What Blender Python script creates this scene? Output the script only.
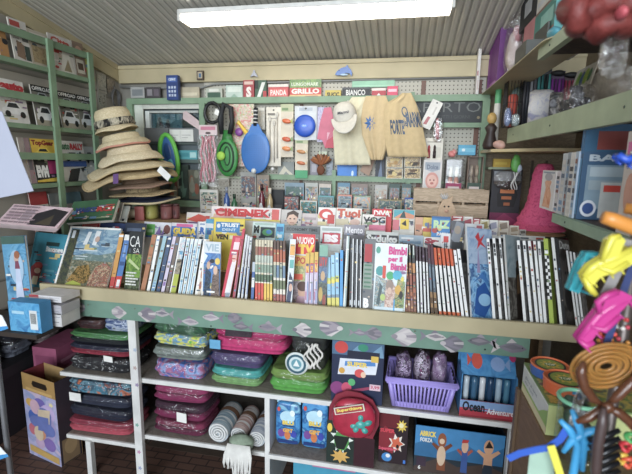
import bpy, math, random
from mathutils import Vector, Matrix, noise
for o in list(bpy.data.objects): bpy.data.objects.remove(o)
SC = bpy.context.scene
COL = SC.collection
Vv = Vector
# ---------------------------------------------------------------- camera
F, CX, CY = 434.0, 316.0, 237.0            # focal length in pixels of a 632x474 frame
CAM = Vv((0, 0, 1.6))
_d = Vv((88, -75, 434)).normalized()       # room depth axis seen from the camera
_x = Vv((2216, 112, -434)); _x = (_x - _x.dot(_d)*_d).normalized()
_u = _x.cross(_d)
if _u.y > 0: _u = -_u
cd = bpy.data.cameras.new('camera'); cam = bpy.data.objects.new('camera', cd); COL.objects.link(cam)
right = Vv((_x.x, _d.x, _u.x)); down = Vv((_x.y, _d.y, _u.y)); fwd = Vv((_x.z, _d.z, _u.z))
cam.matrix_world = Matrix.Translation(CAM) @ Matrix((right, -down, -fwd)).transposed().to_4x4()
cd.sensor_width = 36; cd.lens = F/632*36; cd.clip_start = .02; cd.clip_end = 100
cd.dof.use_dof = True; cd.dof.focus_distance = 1.95; cd.dof.aperture_fstop = 5.0
SC.camera = cam
# ---------------------------------------------------------------- light and exposure
SC.view_settings.view_transform = 'Standard'; SC.view_settings.look = 'None'
SC.view_settings.gamma = 1; SC.view_settings.use_curve_mapping = False
SC.view_settings.exposure = 0.38
W = bpy.data.worlds.new('sky'); SC.world = W; W.use_nodes = True
W.node_tree.nodes['Background'].inputs[0].default_value = (.80, .90, 1.0, 1)
W.node_tree.nodes['Background'].inputs[1].default_value = 0.8
def area(name, loc, rot, sx, sy, power, col):
    l = bpy.data.lights.new(name, 'AREA'); l.shape = 'RECTANGLE'; l.size = sx; l.size_y = sy
    l.energy = power; l.color = col
    o = bpy.data.objects.new(name, l); COL.objects.link(o); o.location = loc; o.rotation_euler = rot
    return o
area('daylight_from_shop_front', (-.5, -4.2, 2.35), (math.radians(82), 0, 0), 4.2, 2.6, 300, (.86, .93, 1.0))
# ---------------------------------------------------------------- pixel rays
def ray(px, py):
    c = Vv(((px-CX)/F, (py-CY)/F, 1.0)); return right*c.x + down*c.y + fwd*c.z
def PY(px, py, Y): r = ray(px, py); return CAM + r*(Y/r.y)
def PX(px, py, x): r = ray(px, py); return CAM + r*(x/r.x)
def PZ(px, py, z): r = ray(px, py); return CAM + r*((z-1.6)/r.z)
def PP(px, py, p0, n):                      # ray meets the plane through p0 with normal n
    r = ray(px, py); return CAM + r*((p0-CAM).dot(n)/r.dot(n))
def ppm(p): return F/max(.05, (p-CAM).dot(fwd))   # pixels per metre at a point
# ---------------------------------------------------------------- materials
def lin(h):
    h = h.lstrip('#'); out = []
    for i in (0, 2, 4):
        c = int(h[i:i+2], 16)/255
        out.append(c/12.92 if c <= .04045 else ((c+.055)/1.055)**2.4)
    g = .3*out[0]+.59*out[1]+.11*out[2]; return (*[g+(v-g)*.87 for v in out], 1)
_m = {}
def M(h, rough=.5, metal=0, var=.10, scale=18, bump=0, emit=0):
    k = (h, rough, metal, var, scale, bump, emit)
    if k in _m: return _m[k]
    m = bpy.data.materials.new('paint_'+h.strip('#')); m.use_nodes = True
    nt = m.node_tree; b = nt.nodes['Principled BSDF']
    b.inputs['Roughness'].default_value = rough; b.inputs['Metallic'].default_value = metal
    c = lin(h)
    tc = nt.nodes.new('ShaderNodeTexCoord'); n = nt.nodes.new('ShaderNodeTexNoise')
    n.inputs['Scale'].default_value = scale; n.inputs['Detail'].default_value = 3
    nt.links.new(tc.outputs['Object'], n.inputs['Vector'])
    r = nt.nodes.new('ShaderNodeValToRGB')
    r.color_ramp.elements[0].position = .3; r.color_ramp.elements[1].position = .7
    r.color_ramp.elements[0].color = tuple(v*(1-var) for v in c[:3])+(1,)
    r.color_ramp.elements[1].color = tuple(min(1, v*(1+var)) for v in c[:3])+(1,)
    nt.links.new(n.outputs['Fac'], r.inputs['Fac']); nt.links.new(r.outputs['Color'], b.inputs['Base Color'])
    if bump:
        bp = nt.nodes.new('ShaderNodeBump'); bp.inputs['Strength'].default_value = bump; bp.inputs['Distance'].default_value = .004
        nt.links.new(n.outputs['Fac'], bp.inputs['Height']); nt.links.new(bp.outputs['Normal'], b.inputs['Normal'])
    if emit:
        nt.links.new(r.outputs['Color'], b.inputs['Emission Color']); b.inputs['Emission Strength'].default_value = emit
    _m[k] = m; return m
def PRINT(cols, scale=30, seed=0, rough=.35, dist=1.2, stretch=(1, 1, 1)):    # mottled photographic print of a few inks
    k = ('print', tuple(cols), scale, seed, rough, stretch)
    if k in _m: return _m[k]
    m = bpy.data.materials.new('printed_photo'); m.use_nodes = True
    nt = m.node_tree; b = nt.nodes['Principled BSDF']; b.inputs['Roughness'].default_value = rough
    tc = nt.nodes.new('ShaderNodeTexCoord'); mp = nt.nodes.new('ShaderNodeMapping')
    mp.inputs['Location'].default_value = (seed*1.37, seed*.71, seed*2.3); mp.inputs['Scale'].default_value = stretch
    n = nt.nodes.new('ShaderNodeTexNoise'); n.inputs['Scale'].default_value = scale
    n.inputs['Detail'].default_value = 4; n.inputs['Distortion'].default_value = dist
    nt.links.new(tc.outputs['Object'], mp.inputs['Vector']); nt.links.new(mp.outputs['Vector'], n.inputs['Vector'])
    r = nt.nodes.new('ShaderNodeValToRGB'); e = r.color_ramp.elements
    N = len(cols); r.color_ramp.interpolation = 'LINEAR'
    while len(e) < N: e.new(.5)
    for i, c in enumerate(cols):
        e[i].position = .30+.40*i/max(1, N-1); e[i].color = lin(c)
    nt.links.new(n.outputs['Fac'], r.inputs['Fac']); nt.links.new(r.outputs['Color'], b.inputs['Base Color'])
    _m[k] = m; return m
def FILM(tint='ffffff', clear=.82, rough=.12, key=0, bump=.6, scale=30):      # thin crinkled plastic
    k = ('film', tint, clear, rough, bump, scale)
    if k in _m: return _m[k]
    m = bpy.data.materials.new('clear_plastic'); m.use_nodes = True
    nt = m.node_tree; nt.nodes.remove(nt.nodes['Principled BSDF'])
    out = nt.nodes['Material Output']; t = nt.nodes.new('ShaderNodeBsdfTransparent'); t.inputs[0].default_value = lin(tint)
    p = nt.nodes.new('ShaderNodeBsdfGlossy'); p.inputs['Color'].default_value = (.9, .9, .9, 1); p.inputs['Roughness'].default_value = rough
    mx = nt.nodes.new('ShaderNodeMixShader'); mx.inputs[0].default_value = 1-clear
    n = nt.nodes.new('ShaderNodeTexNoise'); n.inputs['Scale'].default_value = scale; n.inputs['Detail'].default_value = 3; n.inputs['Distortion'].default_value = 2
    tc = nt.nodes.new('ShaderNodeTexCoord'); nt.links.new(tc.outputs['Object'], n.inputs['Vector'])
    bp = nt.nodes.new('ShaderNodeBump'); bp.inputs['Strength'].default_value = bump; bp.inputs['Distance'].default_value = .02
    nt.links.new(n.outputs['Fac'], bp.inputs['Height']); nt.links.new(bp.outputs['Normal'], p.inputs['Normal'])
    nt.links.new(t.outputs[0], mx.inputs[1]); nt.links.new(p.outputs[0], mx.inputs[2]); nt.links.new(mx.outputs[0], out.inputs['Surface'])
    _m[k] = m; return m
# ---------------------------------------------------------------- lettering
_g = {}
def glyphs(s, bold=.02):
    k = (s, bold)
    if k in _g: return _g[k]
    cu = bpy.data.curves.new('t', 'FONT'); cu.body = s; cu.resolution_u = 2; cu.offset = bold
    o = bpy.data.objects.new('t', cu); COL.objects.link(o)
    dg = bpy.context.evaluated_depsgraph_get(); ev = o.evaluated_get(dg); me = ev.to_mesh()
    vs = [(v.co.x, v.co.y) for v in me.vertices]; fs = [tuple(p.vertices) for p in me.polygons]
    ev.to_mesh_clear(); bpy.data.objects.remove(o); bpy.data.curves.remove(cu)
    x0 = min(v[0] for v in vs); x1 = max(v[0] for v in vs); y0 = min(v[1] for v in vs); y1 = max(v[1] for v in vs)
    vs = [((a-x0)/max(1e-6, x1-x0), (b-y0)/max(1e-6, y1-y0)) for a, b in vs]
    _g[k] = (vs, fs, (x1-x0)/max(1e-6, y1-y0)); return _g[k]
# ---------------------------------------------------------------- mesh builder
class MB:
    def __init__(s): s.v = []; s.f = []; s.mi = []; s.mats = []; s.sm = []
    def m(s, mat):
        if isinstance(mat, str): mat = M(mat)
        if mat not in s.mats: s.mats.append(mat)
        return s.mats.index(mat)
    def add(s, vs, fs, mat, smooth=False):
        b = len(s.v); i = s.m(mat); s.v += [Vv(p) for p in vs]
        for f in fs: s.f.append(tuple(b+k for k in f)); s.mi.append(i); s.sm.append(smooth)
    def obox(s, O, a, b, c, mat):           # box spanned by three edge vectors
        O, a, b, c = Vv(O), Vv(a), Vv(b), Vv(c)
        vs = [O, O+a, O+a+b, O+b, O+c, O+a+c, O+a+b+c, O+b+c]
        fs = [(0, 3, 2, 1), (4, 5, 6, 7), (0, 1, 5, 4), (1, 2, 6, 5), (2, 3, 7, 6), (3, 0, 4, 7)]
        if a.cross(b).dot(c) < 0: fs = [tuple(reversed(f)) for f in fs]
        s.add(vs, fs, mat)
    def box(s, p, q, mat):
        s.obox(p, (q[0]-p[0], 0, 0), (0, q[1]-p[1], 0), (0, 0, q[2]-p[2]), mat)
    def rbox(s, c, sx, sy, sz, mat, r=.01, n=3):     # rounded box round a centre
        c = Vv(c); vs = []; rows = []
        hx, hy, hz = sx/2, sy/2, sz/2; r = min(r, hx*.99, hy*.99, hz*.99)
        segs = 4*(n+1)
        def ring(z, ins):
            o = []
            for q in range(4):
                cxx = (hx-r)*(1 if q in (0, 3) else -1); cyy = (hy-r)*(1 if q in (0, 1) else -1)
                for k in range(n+1):
                    t = math.pi/2*(q+k/n); rr = r-ins
                    o.append(Vv((cxx+rr*math.cos(t), cyy+rr*math.sin(t), z))+c)
            return o
        prof = [(-hz+r-r*math.cos(math.pi/2*k/n), r-r*math.sin(math.pi/2*k/n)) for k in range(n+1)]
        prof = prof+[(-z, i) for z, i in reversed(prof)]
        for z, i in prof: rows.append(ring(z, i))
        for rw in rows: vs += rw
        fs = []
        for a in range(len(rows)-1):
            for k in range(segs):
                k2 = (k+1) % segs; fs.append((a*segs+k, a*segs+k2, (a+1)*segs+k2, (a+1)*segs+k))
        fs.append(tuple(reversed(range(segs)))); L = (len(rows)-1)*segs; fs.append(tuple(L+k for k in range(segs)))
        s.add(vs, fs, mat, True)
    def tube(s, pts, r, mat, n=8, caps=True, closed=False):
        pts = [Vv(p) for p in pts]; R = r if isinstance(r, (list, tuple)) else [r]*len(pts)
        vs = []; fs = []; N = len(pts); up = Vv((0, 0, 1)); prev = None
        for i, p in enumerate(pts):
            if closed: t = pts[(i+1) % N]-pts[i-1]
            else: t = pts[min(i+1, N-1)]-pts[max(i-1, 0)]
            t = t.normalized() if t.length > 1e-9 else Vv((0, 0, 1))
            if prev is None:
                a = t.cross(up)
                if a.length < .05: a = t.cross(Vv((1, 0, 0)))
            else:
                a = prev-t*prev.dot(t)
                if a.length < 1e-6: a = t.cross(up)
            a.normalize(); prev = a; b = t.cross(a)
            for k in range(n):
                an = 2*math.pi*k/n; vs.append(p+(a*math.cos(an)+b*math.sin(an))*R[i])
        for i in range(N if closed else N-1):
            j = (i+1) % N
            for k in range(n): fs.append((i*n+k, i*n+(k+1) % n, j*n+(k+1) % n, j*n+k))
        if caps and not closed:
            fs.append(tuple(reversed(range(n)))); fs.append(tuple((N-1)*n+k for k in range(n)))
        s.add(vs, fs, mat, True)
    def lathe(s, c, prof, mat, n=32, A=None, wave=None, smooth=True, cap=False):   # profile of (radius, height) about an axis
        c = Vv(c); vs = []; fs = []
        for j, (r, z) in enumerate(prof):
            for k in range(n):
                t = 2*math.pi*k/n; p = Vv((r*math.cos(t), r*math.sin(t), z))
                if wave: p = wave(p, t, r, z)
                if A is not None: p = A @ p
                vs.append(c+p)
        for j in range(len(prof)-1):
            for k in range(n): fs.append((j*n+k, j*n+(k+1) % n, (j+1)*n+(k+1) % n, (j+1)*n+k))
        if cap:
            fs.append(tuple(reversed(range(n)))); L = (len(prof)-1)*n; fs.append(tuple(L+k for k in range(n)))
        s.add(vs, fs, mat, smooth)
    def ball(s, c, rx, ry, rz, mat, A=None, n=16, e=1.0, nz=0, nf=8, seed=0):     # (super)ellipsoid with optional crumple
        c = Vv(c); vs = []; fs = []; m = n//2
        def pw(x): return math.copysign(abs(x)**e, x)
        for j in range(m+1):
            ph = math.pi*(j/m-.5)
            for k in range(n):
                t = 2*math.pi*k/n
                p = Vv((rx*pw(math.cos(ph))*pw(math.cos(t)), ry*pw(math.cos(ph))*pw(math.sin(t)), rz*pw(math.sin(ph))))
                if nz: p *= 1+nz*noise.noise(p*nf+Vv((seed*3.1, seed*1.7, seed)))
                if A is not None: p = A @ p
                vs.append(c+p)
        for j in range(m):
            for k in range(n): fs.append((j*n+k, j*n+(k+1) % n, (j+1)*n+(k+1) % n, (j+1)*n+k))
        s.add(vs, fs, mat, True)
    def prism(s, poly, d, mat, smooth=False):   # polygon of 3-D points pushed along d
        n = len(poly); poly = [Vv(p) for p in poly]; d = Vv(d)
        s.add(poly+[p+d for p in poly], [tuple(range(n)), tuple(reversed(range(n, 2*n)))]+[(i, i+n, (i+1) % n+n, (i+1) % n) for i in range(n)], mat, smooth)
    def grid(s, fn, nu, nv, mat, th=None):       # sheet from a function of (u, v)
        vs = [fn(i/nu, j/nv) for j in range(nv+1) for i in range(nu+1)]
        fs = [(j*(nu+1)+i, j*(nu+1)+i+1, (j+1)*(nu+1)+i+1, (j+1)*(nu+1)+i) for j in range(nv) for i in range(nu)]
        s.add(vs, fs, mat, True)
    def deco(s, O, U, V, shapes, off=.0004, step=.00012):    # printed shapes on a face, in unit coordinates
        O, U, V = Vv(O), Vv(U), Vv(V); N = U.cross(V).normalized()
        for i, sh in enumerate(shapes):
            z = N*(off+step*i)
            def q(u, v): return O+U*u+V*v+z
            k = sh[0]
            if k == 'r':
                _, a, b, c, d, m = sh; s.add([q(a, b), q(c, b), q(c, d), q(a, d)], [(0, 1, 2, 3)], m)
            elif k == 'e':
                _, a, b, ru, rv, m = sh; n = 18
                s.add([q(a+ru*math.cos(2*math.pi*j/n), b+rv*math.sin(2*math.pi*j/n)) for j in range(n)], [tuple(range(n))], m)
            elif k == 'p':
                _, pts, m = sh; s.add([q(a, b) for a, b in pts], [tuple(range(len(pts)))], m)
            elif k == 's':
                _, a, b, ru, rv, nn, m = sh
                s.add([q(a, b)]+[q(a+ru*(1 if j % 2 == 0 else .55)*math.cos(math.pi*j/nn), b+rv*(1 if j % 2 == 0 else .55)*math.sin(math.pi*j/nn)) for j in range(2*nn)],
                      [(0, 1+j, 1+(j+1) % (2*nn)) for j in range(2*nn)], m)
            elif k == 't':                          # ('t', text, u0, v0, u1, v1, material[, bold])
                _, tx, a, b, c, d, m = sh[:7]; vs, fs, asp = glyphs(tx, sh[7] if len(sh) > 7 else .02)
                s.add([q(a+(c-a)*x, b+(d-b)*y) for x, y in vs], fs, m)
    def build(s, name, parent=None, loc=(0, 0, 0), bevel=0, sub=0, solid=0):
        loc = Vv(loc); me = bpy.data.meshes.new(name); me.from_pydata([tuple(p-loc) for p in s.v], [], s.f)
        for mt in s.mats: me.materials.append(mt)
        me.polygons.foreach_set('material_index', s.mi); me.polygons.foreach_set('use_smooth', s.sm); me.update()
        o = bpy.data.objects.new(name, me); COL.objects.link(o)
        if parent is not None: o.parent = parent
        else: o.location = loc
        if solid: d = o.modifiers.new('solid', 'SOLIDIFY'); d.thickness = solid; d.offset = 0
        if bevel: d = o.modifiers.new('bevel', 'BEVEL'); d.width = bevel; d.segments = 2; d.limit_method = 'ANGLE'
        if sub: d = o.modifiers.new('sub', 'SUBSURF'); d.levels = sub; d.render_levels = sub
        return o
def tag(o, label=None, cat=None, group=None, kind=None):
    if label: o['label'] = label
    if cat: o['category'] = cat
    if group: o['group'] = group
    if kind: o['kind'] = kind
    return o
def thing(name, label, cat, loc, group=None, rz=0):
    o = bpy.data.objects.new(name, None); o.empty_display_size = .02; COL.objects.link(o)
    o.location = loc; o.rotation_euler = (0, 0, rz); return tag(o, label, cat, group)
def struct(mb, name, bevel=0): return tag(mb.build(name, bevel=bevel), kind='structure')
def copy_tree(o, parent=None):
    c = o.copy(); COL.objects.link(c)
    if parent is not None: c.parent = parent
    for ch in list(o.children): copy_tree(ch, c)
    return c
ORD = ['first', 'second', 'third', 'fourth', 'fifth', 'sixth', 'seventh', 'eighth', 'ninth', 'tenth', 'eleventh', 'twelfth']
# frame of a flat thing from three image corners: bottom-left stands on plane Y, then a yaw about the vertical and a backward tilt
def frame(BL, BR, TL, Y, yaw=0, tilt=0, X=None):
    y = math.radians(yaw); t = math.radians(tilt)
    O = PY(*BL, Y) if X is None else PX(*BL, X)
    h = Vv((math.cos(y), math.sin(y), 0)); back = Vv((-math.sin(y), math.cos(y), 0))
    v = Vv((0, 0, 1))*math.cos(t)+back*math.sin(t); n = h.cross(v)
    U = PP(*BR, O, n)-O; T = PP(*TL, O, n)-O
    w = U.length; U.normalize(); T = T-U*T.dot(U); hh = T.length; T.normalize()
    return O, U, T, w, hh, U.cross(T)        # the last one faces the viewer
# printed designs
def words(rng, u0, v0, u1, v1, n, mat):
    out = []; dv = (v1-v0)/n
    for i in range(n):
        u = u0; e = u1-(u1-u0)*rng.uniform(0, .35)
        while u < e:
            w = min(e-u, (u1-u0)*rng.uniform(.12, .3)); out.append(('r', u, v0+dv*i+dv*.22, u+w*.9, v0+dv*i+dv*.72, mat)); u += w
    return out
def blobs(rng, u0, v0, u1, v1, n, pal):
    out = []
    for i in range(n):
        w = (u1-u0)*rng.uniform(.10, .26); h = (v1-v0)*rng.uniform(.08, .22)
        cu = rng.uniform(u0+w, u1-w); cv = rng.uniform(v0+h, v1-h); m = rng.choice(pal)
        if rng.random() < .55: out.append(('e', cu, cv, w, h, m))
        else: out.append(('p', [(cu-w, cv-h), (cu+w*rng.uniform(.3, 1), cv-h*rng.uniform(.5, 1)), (cu+w, cv+h), (cu-w*rng.uniform(.2, 1), cv+h*rng.uniform(.3, 1))], m))
    return out
def figure(cu, cv, w, h, body, head, arm=None):        # a plain little person-like blob: head, body, arms
    arm = arm or body
    return [('p', [(cu-w*.9, cv+h*.25), (cu-w*.75, cv+h*.35), (cu, cv+h*.1), (cu+w*.75, cv+h*.4), (cu+w*.95, cv+h*.3), (cu+w*.2, cv-h*.1), (cu-w*.2, cv-h*.1)], arm),
            ('p', [(cu-w*.35, cv-h), (cu+w*.4, cv-h), (cu+w*.35, cv+h*.2), (cu-w*.3, cv+h*.2)], body), ('e', cu, cv+h*.5, w*.38, h*.36, head)]
INK = ['e9e6df', '2a2c33', 'b8443e', '5f86a8', 'd8c07a', '7a8f6a', '8a6f8f', 'c9b6a4', '4a5560']
BR_ = random.Random(77)
def busy(rng, w, h, k=1.0):          # small print: captions, insets and price boxes scattered over a cover
    out = []; n = int(min(26, max(3, k*w*h*900)))
    for i in range(n):
        u, v = rng.uniform(.04, .9), rng.uniform(.03, .7); q = rng.random(); c = rng.choice(INK)
        if q < .55: out.append(('r', u, v, min(.97, u+rng.uniform(.08, .32)), v+.004/h+rng.uniform(.0, .006)/h, c))
        elif q < .8: out.append(('r', u, v, min(.97, u+rng.uniform(.06, .16)), min(.98, v+rng.uniform(.03, .10)), c))
        else: out.append(('e', u, v, .012/w*rng.uniform(.4, 1.3), .012/h*rng.uniform(.4, 1.3), c))
    return out
# flat printed goods ------------------------------------------------------------------------------------
WHITE, PAPER, BLACK = 'eceae4', 'e2ddd0', '17171a'
def mag(label, BL, BR, TL, Y, deco, base='d8d8d4', yaw=0, tilt=12, th=.006, cat='magazine', name='magazine', group=None, down=0, pages=PAPER, X=None):
    """magazine or book facing out: printed cover in front, page block and back cover behind"""
    O, U, V, w, h, N = frame(BL, BR, TL, Y, yaw, tilt, X)
    if down: down = (O.z-(CZ-(O.y-YL-.018)*.2309)-.008)/V.z if O.y < 1.9 else down
    if down: U = Vv((U.x, U.y, 0)).normalized(); V = (V-U*V.dot(U)).normalized(); N = U.cross(V)
    O = O-V*down; h2 = h+down
    root = thing(name, label, cat, O, group); L = lambda p: p-O
    a = MB(); a.obox(L(O), U*w, V*h2, -N*.0008, base); a.obox(L(O)-N*th, U*w, V*h2, N*.0008, base); a.obox(L(O)-N*th, U*.0008, V*h2, N*th, base)
    a.deco(L(O)+V*down, U*w, V*h, list(deco[:1])+busy(BR_, w, h)+list(deco[1:])); a.build('cover', root)
    b = MB(); b.obox(L(O)-N*(th-.001)+U*.001, U*(w-.002), V*(h2-.002), N*(th-.002), pages); b.build('pages', root)
    return root
def carton(label, BL, BR, TL, Y, depth, deco, base, yaw=0, tilt=0, cat='box', name='carton', group=None, side=None, top=None, sdeco=None, tdeco=None, X=None, part=True):
    """printed box with a front, two sides and a top"""
    O, U, V, w, h, N = frame(BL, BR, TL, Y, yaw, tilt, X)
    a = MB(); o = Vv((0, 0, 0))
    a.obox(o, U*w, V*h, -N*depth, base)
    a.deco(o, U*w, V*h, list(deco))
    if side: a.deco(o-N*depth, N*depth, V*h, [('r', 0, 0, 1, 1, side)]+(sdeco or [])); a.deco(o+U*w, -N*depth, V*h, [('r', 0, 0, 1, 1, side)]+(sdeco or []))
    if top: a.deco(o+V*h, U*w, -N*depth, [('r', 0, 0, 1, 1, top)]+(tdeco or []))
    ob = a.build(name); ob.location = O
    return tag(ob, label, cat, group)
# ================================================================ the kiosk itself
YL, YB, XL, XR = 1.67, 2.69, -1.875, .92       # counter front, back wall, left wall, right wall
def ceil_z(y): return 2.19+(YB-y)*.2
def brick_floor():
    m = bpy.data.materials.new('brick_floor'); m.use_nodes = True; nt = m.node_tree; b = nt.nodes['Principled BSDF']
    tc = nt.nodes.new('ShaderNodeTexCoord'); br = nt.nodes.new('ShaderNodeTexBrick')
    br.inputs['Scale'].default_value = 5; br.inputs['Color1'].default_value = lin('5a4238'); br.inputs['Color2'].default_value = lin('6a4d40')
    br.inputs['Mortar'].default_value = lin('3a2e2a'); br.inputs['Mortar Size'].default_value = .02
    nt.links.new(tc.outputs['Object'], br.inputs['Vector']); nt.links.new(br.outputs['Color'], b.inputs['Base Color'])
    b.inputs['Roughness'].default_value = .55; return m
def pegboard():
    m = bpy.data.materials.new('pegboard'); m.use_nodes = True; nt = m.node_tree; b = nt.nodes['Principled BSDF']
    tc = nt.nodes.new('ShaderNodeTexCoord'); sp = nt.nodes.new('ShaderNodeSeparateXYZ'); nt.links.new(tc.outputs['Object'], sp.inputs[0])
    def mth(op, a, bb=None):
        n = nt.nodes.new('ShaderNodeMath'); n.operation = op
        for i, v in enumerate((a, bb)):
            if v is None: continue
            if isinstance(v, (int, float)): n.inputs[i].default_value = v
            else: nt.links.new(v, n.inputs[i])
        return n.outputs[0]
    fx = mth('SUBTRACT', mth('FRACT', mth('MULTIPLY', sp.outputs[0], 45)), .5); fz = mth('SUBTRACT', mth('FRACT', mth('MULTIPLY', sp.outputs[2], 45)), .5)
    d = mth('SQRT', mth('ADD', mth('MULTIPLY', fx, fx), mth('MULTIPLY', fz, fz))); k = mth('LESS_THAN', d, .17)
    mx = nt.nodes.new('ShaderNodeMix'); mx.data_type = 'RGBA'; mx.inputs[6].default_value = lin('bab5a6'); mx.inputs[7].default_value = lin('4c463c')
    nt.links.new(k, mx.inputs[0]); nt.links.new(mx.outputs[2], b.inputs['Base Color']); b.inputs['Roughness'].default_value = .6; return m
def planks(c1, c2, scale, axis):              # long boards with thin dark joints
    m = bpy.data.materials.new('boards'); m.use_nodes = True; nt = m.node_tree; b = nt.nodes['Principled BSDF']
    tc = nt.nodes.new('ShaderNodeTexCoord'); w = nt.nodes.new('ShaderNodeTexWave'); w.bands_direction = axis; w.wave_profile = 'SAW'
    w.inputs['Scale'].default_value = scale; w.inputs['Distortion'].default_value = 0
    r = nt.nodes.new('ShaderNodeValToRGB'); e = r.color_ramp.elements
    e[0].position = 0; e[0].color = lin(c2); e[1].position = .12; e[1].color = lin(c1)
    nt.links.new(tc.outputs['Object'], w.inputs['Vector']); nt.links.new(w.outputs['Fac'], r.inputs['Fac'])
    nt.links.new(r.outputs['Color'], b.inputs['Base Color']); b.inputs['Roughness'].default_value = .45
    bp = nt.nodes.new('ShaderNodeBump'); bp.inputs['Strength'].default_value = .5; bp.inputs['Distance'].default_value = .01
    nt.links.new(r.outputs['Color'], bp.inputs['Height']); nt.links.new(bp.outputs['Normal'], b.inputs['Normal']); return m
def wood(c1, c2, sc=(2, 2, 14), rough=.6):
    return PRINT((c1, c2, c1, c2), 3, 5, rough, 3, sc)
GREEN = M('7d9a7a', .5, 0, .14, 9); GREEN2 = M('a6b492', .5, 0, .14, 9)
CREAM = M('b9ab84', .55, 0, .10, 6); CREAMW = M('dcd6c4', .5, 0, .08, 8); PEG = pegboard()
DARKWOOD = wood('4a3527', '2f2119'); TAN = wood('a98a62', '8d7050'); PANEL = wood('8b7a60', '76664f', (3, 3, 8))
a = MB(); a.box((-2.9, -1.5, -.05), (XR+.1, YB+.1, 0), brick_floor()); struct(a, 'floor')
a = MB(); a.box((-2.9, YB, 0), (XR+.1, YB+.1, 2.3), M('8d897f', .7)); struct(a, 'wall_back')
a = MB(); a.box((XR, -1.5, 0), (XR+.1, YB, 3.1), PANEL); struct(a, 'wall_right')
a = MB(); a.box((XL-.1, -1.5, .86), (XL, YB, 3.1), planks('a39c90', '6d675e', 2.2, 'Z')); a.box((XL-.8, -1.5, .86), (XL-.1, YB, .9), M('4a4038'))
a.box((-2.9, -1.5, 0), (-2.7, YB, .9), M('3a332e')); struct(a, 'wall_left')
a = MB(); a.prism([(XL-.1, -1.5, ceil_z(-1.5)), (XR+.1, -1.5, ceil_z(-1.5)), (XR+.1, YB+.1, ceil_z(YB+.1)), (XL-.1, YB+.1, ceil_z(YB+.1))], (0, 0, .05), M('a8a69c'))
CEILM = planks('8f8d84', '5f5d57', 2.9, 'X')
for i in range(80):                          # ribbed ceiling sheets running from back to front
    x = XL+i*.035; dz = .009 if i % 6 == 0 else .004
    a.prism([(x+.004, -1.5, ceil_z(-1.5)), (x+.031, -1.5, ceil_z(-1.5)), (x+.025, -1.5, ceil_z(-1.5)-dz), (x+.010, -1.5, ceil_z(-1.5)-dz)], (0, YB+1.5, ceil_z(YB)-ceil_z(-1.5)), M('c6c3b8', .32, 0, .05, 3))
struct(a, 'ceiling')
a = MB(); a.box((XL+.026, YB-.04, 2.075), (XR, YB, 2.178), CREAM); a.box((XL+.026, YB-.048, 2.16), (XR, YB-.04, 2.184), CREAM); struct(a, 'trim_1', .003)
a = MB()
def lz(y): return ceil_z(y)-.012
a.prism([(XL, -1.5, lz(-1.5)), (XL, YB, lz(YB)), (XL, YB, lz(YB)-.095), (XL, -1.5, lz(-1.5)-.095)], (.025, 0, 0), CREAM)
a.prism([(XL+.025, -1.5, lz(-1.5)), (XL+.025, YB, lz(YB)), (XL+.025, YB, lz(YB)-.03), (XL+.025, -1.5, lz(-1.5)-.03)], (.008, 0, 0), CREAM); struct(a, 'trim_2')
p0, p1 = PY(205, 84, YB).x, PY(486, 80, YB).x
a = MB(); a.box((p0, YB-.012, 1.2), (p1, YB, 2.075), PEG)
for px, w in ((420.5, .025), (475, .025), (302, .02)):
    x = PY(px, 140, YB).x; a.box((x-w/2, YB-.022, 1.35), (x+w/2, YB-.012, 2.06), M('6d4330'))
struct(a, 'trim_3')
a = MB(); a.box((p1, YB-.012, .9), (XR, YB, 2.075), PANEL)
for px in (531, 545): x = PY(px, 170, YB).x; a.box((x-.006, YB-.02, 1.1), (x+.006, YB-.012, 1.62), M('4f4435'))
a.box((p1, YB-.02, 1.66), (XR, YB-.012, 1.69), M('6f624d')); struct(a, 'trim_4')
a = MB()                                     # conduit below the beam
a.tube([PY(x, y, YB-.03) for x, y in ((120, 87), (165, 88), (200, 88), (215, 84), (300, 81.5), (480, 77))], .0055, M('8e8f8c', .4), 8); struct(a, 'trim_5')
# fluorescent fitting
x0, x1 = PY(182, 16, 2.08).x, PY(453, 4, 2.08).x
t = thing('ceiling_light', 'long lit white fluorescent fitting on the ribbed grey ceiling', 'ceiling light', ((x0+x1)/2, 2.11, 2.30))
a = MB(); hw = (x1-x0)/2; a.box((-hw, -.065, -.022), (hw, .065, .0), M('d6d5cf', .4)); a.build('housing', t, bevel=.003)
TUBE = M('fff6e6', .4, 0, 0, 5, 0, 6.5); a = MB()
a.prism([(-hw+.01, -.06, -.022), (-hw+.01, .06, -.022), (-hw+.01, .045, -.052), (-hw+.01, -.045, -.052)], (2*hw-.02, 0, 0), TUBE); a.build('diffuser', t)
for s in (-1, 1): a = MB(); a.box((s*hw-.008, -.066, -.055), (s*hw+.008, .066, -.001), M('c9c7bf', .4)); a.build('end_cap', t, bevel=.004)
# counter -----------------------------------------------------------------------------------------------
CZ = .992
CT = thing('shop_counter', 'long cream and green shop counter with painted fish on its front board', 'counter', (-.45, 1.72, 0))
def cpart(mb, name, bevel=.002, lab=None):
    o = mb.build(name, CT, CT.location, bevel); o.matrix_parent_inverse = Matrix()
    if lab: o['label'] = lab
    return o
xa, xb = PY(40, 290, YL).x, PY(578, 332, YL).x
a = MB(); a.box((xa, YL, .953), (xb, YL+.018, 1.014), CREAM)
for px in (88, 135, 226, 300, 415, 541): p = PY(px, 300+(px-40)*.08, YL); a.ball((p.x, YL-.001, p.z-.005), .003, .002, .003, '6b5f42', n=8)
cpart(a, 'front_lip')
a = MB(); cw = wood('b7a988', '9b8c6c'); a.prism([(xa, YL+.018, CZ), (xa, 1.925, CZ-.237*math.tan(math.radians(13))), (xa, 1.925, .92), (xa, YL+.018, .955)], (xb-xa, 0, 0), cw)
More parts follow.
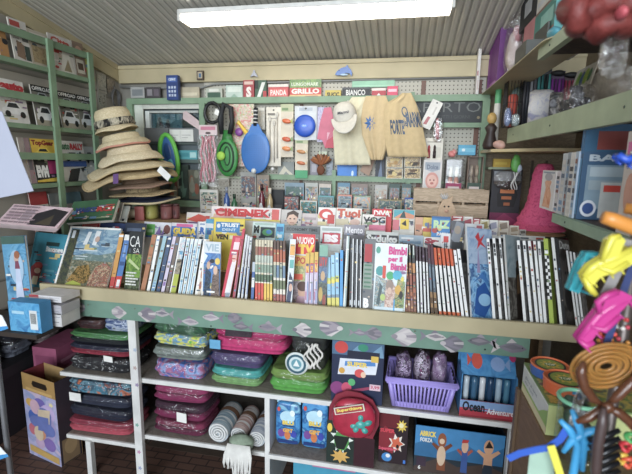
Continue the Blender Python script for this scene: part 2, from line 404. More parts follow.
a.box((xa, 1.925, .92), (xb, 2.44, .965), cw); cpart(a, 'counter_top')
fx0, fx1 = PY(66, 312, YL+.02).x, PY(529, 350, YL+.02).x
a = MB(); a.box((fx0, YL+.016, .868), (fx1, YL+.034, .953), M('6b8e7c', .5, 0, .14, 8))
rng = random.Random(4)
FC = ['9a9098', 'b5acae', '7f7884', 'c4bcba', '8c828a', '6f6c74']
def fish(px, py, w, fl, kind):
    p = PY(px, py, YL+.016); s = 1.3*w/ppm(p)/2; c, d, e = rng.sample(FC, 3); O = Vv((p.x-s, p.y, p.z-s)); U = Vv((2*s, 0, 0)); V = Vv((0, 0, 2*s))
    def X(u): return 1-u if fl else u
    if kind == 'f':
        sh = [('p', [(X(.72), .5), (X(1), .72), (X(.93), .5), (X(1), .28)], c), ('p', [(X(0), .5), (X(.15), .61), (X(.4), .68), (X(.65), .6), (X(.8), .52), (X(.65), .43), (X(.4), .35), (X(.15), .41)], d),
              ('p', [(X(.1), .52), (X(.4), .62), (X(.7), .53), (X(.4), .46)], e), ('p', [(X(.3), .68), (X(.45), .8), (X(.6), .64)], c), ('e', X(.13), .53, .02, .025, '3a3440')]
    else:
        hx, hy = X(.08), rng.uniform(.32, .5); fan = []
        for j in range(9): an = math.radians(-52+13*j); rr = .86*(1-.05*abs(j-4))*(1 if j % 2 else .95); fan.append((X(.08+rr*math.cos(an)), hy+.10+.62*rr*math.sin(an)))
        sh = [('p', [(hx, hy+.1)]+fan, d)]+[('p', [(hx, hy+.1), fan[j], fan[j+1]], (c, e)[j // 2 % 2]) for j in (0, 2, 4, 6)]+[('e', X(.42), hy+.12, .16, .10, e), ('e', X(.2), hy+.1, .1, .08, c)]
    a.deco(O, U, V, sh)
for q in ((77, 308, 18, 0, 's'), (119, 311, 16, 1, 's'), (147, 316, 19, 0, 's'), (164, 314, 17, 0, 'f'), (188, 322, 18, 1, 'f'), (213, 318, 18, 0, 'f'), (235, 317, 15, 1, 's'), (243, 327, 17, 0, 'f'),
          (270, 328, 20, 0, 'f'), (302, 329, 19, 0, 's'), (331, 330, 23, 1, 's'), (358, 333, 14, 1, 'f'), (373, 335, 17, 0, 's'), (404, 337, 24, 0, 's'), (433, 337, 20, 1, 'f'), (452, 343, 22, 0, 's'), (482, 342, 22, 0, 'f'), (509, 348, 26, 1, 'f')): fish(*q)
for px in (91, 211, 485): p = PY(px, 316+(px-91)*.085, YL+.016); a.ball((p.x, p.y, p.z), .004, .002, .004, '2c3a36', n=8)
cpart(a, 'fish_board', lab='sea green board painted with fish and shells')
MS = PY(330, 402.5, YL+.04).z
LS = PY(200, 445.5, YL+.03).z
x_p = PY(136, 400, YL+.02).x; x_r = PY(512, 450, YL+.02).x; x_d = PY(266, 430, YL+.03).x
x_l = PY(50, 378, YL+.03).x
wp = M('d9d8d4', .5, 0, .10, 14); SHB = wood('8a8177', '766d63', (3, 3, 3))
a = MB(); a.box((x_p-.02, YL+.018, 0), (x_p+.02, YL+.043, .868), wp)
for px, py, c in ((137, 385, '9f8fb0'), (137, 425, '7fb0a0'), (139, 452, 'c48fae'), (135, 350, 'a8b6c8'), (140, 468, 'a0a8c8'), (135, 368, 'c0a8a0')):
    p = PY(px, py, YL+.018); a.deco((p.x-.012, p.y, p.z-.012), (.024, 0, 0), (0, 0, .024), [('s', .5, .5, .5, .5, 5, c)])
cpart(a, 'post', lab='white post with faded stickers')
a = MB(); a.box((x_r-.014, YL+.025, 0), (x_r+.014, YL+.06, MS-.022), wp); cpart(a, 'post')
a = MB(); a.box((x_d-.012, YL+.046, 0), (x_d+.012, 2.4, MS-.022), wp); cpart(a, 'divider')
p = PY(92, 460, YL+.05); a = MB(); a.box((p.x-.014, YL+.03, 0), (p.x+.014, YL+.06, PY(100, 440, YL+.03).z-.02), wp); cpart(a, 'leg')
a = MB(); a.box((x_l, YL+.32, .40), (x_l+.015, 2.35, .868), M('a8a49c')); cpart(a, 'side_panel')
a = MB(); a.box((x_p+.0, YL+.046, MS-.022), (x_r+.014, YL+.046+.012, MS), wp); a.box((x_p+.0, YL+.046+.012, MS-.022), (x_r+.014, 2.44, MS), SHB); cpart(a, 'shelf')
a = MB(); a.box((x_p+.0, YL+.044, LS-.02), (x_d-.012, YL+.044+.012, LS), wp); a.box((x_p+.0, YL+.044+.012, LS-.02), (x_d-.012, 2.44, LS), SHB); cpart(a, 'shelf')
LS2 = PY(330, 462.5, YL+.03).z
a = MB(); a.box((x_d+.012, YL+.02, LS2-.02), (x_r+.014, YL+.02+.012, LS2), wp); a.box((x_d+.012, YL+.02+.012, LS2-.02), (x_r+.014, 2.44, LS2), SHB); cpart(a, 'shelf')
ZA = PY(97, 378, YL+.03).z; ZB = PY(97, 441, YL+.03).z
a = MB(); a.box((x_l+.045, YL+.044, ZA-.02), (x_p+.0, YL+.044+.012, ZA), wp); a.box((x_l+.045, YL+.044+.012, ZA-.02), (x_p+.0, 2.35, ZA), SHB); cpart(a, 'shelf')
a = MB(); a.box((x_l+.05, YL+.044, ZB-.02), (x_p+.0, YL+.044+.012, ZB), wp); a.box((x_l+.05, YL+.044+.012, ZB-.02), (x_p+.0, 2.35, ZB), SHB); cpart(a, 'shelf')
a = MB(); a.box((x_l, 2.44, .02), (x_r+.014, 2.455, .868), M('5a4a40')); cpart(a, 'back_panel')
# stepped riser that lifts the rear magazines
a = MB(); RX0, RX1 = PY(142, 250, 1.95).x, PY(560, 250, 1.95).x
RZ1, RZ2 = 1.06, 1.14
a.box((RX0, 1.93, .965), (RX1, 2.08, RZ1), TAN); a.box((PY(187, 222, 2.1).x, 2.08, .965), (RX1, 2.30, RZ2), TAN)
cpart(a, 'display_step', lab='plain wooden two-step riser')
# green magazine rack on the left wall --------------------------------------------------------------------
XK = -1.80
RK = thing('magazine_rack', 'green wooden wall rack of three tiers on the left wall', 'rack', (XK, 2.0, 1.0))
def rpart(mb, name): o = mb.build(name, RK, RK.location); return o
ry0, ry1 = .9, PX(95, 120, XK).y
RAIL = [PX(93, y, XK).z for y in (57.5, 108, 157)]; SHELF = [PX(93, y, XK).z for y in (81, 132, 182)]
for z in RAIL: a = MB(); a.box((XK-.012, ry0, z-.017), (XK, ry1, z+.017), GREEN); rpart(a, 'rail')
for z in SHELF: a = MB(); a.box((XL+.026, ry0, z-.014), (XK+.004, ry1, z+.008), GREEN); rpart(a, 'shelf')
a = MB(); a.box((XL+.026, 1.98, 1.06), (XK+.004, ry1, 1.085), GREEN); rpart(a, 'shelf')
a = MB(); a.box((XK-.012, 1.98, RAIL[2]-.31), (XK, ry1, RAIL[2]-.28), GREEN); rpart(a, 'rail')
for px in (55, 93.5):
    y = PX(px, 120, XK).y; a = MB(); a.box((XK-.002, y-.018, 1.0), (XK+.012, y+.018, RAIL[0]+.017), GREEN); rpart(a, 'post')
y = PX(96, 120, XK).y
a = MB(); a.tube([(XK-.01, ry1+.012, 1.05), (XK-.01, ry1+.012, PX(95, 85, XK).z)], .011, M('d4d6d8', .3), 12); tag(a.build('white_tube', loc=(XK-.01, ry1+.012, 1.05)), 'slim white upright tube beside the end of the green rack', 'tube')
# green racks on the back wall ----------------------------------------------------------------------------
YR = YB-.075
BK = thing('wall_rack', 'green painted rack frame with rails along the back wall', 'rack', (-.8, YR, 1.1))
def bpart(mb, name, lab=None): return mb.build(name, BK, BK.location)
def hrail(x0, x1, y, th, Y=YR, dep=.02):
    p, q = PY(x0, y, Y), PY(x1, y, Y); z = (p.z+q.z)/2; h = th/ppm(p); a = MB(); a.box((p.x, Y, z-h/2), (q.x, Y+dep, z+h/2), GREEN); bpart(a, 'rail')
def vpost(px, y0, y1, th, Y=YR):
    p, q = PY(px, y0, Y), PY(px, y1, Y); w = th/ppm(p); a = MB(); a.box((p.x-w/2, Y-.002, q.z), (p.x+w/2, Y+.022, p.z), GREEN); bpart(a, 'post')
hrail(127, 490, 99.5, 5.5); hrail(268, 422, 178.5, 5); hrail(412, 482, 125, 4.5); hrail(127, 204, 203, 6)
for px, y0, y1, t_ in ((129, 99, 206, 6), (201.5, 99, 206, 6), (487, 99, 190, 7), (413, 92, 190, 4), (334, 170, 200, 4)): vpost(px, y0, y1, t_)
for z, x0, x1 in ((PY(300, 101.5, YR).z, 202, 408), (PY(345, 180, YR).z, 206, 484), (PY(445, 192, YR).z, 408, 484)):
    a = MB(); p, q = PY(x0, 130, YR+.02), PY(x1, 130, YR+.02); a.box((p.x, YR+.02, z-.008), (q.x, YB-.012, z+.004), GREEN2); bpart(a, 'shelf')
# mid-height back shelf that carries the lower goods
BZ = 1.24
a = MB(); a.box((XL+.03, 2.44, BZ-.02), (.80, YB-.012, BZ), TAN); a.box((XL+.03, 2.46, .0), (XL+.05, YB-.012, BZ-.02), TAN); a.box((.78, 2.46, .0), (.80, YB-.012, BZ-.02), TAN)
tag(a.build('back_bench', loc=(-.5, 2.55, 0)), 'long plain bench shelf along the foot of the back wall', 'shelf')
# right-hand shelves ---------------------------------------------------------------------------------------
def plank(label, x0, y0, y1, z0, z1, face, under, round_end=False, th=.02, cat='shelf'):
    t = thing('wall_shelf', label, cat, (XR, (y0+y1)/2, z0)); a = MB()
    if round_end:
        xr = x0+.155; pts = [(xr, y1), (x0, y1), (x0, y0+.10)]+[(x0+.10-.10*math.cos(k*math.pi/12), y0+.10-.10*math.sin(k*math.pi/12)) for k in range(1, 7)]+[(xr, y0)]
        a.prism([(x, y, z0) for x, y in pts], (0, 0, z1-z0), face)
    else: a.box((x0+th, y0, z1-.02), (XR, y1, z1), under)
    a.build('board', t, t.location)
    if not round_end:
        a = MB(); a.box((x0, y0, z0), (x0+th, y1, z1), face)
        for k in range(5):
            yy = y1-.12-k*(y1-y0)/5; a.ball((x0-.0005, yy, (z0+z1)/2), .002, .004, .004, '3d4a40', n=8)
        a.build('front_edge', t, t.location)
    return t
plank('mint green edged shelf of wrapped hair goods, lower of the two by the red scrunchie', .484, -.3, PX(507, 138, .484).y, PX(536, 138, .484).z, PX(536, 120, .484).z, GREEN2, DARKWOOD)
zg0, zg1 = PX(538, 60, .415).z, PX(538, 49, .415).z
plank('short mint green edged shelf with brown underside at the top right', .415, .2, PX(538, 55, .415).y, zg0, zg1, GREEN2, DARKWOOD)
zb = PX(482, 95, .40).z
plank('cream shelf with a rounded end high on the right wall', .40, PX(553, 28, .40).y, YB-.03, zg1+.001, zb+.004, CREAM, CREAM, True)
plank('grey green shelf holding the upright books on the right', .484, -.2, PX(552, 216, .484).y, PX(552, 222, .484).z, PX(552, 213, .484).z, M('86a086', .5), DARKWOOD)
p = PY(491, 152, 2.3)
a = MB(); a.prism([(p.x, 2.62, p.z), (p.x, 2.30, p.z), (.60, 2.05, p.z), (XR, 2.05, p.z), (XR, 2.62, p.z)], (0, 0, .014), M('cdb98c', .5)); tag(a.build('corner_shelf', loc=(XR, 2.5, p.z)), 'pale plywood corner shelf under the lower mint green shelf', 'shelf')
# ================================================================ front row of magazines and comics
def ylip(px): return 285.2+.0747*(px-40)
Y0 = YL+.034
TAU = math.radians(13)
def vadd(sh, **k): return sh
QUEUE = []
def smag(*a, **k): QUEUE.append((a, k))
def flush():
    for i, (a, k) in enumerate(QUEUE):
        a = list(a)
        if i+1 < len(QUEUE):
            b = QUEUE[i+1][0]
            gs_ = [g for g in (b[1]-a[1], b[2]-a[2]) if g > .8]
            if gs_: k['gap'] = min(gs_)
        spine_mag(*a, **k)
def spine_mag(label, bx, tx, ty, t, delta=3, spine=WHITE, cover='8f9396', sdeco=(), cdeco=(), name='magazine', wd=.15, group=None, cat='magazine', pages=PAPER, psi=None, gap=None):
    """magazine standing spine out: bx, tx, ty = image foot and top of its spine, t = spine width in pixels"""
    B = PY(bx, ylip(bx), Y0); Tp = PP(tx, ty, B, Vv((0, -math.cos(TAU), math.sin(TAU))))
    S = (Tp-B).normalized(); h = (Tp-B).length; up = Vv((0, math.sin(TAU), math.cos(TAU)))
    k = (B.z-CZ-.002)/S.z; B = B-S*k; h += k
    ps = math.atan2(B.x, B.y)+math.radians(delta) if psi is None else math.radians(psi)
    Wd = Vv((math.sin(ps), math.cos(ps), 0)); Wd = (Wd-up*Wd.dot(up)).normalized()
    T = Wd.cross(up).normalized()
    if T.x < 0: T = -T
    th = .94*t/ppm(B)/max(.4, math.cos(ps-math.atan2(B.x, B.y)))
    if gap: th = min(th, .88*gap/ppm(B)*math.cos(ps)*math.cos(math.atan2(B.x, B.y)+.2)/math.cos(math.atan2(B.x, B.y)))
    r = thing(name, label, cat, B, group); O = Vv((0, 0, 0)); v0 = k/h
    a = MB(); a.obox(O+T*(th-.0007), Wd*wd, S*h, T*.0007, cover); a.obox(O, Wd*wd, S*h, T*.0007, cover)
    a.deco(O+T*th+S*k, Wd*wd, S*(h-k), list(cdeco)); a.build('cover', r)
    a = MB(); a.obox(O-Wd*.0006, T*th, S*h, Wd*.0006, spine); a.deco(O-Wd*.0006+S*k, T*th, S*(h-k), list(sdeco)+small_print(th, h)); a.build('spine', r)
    a = MB(); a.obox(O+T*.0008+Wd*.0002, T*(th-.0016), S*(h-.002), Wd*(wd-.003), pages); a.build('pages', r)
    return r
rg = random.Random(11)
def small_print(th, h):
    return [('r', .2, v, .8, v+rg.uniform(.006, .03), rg.choice(INK)) for v in [rg.uniform(.05, .92) for _ in range(rg.randint(2, 5))]]
def bands(*cs):                                  # spine printed in bands, bottom to top: (height, colour)
    out = []; v = 0
    for h, c in cs: out.append(('r', 0, v, 1, min(1, v+h), c)); v += h
    return out
def specks(rng, n, cols, v0=0, v1=1):
    return [('r', .15, y, .85, y+rng.uniform(.015, .05), rng.choice(cols)) for y in sorted(rng.uniform(v0, v1-.05) for _ in range(n))]
SKY = PRINT(('7ea0b8', '9db8c4', '5d86a6', 'b9c8c8'), 12, 1, stretch=(1, 1, 3)); HARB = PRINT(('5d7f72', '8a7a5c', '3f5a50', 'b09a72', '6a8f98'), 45, 2)
GRASS = PRINT(('5d8a2e', '7fa23c', '3f6a24', '93b04a'), 30, 3); PHOTO1 = PRINT(('39342c', '7a6c55', 'a99a80', '4c5a60'), 40, 4)
PHOTO2 = PRINT(('b04a3a', 'd8c8b0', '6a4a40', '8fa8b8', 'e0d6c8'), 42, 6); PHOTO3 = PRINT(('3d6f9a', '8fb8cf', 'c9d4d4', '2f4d68'), 30, 7)
GREYP = PRINT(('2a2a2c', '5b5a5a', '8d8a86', '3a3836'), 34, 8); PASTEL = PRINT(('cfd9dd', 'a6c2d2', 'e6e2da', 'c9b6c6', 'b6d2b0'), 36, 9)
SEAM = PRINT(('2f6aa6', '5f9bd0', '8fbfe2', '1f4f8a', 'b9d6ea'), 28, 10, stretch=(1, 1, .7))
# travel magazine and neighbours
mag('travel magazine with a harbour and sky cover at the left end of the counter', (54, 286), (106, 290.2), (74.5, 226.5), Y0,
    [('r', 0, .5, 1, 1, SKY), ('r', 0, 0, 1, .52, HARB), ('p', [(.22, .5), (.45, .56), (.7, .54), (1, .6), (1, .44), (.22, .44)], PRINT(('8a9a94', '5f7a78', 'b0b4a4'), 40, 5)), ('r', .05, 0, .2, .95, PRINT(('3a4a38', '5a5a40', '2d3a3a', '7a6a50'), 40, 3)), ('p', [(.22, .1), (.36, .34), (.56, .38), (.66, .22), (.6, .08), (.3, .05)], PRINT(('6a5a2a', '3f3a20', 'b08a48', '2a2a20'), 70, 4)), ('p', [(.2, 0), (.55, 0), (.5, .07), (.34, .11), (.22, .06)], 'a0a838'), ('p', [(.62, 0), (1, 0), (1, .34), (.86, .44), (.7, .34), (.64, .2)], PRINT(('a87a5a', 'd0b090', '6a5a4a', 'b0604a', '8a9a9a'), 70, 7)),
     ('r', 0, 0, .035, 1, WHITE), ('r', 0, .97, 1, 1, WHITE), ('r', .08, .8, .14, .93, 'c8d0d4'), ('p', [(.34, .70), (.42, .70), (.46, .92), (.39, .92)], 'dfe4e6'), ('p', [(.52, .70), (.60, .70), (.64, .94), (.54, .94)], 'dfe4e6'), ('e', .6, .80, .045, .05, 'c8a898'), ('r', .30, .60, .66, .618, 'd4dcde'), ('r', .26, .50, .5, .512, 'd4dcde'), ('r', .28, .46, .46, .470, 'd4dcde'), ('r', .72, .68, .94, .69, 'c4d0d4')], tilt=28, down=.012)
smag('magazine with an orange spine beside the harbour travel magazine', 108.6, 119.6, 233.5, 4.2, 3, 'd99a3c', 'c58a50', bands((.24, 'c93a2e'), (.7, 'd99a3c'), (.04, WHITE)), wd=.05)
smag('magazine with a bright blue spine and red foot near the left end', 113.4, 125, 234.5, 5.6, 3, '4d7fc0', '3d6fb4', [('r', 0, 0, 1, .26, 'd0342e'), ('r', .25, .06, .8, .2, 'f0eeea'), ('r', .1, .45, .9, .52, '2b4f86'), ('r', 0, .9, 1, 1, 'e6e6e2'), ('r', .35, .6, .6, .85, '86a8d6')], wd=.05)
mag('garden magazine with a green lawn and white capitals on its cover', (124.2, 291.4), (138.6, 292.6), (130.5, 231), Y0, [('r', 0, .58, 1, 1, '24282a'), ('r', 0, .22, 1, .62, GRASS), ('r', 0, 0, 1, .24, PRINT(('20261c', '3f4a2c', '6f7a5a'), 50, 3)), ('t', 'CA', .12, .74, .84, .92, 'e8e8e4', -.005), ('t', 'SA', .4, .64, .84, .72, 'd0d0ca', .0), ('p', [(.1, .5), (.9, .36), (.95, .39), (.2, .55)], 'b8c88a')] + words(rg, .05, .1, .95, .34, 5, M('dcdcd4')), tilt=14, down=.014)
smag('magazine with a terracotta orange spine beside the green garden magazine', 140, 152.2, 234.5, 4.4, 3, 'b8794e', 'a87048', specks(rg, 5, ['c98a60', 'a56a44', '8a5a3c']))
L1 = [(146.2, 157.2, 3.0, 'f0efea', '2f6ab0', 'white spine with a broad blue edge'), (150.4, 163.4, 3.6, '9cc0cc', 'e9e7e0', 'pale aqua spine with white edges'), (155.6, 168.3, 3.8, '40587a', 'e9e7e0', 'slate blue spine speckled brown and white'),
      (160.4, 173, 3.4, 'd6c9dc', '8a6aa8', 'lilac and white spine'), (164.8, 176.6, 3.2, '7a6a62', 'e9e7e0', 'grey brown photo spine')]
for bx, tx, t, sc, cc, d in L1: smag('magazine with a '+d+' right of the terracotta one', bx, tx, 235.5+(bx-146)*.06, t, 3, sc, cc, specks(rg, 7, [sc, cc, 'f2f0ea', '6f9ac8', '8a7f72']))
smag('magazine showing a lime and white strip of cover among the pale spines', 169, 180.2, 237, 7, 3, WHITE, '9fae3a', [('r', .2, 0, 1, .36, 'b4bb2c'), ('r', .2, .36, 1, .62, PHOTO1), ('r', .2, .62, 1, 1, PASTEL), ('r', .4, .7, .9, .76, '5fa0c0')])
for i, (bx, tx) in enumerate(((177.6, 187), (181.6, 191), (185.6, 195), (189.4, 198.6))):
    smag(ORD[i]+' of four thin pale blue magazines right of the lime strip', bx, tx, 238.2+i*.3, 3.2, 3, 'dfe8ea', '7fb0cc', [('r', 0, 0, .3, 1, 'f4f3ee'), ('r', .3, .05, .7, .9, '8fbbd2')]+specks(rg, 5, ['b9d4de', '5f98bc', 'cfe0d4']), group='thin pale blue magazines')
smag('beige magazine with orange brown photo marks left of the blue cover', 194.4, 203.8, 239, 6, 3, 'd8cbb8', 'c0a890', [('r', 0, 0, .45, 1, 'f0ede6'), ('e', .7, .4, .25, .08, 'c07850'), ('e', .7, .2, .25, .07, 'a86a4a'), ('r', .5, .55, .95, .62, 'c89070')])
mag('magazine with people on a blue cover and pale capitals on top', (201.5, 297.4), (219.2, 298.8), (209, 241.5), Y0, [('r', 0, 0, 1, 1, PRINT(('2f5f9a', '4f8ac8', '3a6aa8', '7aa8d0'), 22, 31)), ('r', 0, .8, 1, 1, 'd4dade'), ('t', 'VIE', .15, .83, .9, .96, '9fb6c4', .03), ('p', [(.1, 0), (.45, 0), (.5, .45), (.2, .55)], PRINT(('1c2f48', '34506f', '0f1c2c', '6a7a8a'), 60, 3)), ('p', [(.5, 0), (1, 0), (.95, .5), (.6, .42)], PRINT(('5f4a42', '8a7264', '3a2c28', 'a89080'), 60, 4)), ('e', .75, .5, .12, .08, 'd6b096'), ('e', .35, .58, .1, .07, 'c9a48a'), ('p', [(0, .55), (.3, .75), (.1, .8), (0, .8)], 'd8e4ea'), ('e', .85, .66, .14, .06, 'e4c24a'), ('r', 0, 0, .08, 1, WHITE), ('r', .3, .1, .75, .13, 'f0f0ea')], tilt=8, down=.014)
smag('red magazine with a portrait in white on its edge', 221, 233, 235.5, 9.5, 3, 'c8334a', 'a8283c', [('r', 0, 0, .22, 1, 'd21f45'), ('p', [(.3, .1), (.95, .02), (.95, .6), (.6, .72), (.4, .5)], 'e3dfde'), ('e', .65, .66, .26, .08, 'dcb8a6'), ('r', .3, .78, .95, .9, 'f0d8d8'), ('r', .35, .9, .9, .97, 'e06a7a'), ('r', .4, .02, .9, .1, '9aa6b8')])
smag('narrow dark red magazine leaning right of the portrait in red', 232.2, 242.6, 228.5, 5, 3, 'b03448', '8f2a38', [('r', 0, .85, 1, 1, 'c9304a'), ('r', .1, .2, .4, .75, 'cf7080'), ('r', .6, 0, 1, .5, '99596a')])
for i, (bx, tx) in enumerate(((237, 245.6), (240.8, 248), (244.6, 250.2))):
    smag(ORD[i]+' of the three silvery magazines leaning by the dark red one', bx, tx, 234.5+i*1.2, 3.2, 3, 'c4c6ca', '8f98aa', [('r', 0, 0, .4, 1, 'e2e2e0'), ('r', .5, .1, .95, .5, '7f93b4'), ('r', .5, .55, .95, .8, 'a8a0a8')], group='silvery leaning magazines')
smag('slim blue and white magazine beside the comic books with red and yellow feet', 250.8, 252.6, 262, 4.4, 3, '3a64a4', '3a64a4', [('r', 0, .35, 1, .6, 'e6e4de'), ('r', 0, .75, 1, 1, 'b8c2cc')])
for i in range(6):
    bx = 255+i*2.95; foot = 'd8432c' if i < 3 else 'e8bc2a'
    smag(ORD[i]+' from the left of six comic spines with red or yellow feet', bx, 255.6+i*2.95, 239.6+i*.15, 2.5, 3, 'cdbfa4', 'b0a488', bands((.30, foot), (.02, 'f0e8d0'), (.12, '4f6a4a'), (.03, 'e0d8c0'), (.13, '8aa08a'), (.03, 'd8d0b8'), (.12, 'b9c0b0'), (.14, 'a4574a' if i % 2 else '9a6a50'), (.11, 'd4c8a8')), group='comics with red and yellow feet', name='comic_book', cat='comic book', wd=.15)
for i in range(4):
    bx = 273.4+i*3.1
    smag(ORD[i]+' of four brown and green comic spines left of the television weekly', bx, 273.6+i*3.1, 240+i*.2, 2.6, 3, '9a8a72', '7a6a55', bands((.14, 'a8584a'), (.08, 'e0d6c6'), (.14, '6f7a52'), (.04, 'e4dccb'), (.2, '6a86a0' if i % 2 else '8a9a8a'), (.05, 'd8c8a8'), (.2, 'b05a34'), (.15, '5c4030')), group='brown and green comics', name='comic_book', cat='comic book', wd=.15)
# children's comics
smag('white and teal comic leaning left of the television weekly', 286, 290.2, 239, 6.2, 3, 'd9dfe2', '6f9aa8', [('p', [(0, 0), (.7, 0), (1, .35), (.3, .5)], '2f3a5a'), ('r', .2, .55, .9, .68, '5fb0a8'), ('r', .1, .75, .95, .92, 'e8a84a'), ('e', .6, .25, .3, .06, 'd8a890')], name='comic_book', cat='comic book', wd=.035)
mag('television weekly with red masthead and big yellow TV letters', (291, 304.3), (313, 305.7), (294, 233.5), Y0+.085, [('r', 0, 0, 1, 1, 'd9d6cf'), ('r', 0, .72, 1, 1, 'd8242c'), ('t', 'NUOVO', .18, .86, .95, .96, 'f4efe4', .03), ('t', 'TV', .25, .72, .98, .86, 'f2c31c', .08), ('r', .02, .55, .98, .7, 'd9b048'), ('t', 'SPO', .05, .58, .6, .68, 'c23a30', .03), ('r', 0, .34, 1, .55, PRINT(('9fb46c', 'c8c078', '7a8a5a', 'd8a868'), 50, 8)), ('r', 0, .0, 1, .34, PRINT(('b9a4a8', 'd0bcbc', '8a7a84', 'c8a090'), 50, 9)), ('e', .5, .2, .2, .1, 'd9ab90'), ('e', .5, .27, .24, .07, '5a3a2c'), ('p', [(.2, 0), (.8, 0), (.7, .13), (.3, .13)], 'c8a0b0'), ('r', .06, .36, .5, .44, 'e05a3a')], tilt=6, down=.014)
for i in range(3):
    bx = 304.6+i*4.4
    smag(ORD[i]+' of three lilac comics with red and yellow NO lettering', bx, 306+i*4.3, 253-i*.6, 4.0, 3, 'cbb8cf', 'a89ab8', [('r', 0, .78, 1, 1, 'd8b03a'), ('r', .1, .62, .9, .8, 'cf2f3a'), ('t', 'NO'[i % 2], .2, .63, .85, .78, 'f0cf3a', .05), ('r', .15, .3, .4, .58, 'e6dde6'), ('r', .5, .05, .85, .45, '8a9ac0'), ('r', .1, .1, .4, .26, 'b06a8a')], group='lilac comics', name='comic_book', cat='comic book', wd=.05)
mag("boys' comic with teal and red TV title in front of the grey BS magazine", (317.6, 306.2), (325.8, 306.9), (316.5, 244.5), Y0, [('r', 0, 0, 1, 1, '5a6a78'), ('r', 0, .82, 1, 1, '7fb09a'), ('t', 'LITV', .05, .66, .98, .8, 'c43a3a', .05), ('r', 0, .4, 1, .64, PRINT(('34507a', '5a7aa0', '22344f', '8a9ab0'), 60, 2)), ('e', .5, .5, .26, .08, 'c8a47a'), ('r', 0, 0, 1, .38, PRINT(('3c4656', '5f6a54', '26303c', 'a08850'), 60, 3)), ('e', .3, .2, .25, .12, 'c0a050'), ('e', .75, .1, .2, .1, '9a4a40')], tilt=6, down=.014, name='comic_book', cat='comic book')
for i in range(3):
    bx = 327.4+i*4.2
    smag(ORD[i]+' of three sky blue comics with a yellow band across the spine', bx, 326.8+i*4.2, 257-i*2.2, 3.8, 3, '8ec2e0', '5a9aca', bands((.18, 'd4c84a'), (.06, '6f8aa0'), (.22, '8ec2e0'), (.07, 'e8d84c'), (.05, 'c4d070'), (.4, '9bcbe6')), group='sky blue comics', name='comic_book', cat='comic book', wd=.15)
smag('plain bright blue comic just left of the black spined magazines', 339.6, 340.2, 250, 3.6, 3, '3f9bd8', '3a8fd0', name='comic_book', cat='comic book')
smag('white magazine with a teal stripe beside the black spined magazines', 343, 346.8, 236, 5.6, 3, 'e2e4de', '9fb4b0', [('r', .45, 0, .62, 1, '5f9a98'), ('r', .75, 0, 1, 1, '2d3230')])
for i in range(3):
    bx = 349.2+i*4.2
    smag(ORD[i]+' of three black magazines with white edges left of the grey red-panelled one', bx, 350.6+i*4.0, 238.5+i*.6, 3.6, 3, '1d1f24', '2a2c32', [('r', .64, 0, .95, 1, 'dfe0e0'), ('r', .1, .05, .5, .12, 'b8bcc0'), ('r', .1, .8, .5, .92, '5a5f68')], group='black and white spined magazines')
mag('dark grey magazine with a red panel and a white letter B', (361.6, 309.6), (373, 310.6), (361, 238.5), Y0, [('r', 0, 0, 1, 1, '6d6f70'), ('r', .05, .68, .7, .93, 'b3242c'), ('r', 0, .3, .8, .66, '8a9a8c'), ('t', 'B', .12, .03, .6, .17, 'f2f2ef', .06)]+[('r', .1, .32+k*.06, .7, .345+k*.06, '4f7a60') for k in range(6)], tilt=6, down=.014)
mag("children's activity magazine with a pink title and collage, frontmost on the counter", (372.5, 311.2), (404.5, 313.4), (369, 242.5), Y0-.008, [('r', 0, 0, 1, 1, 'dfe5e6'), ('t', 'Bimbi', .42, .84, .98, .96, 'd8348a', .05), ('t', 'per il', .42, .72, .85, .82, 'd8348a', .05), ('t', 'Bimbi', .5, .62, .98, .72, 'd8348a', .05), ('e', .1, .9, .07, .05, '4fa08a'), ('e', .18, .6, .13, .07, '3f9a9a'), ('r', .26, .5, .36, .68, 'd8422e'), ('e', .5, .54, .12, .06, '3fa86a'), ('e', .72, .55, .14, .07, '45b0cc'), ('p', [(.02, .04), (.34, .03), (.42, .46), (.06, .54)], PRINT(('7f9ca4', 'b0c4c4', '4f6a70', 'c8b8a8', '5f8a6a'), 70, 5)), ('p', [(.1, .12), (.2, .1), (.28, .38), (.2, .42)], '4a5c5e'), ('p', [(.36, .04), (.64, .04), (.68, .38), (.5, .48), (.38, .36)], PRINT(('c9a596', 'a87a6a', 'e0c8b8', '7a5a4a'), 60, 6)), ('e', .5, .4, .12, .08, '9a8478'), ('e', .5, .32, .07, .05, 'd8b8a4'), ('p', [(.62, .04), (.96, .04), (.97, .46), (.74, .5)], PRINT(('6a8a4a', '9ab06a', '3a4a34', 'c8b45a', '4a7a8a'), 70, 7)), ('e', .76, .34, .1, .07, 'd8a83a'), ('e', .86, .27, .06, .06, '2b2b2b'), ('r', .05, .02, .95, .08, 'c4d4dc'), ('r', .64, .02, .68, .2, '3a9ad0'), ('e', .3, .22, .08, .05, 'b0c46a'), ('s', .88, .5, .07, .05, 8, 'e2cf4a')], tilt=6, down=.014)
for i in range(4):
    bx = 405.6+i*2.75
    smag(ORD[i]+' of four black manga volumes with orange picture panels on the spine', bx, 400.2+i*3.9, 242+i*.7, 2.5+i*.05, 2, '26221f', '2a2420', [('r', .1, .8, .7, .97, '3f5a4a'), ('r', .45, .84, .8, .98, 'd8dcd6'), ('r', 0, .0, 1, .18, '8a5230'), ('r', 0, .2, 1, .38, 'b0602c'), ('r', 0, .4, 1, .56, '9a4a2c'), ('r', 0, .58, 1, .72, 'c08038')]+specks(rg, 8, ['3a2418', 'd09a50', '6a2f22'], .02, .7), group='black manga volumes with orange panels', name='manga_volume', cat='manga volume', wd=.14)
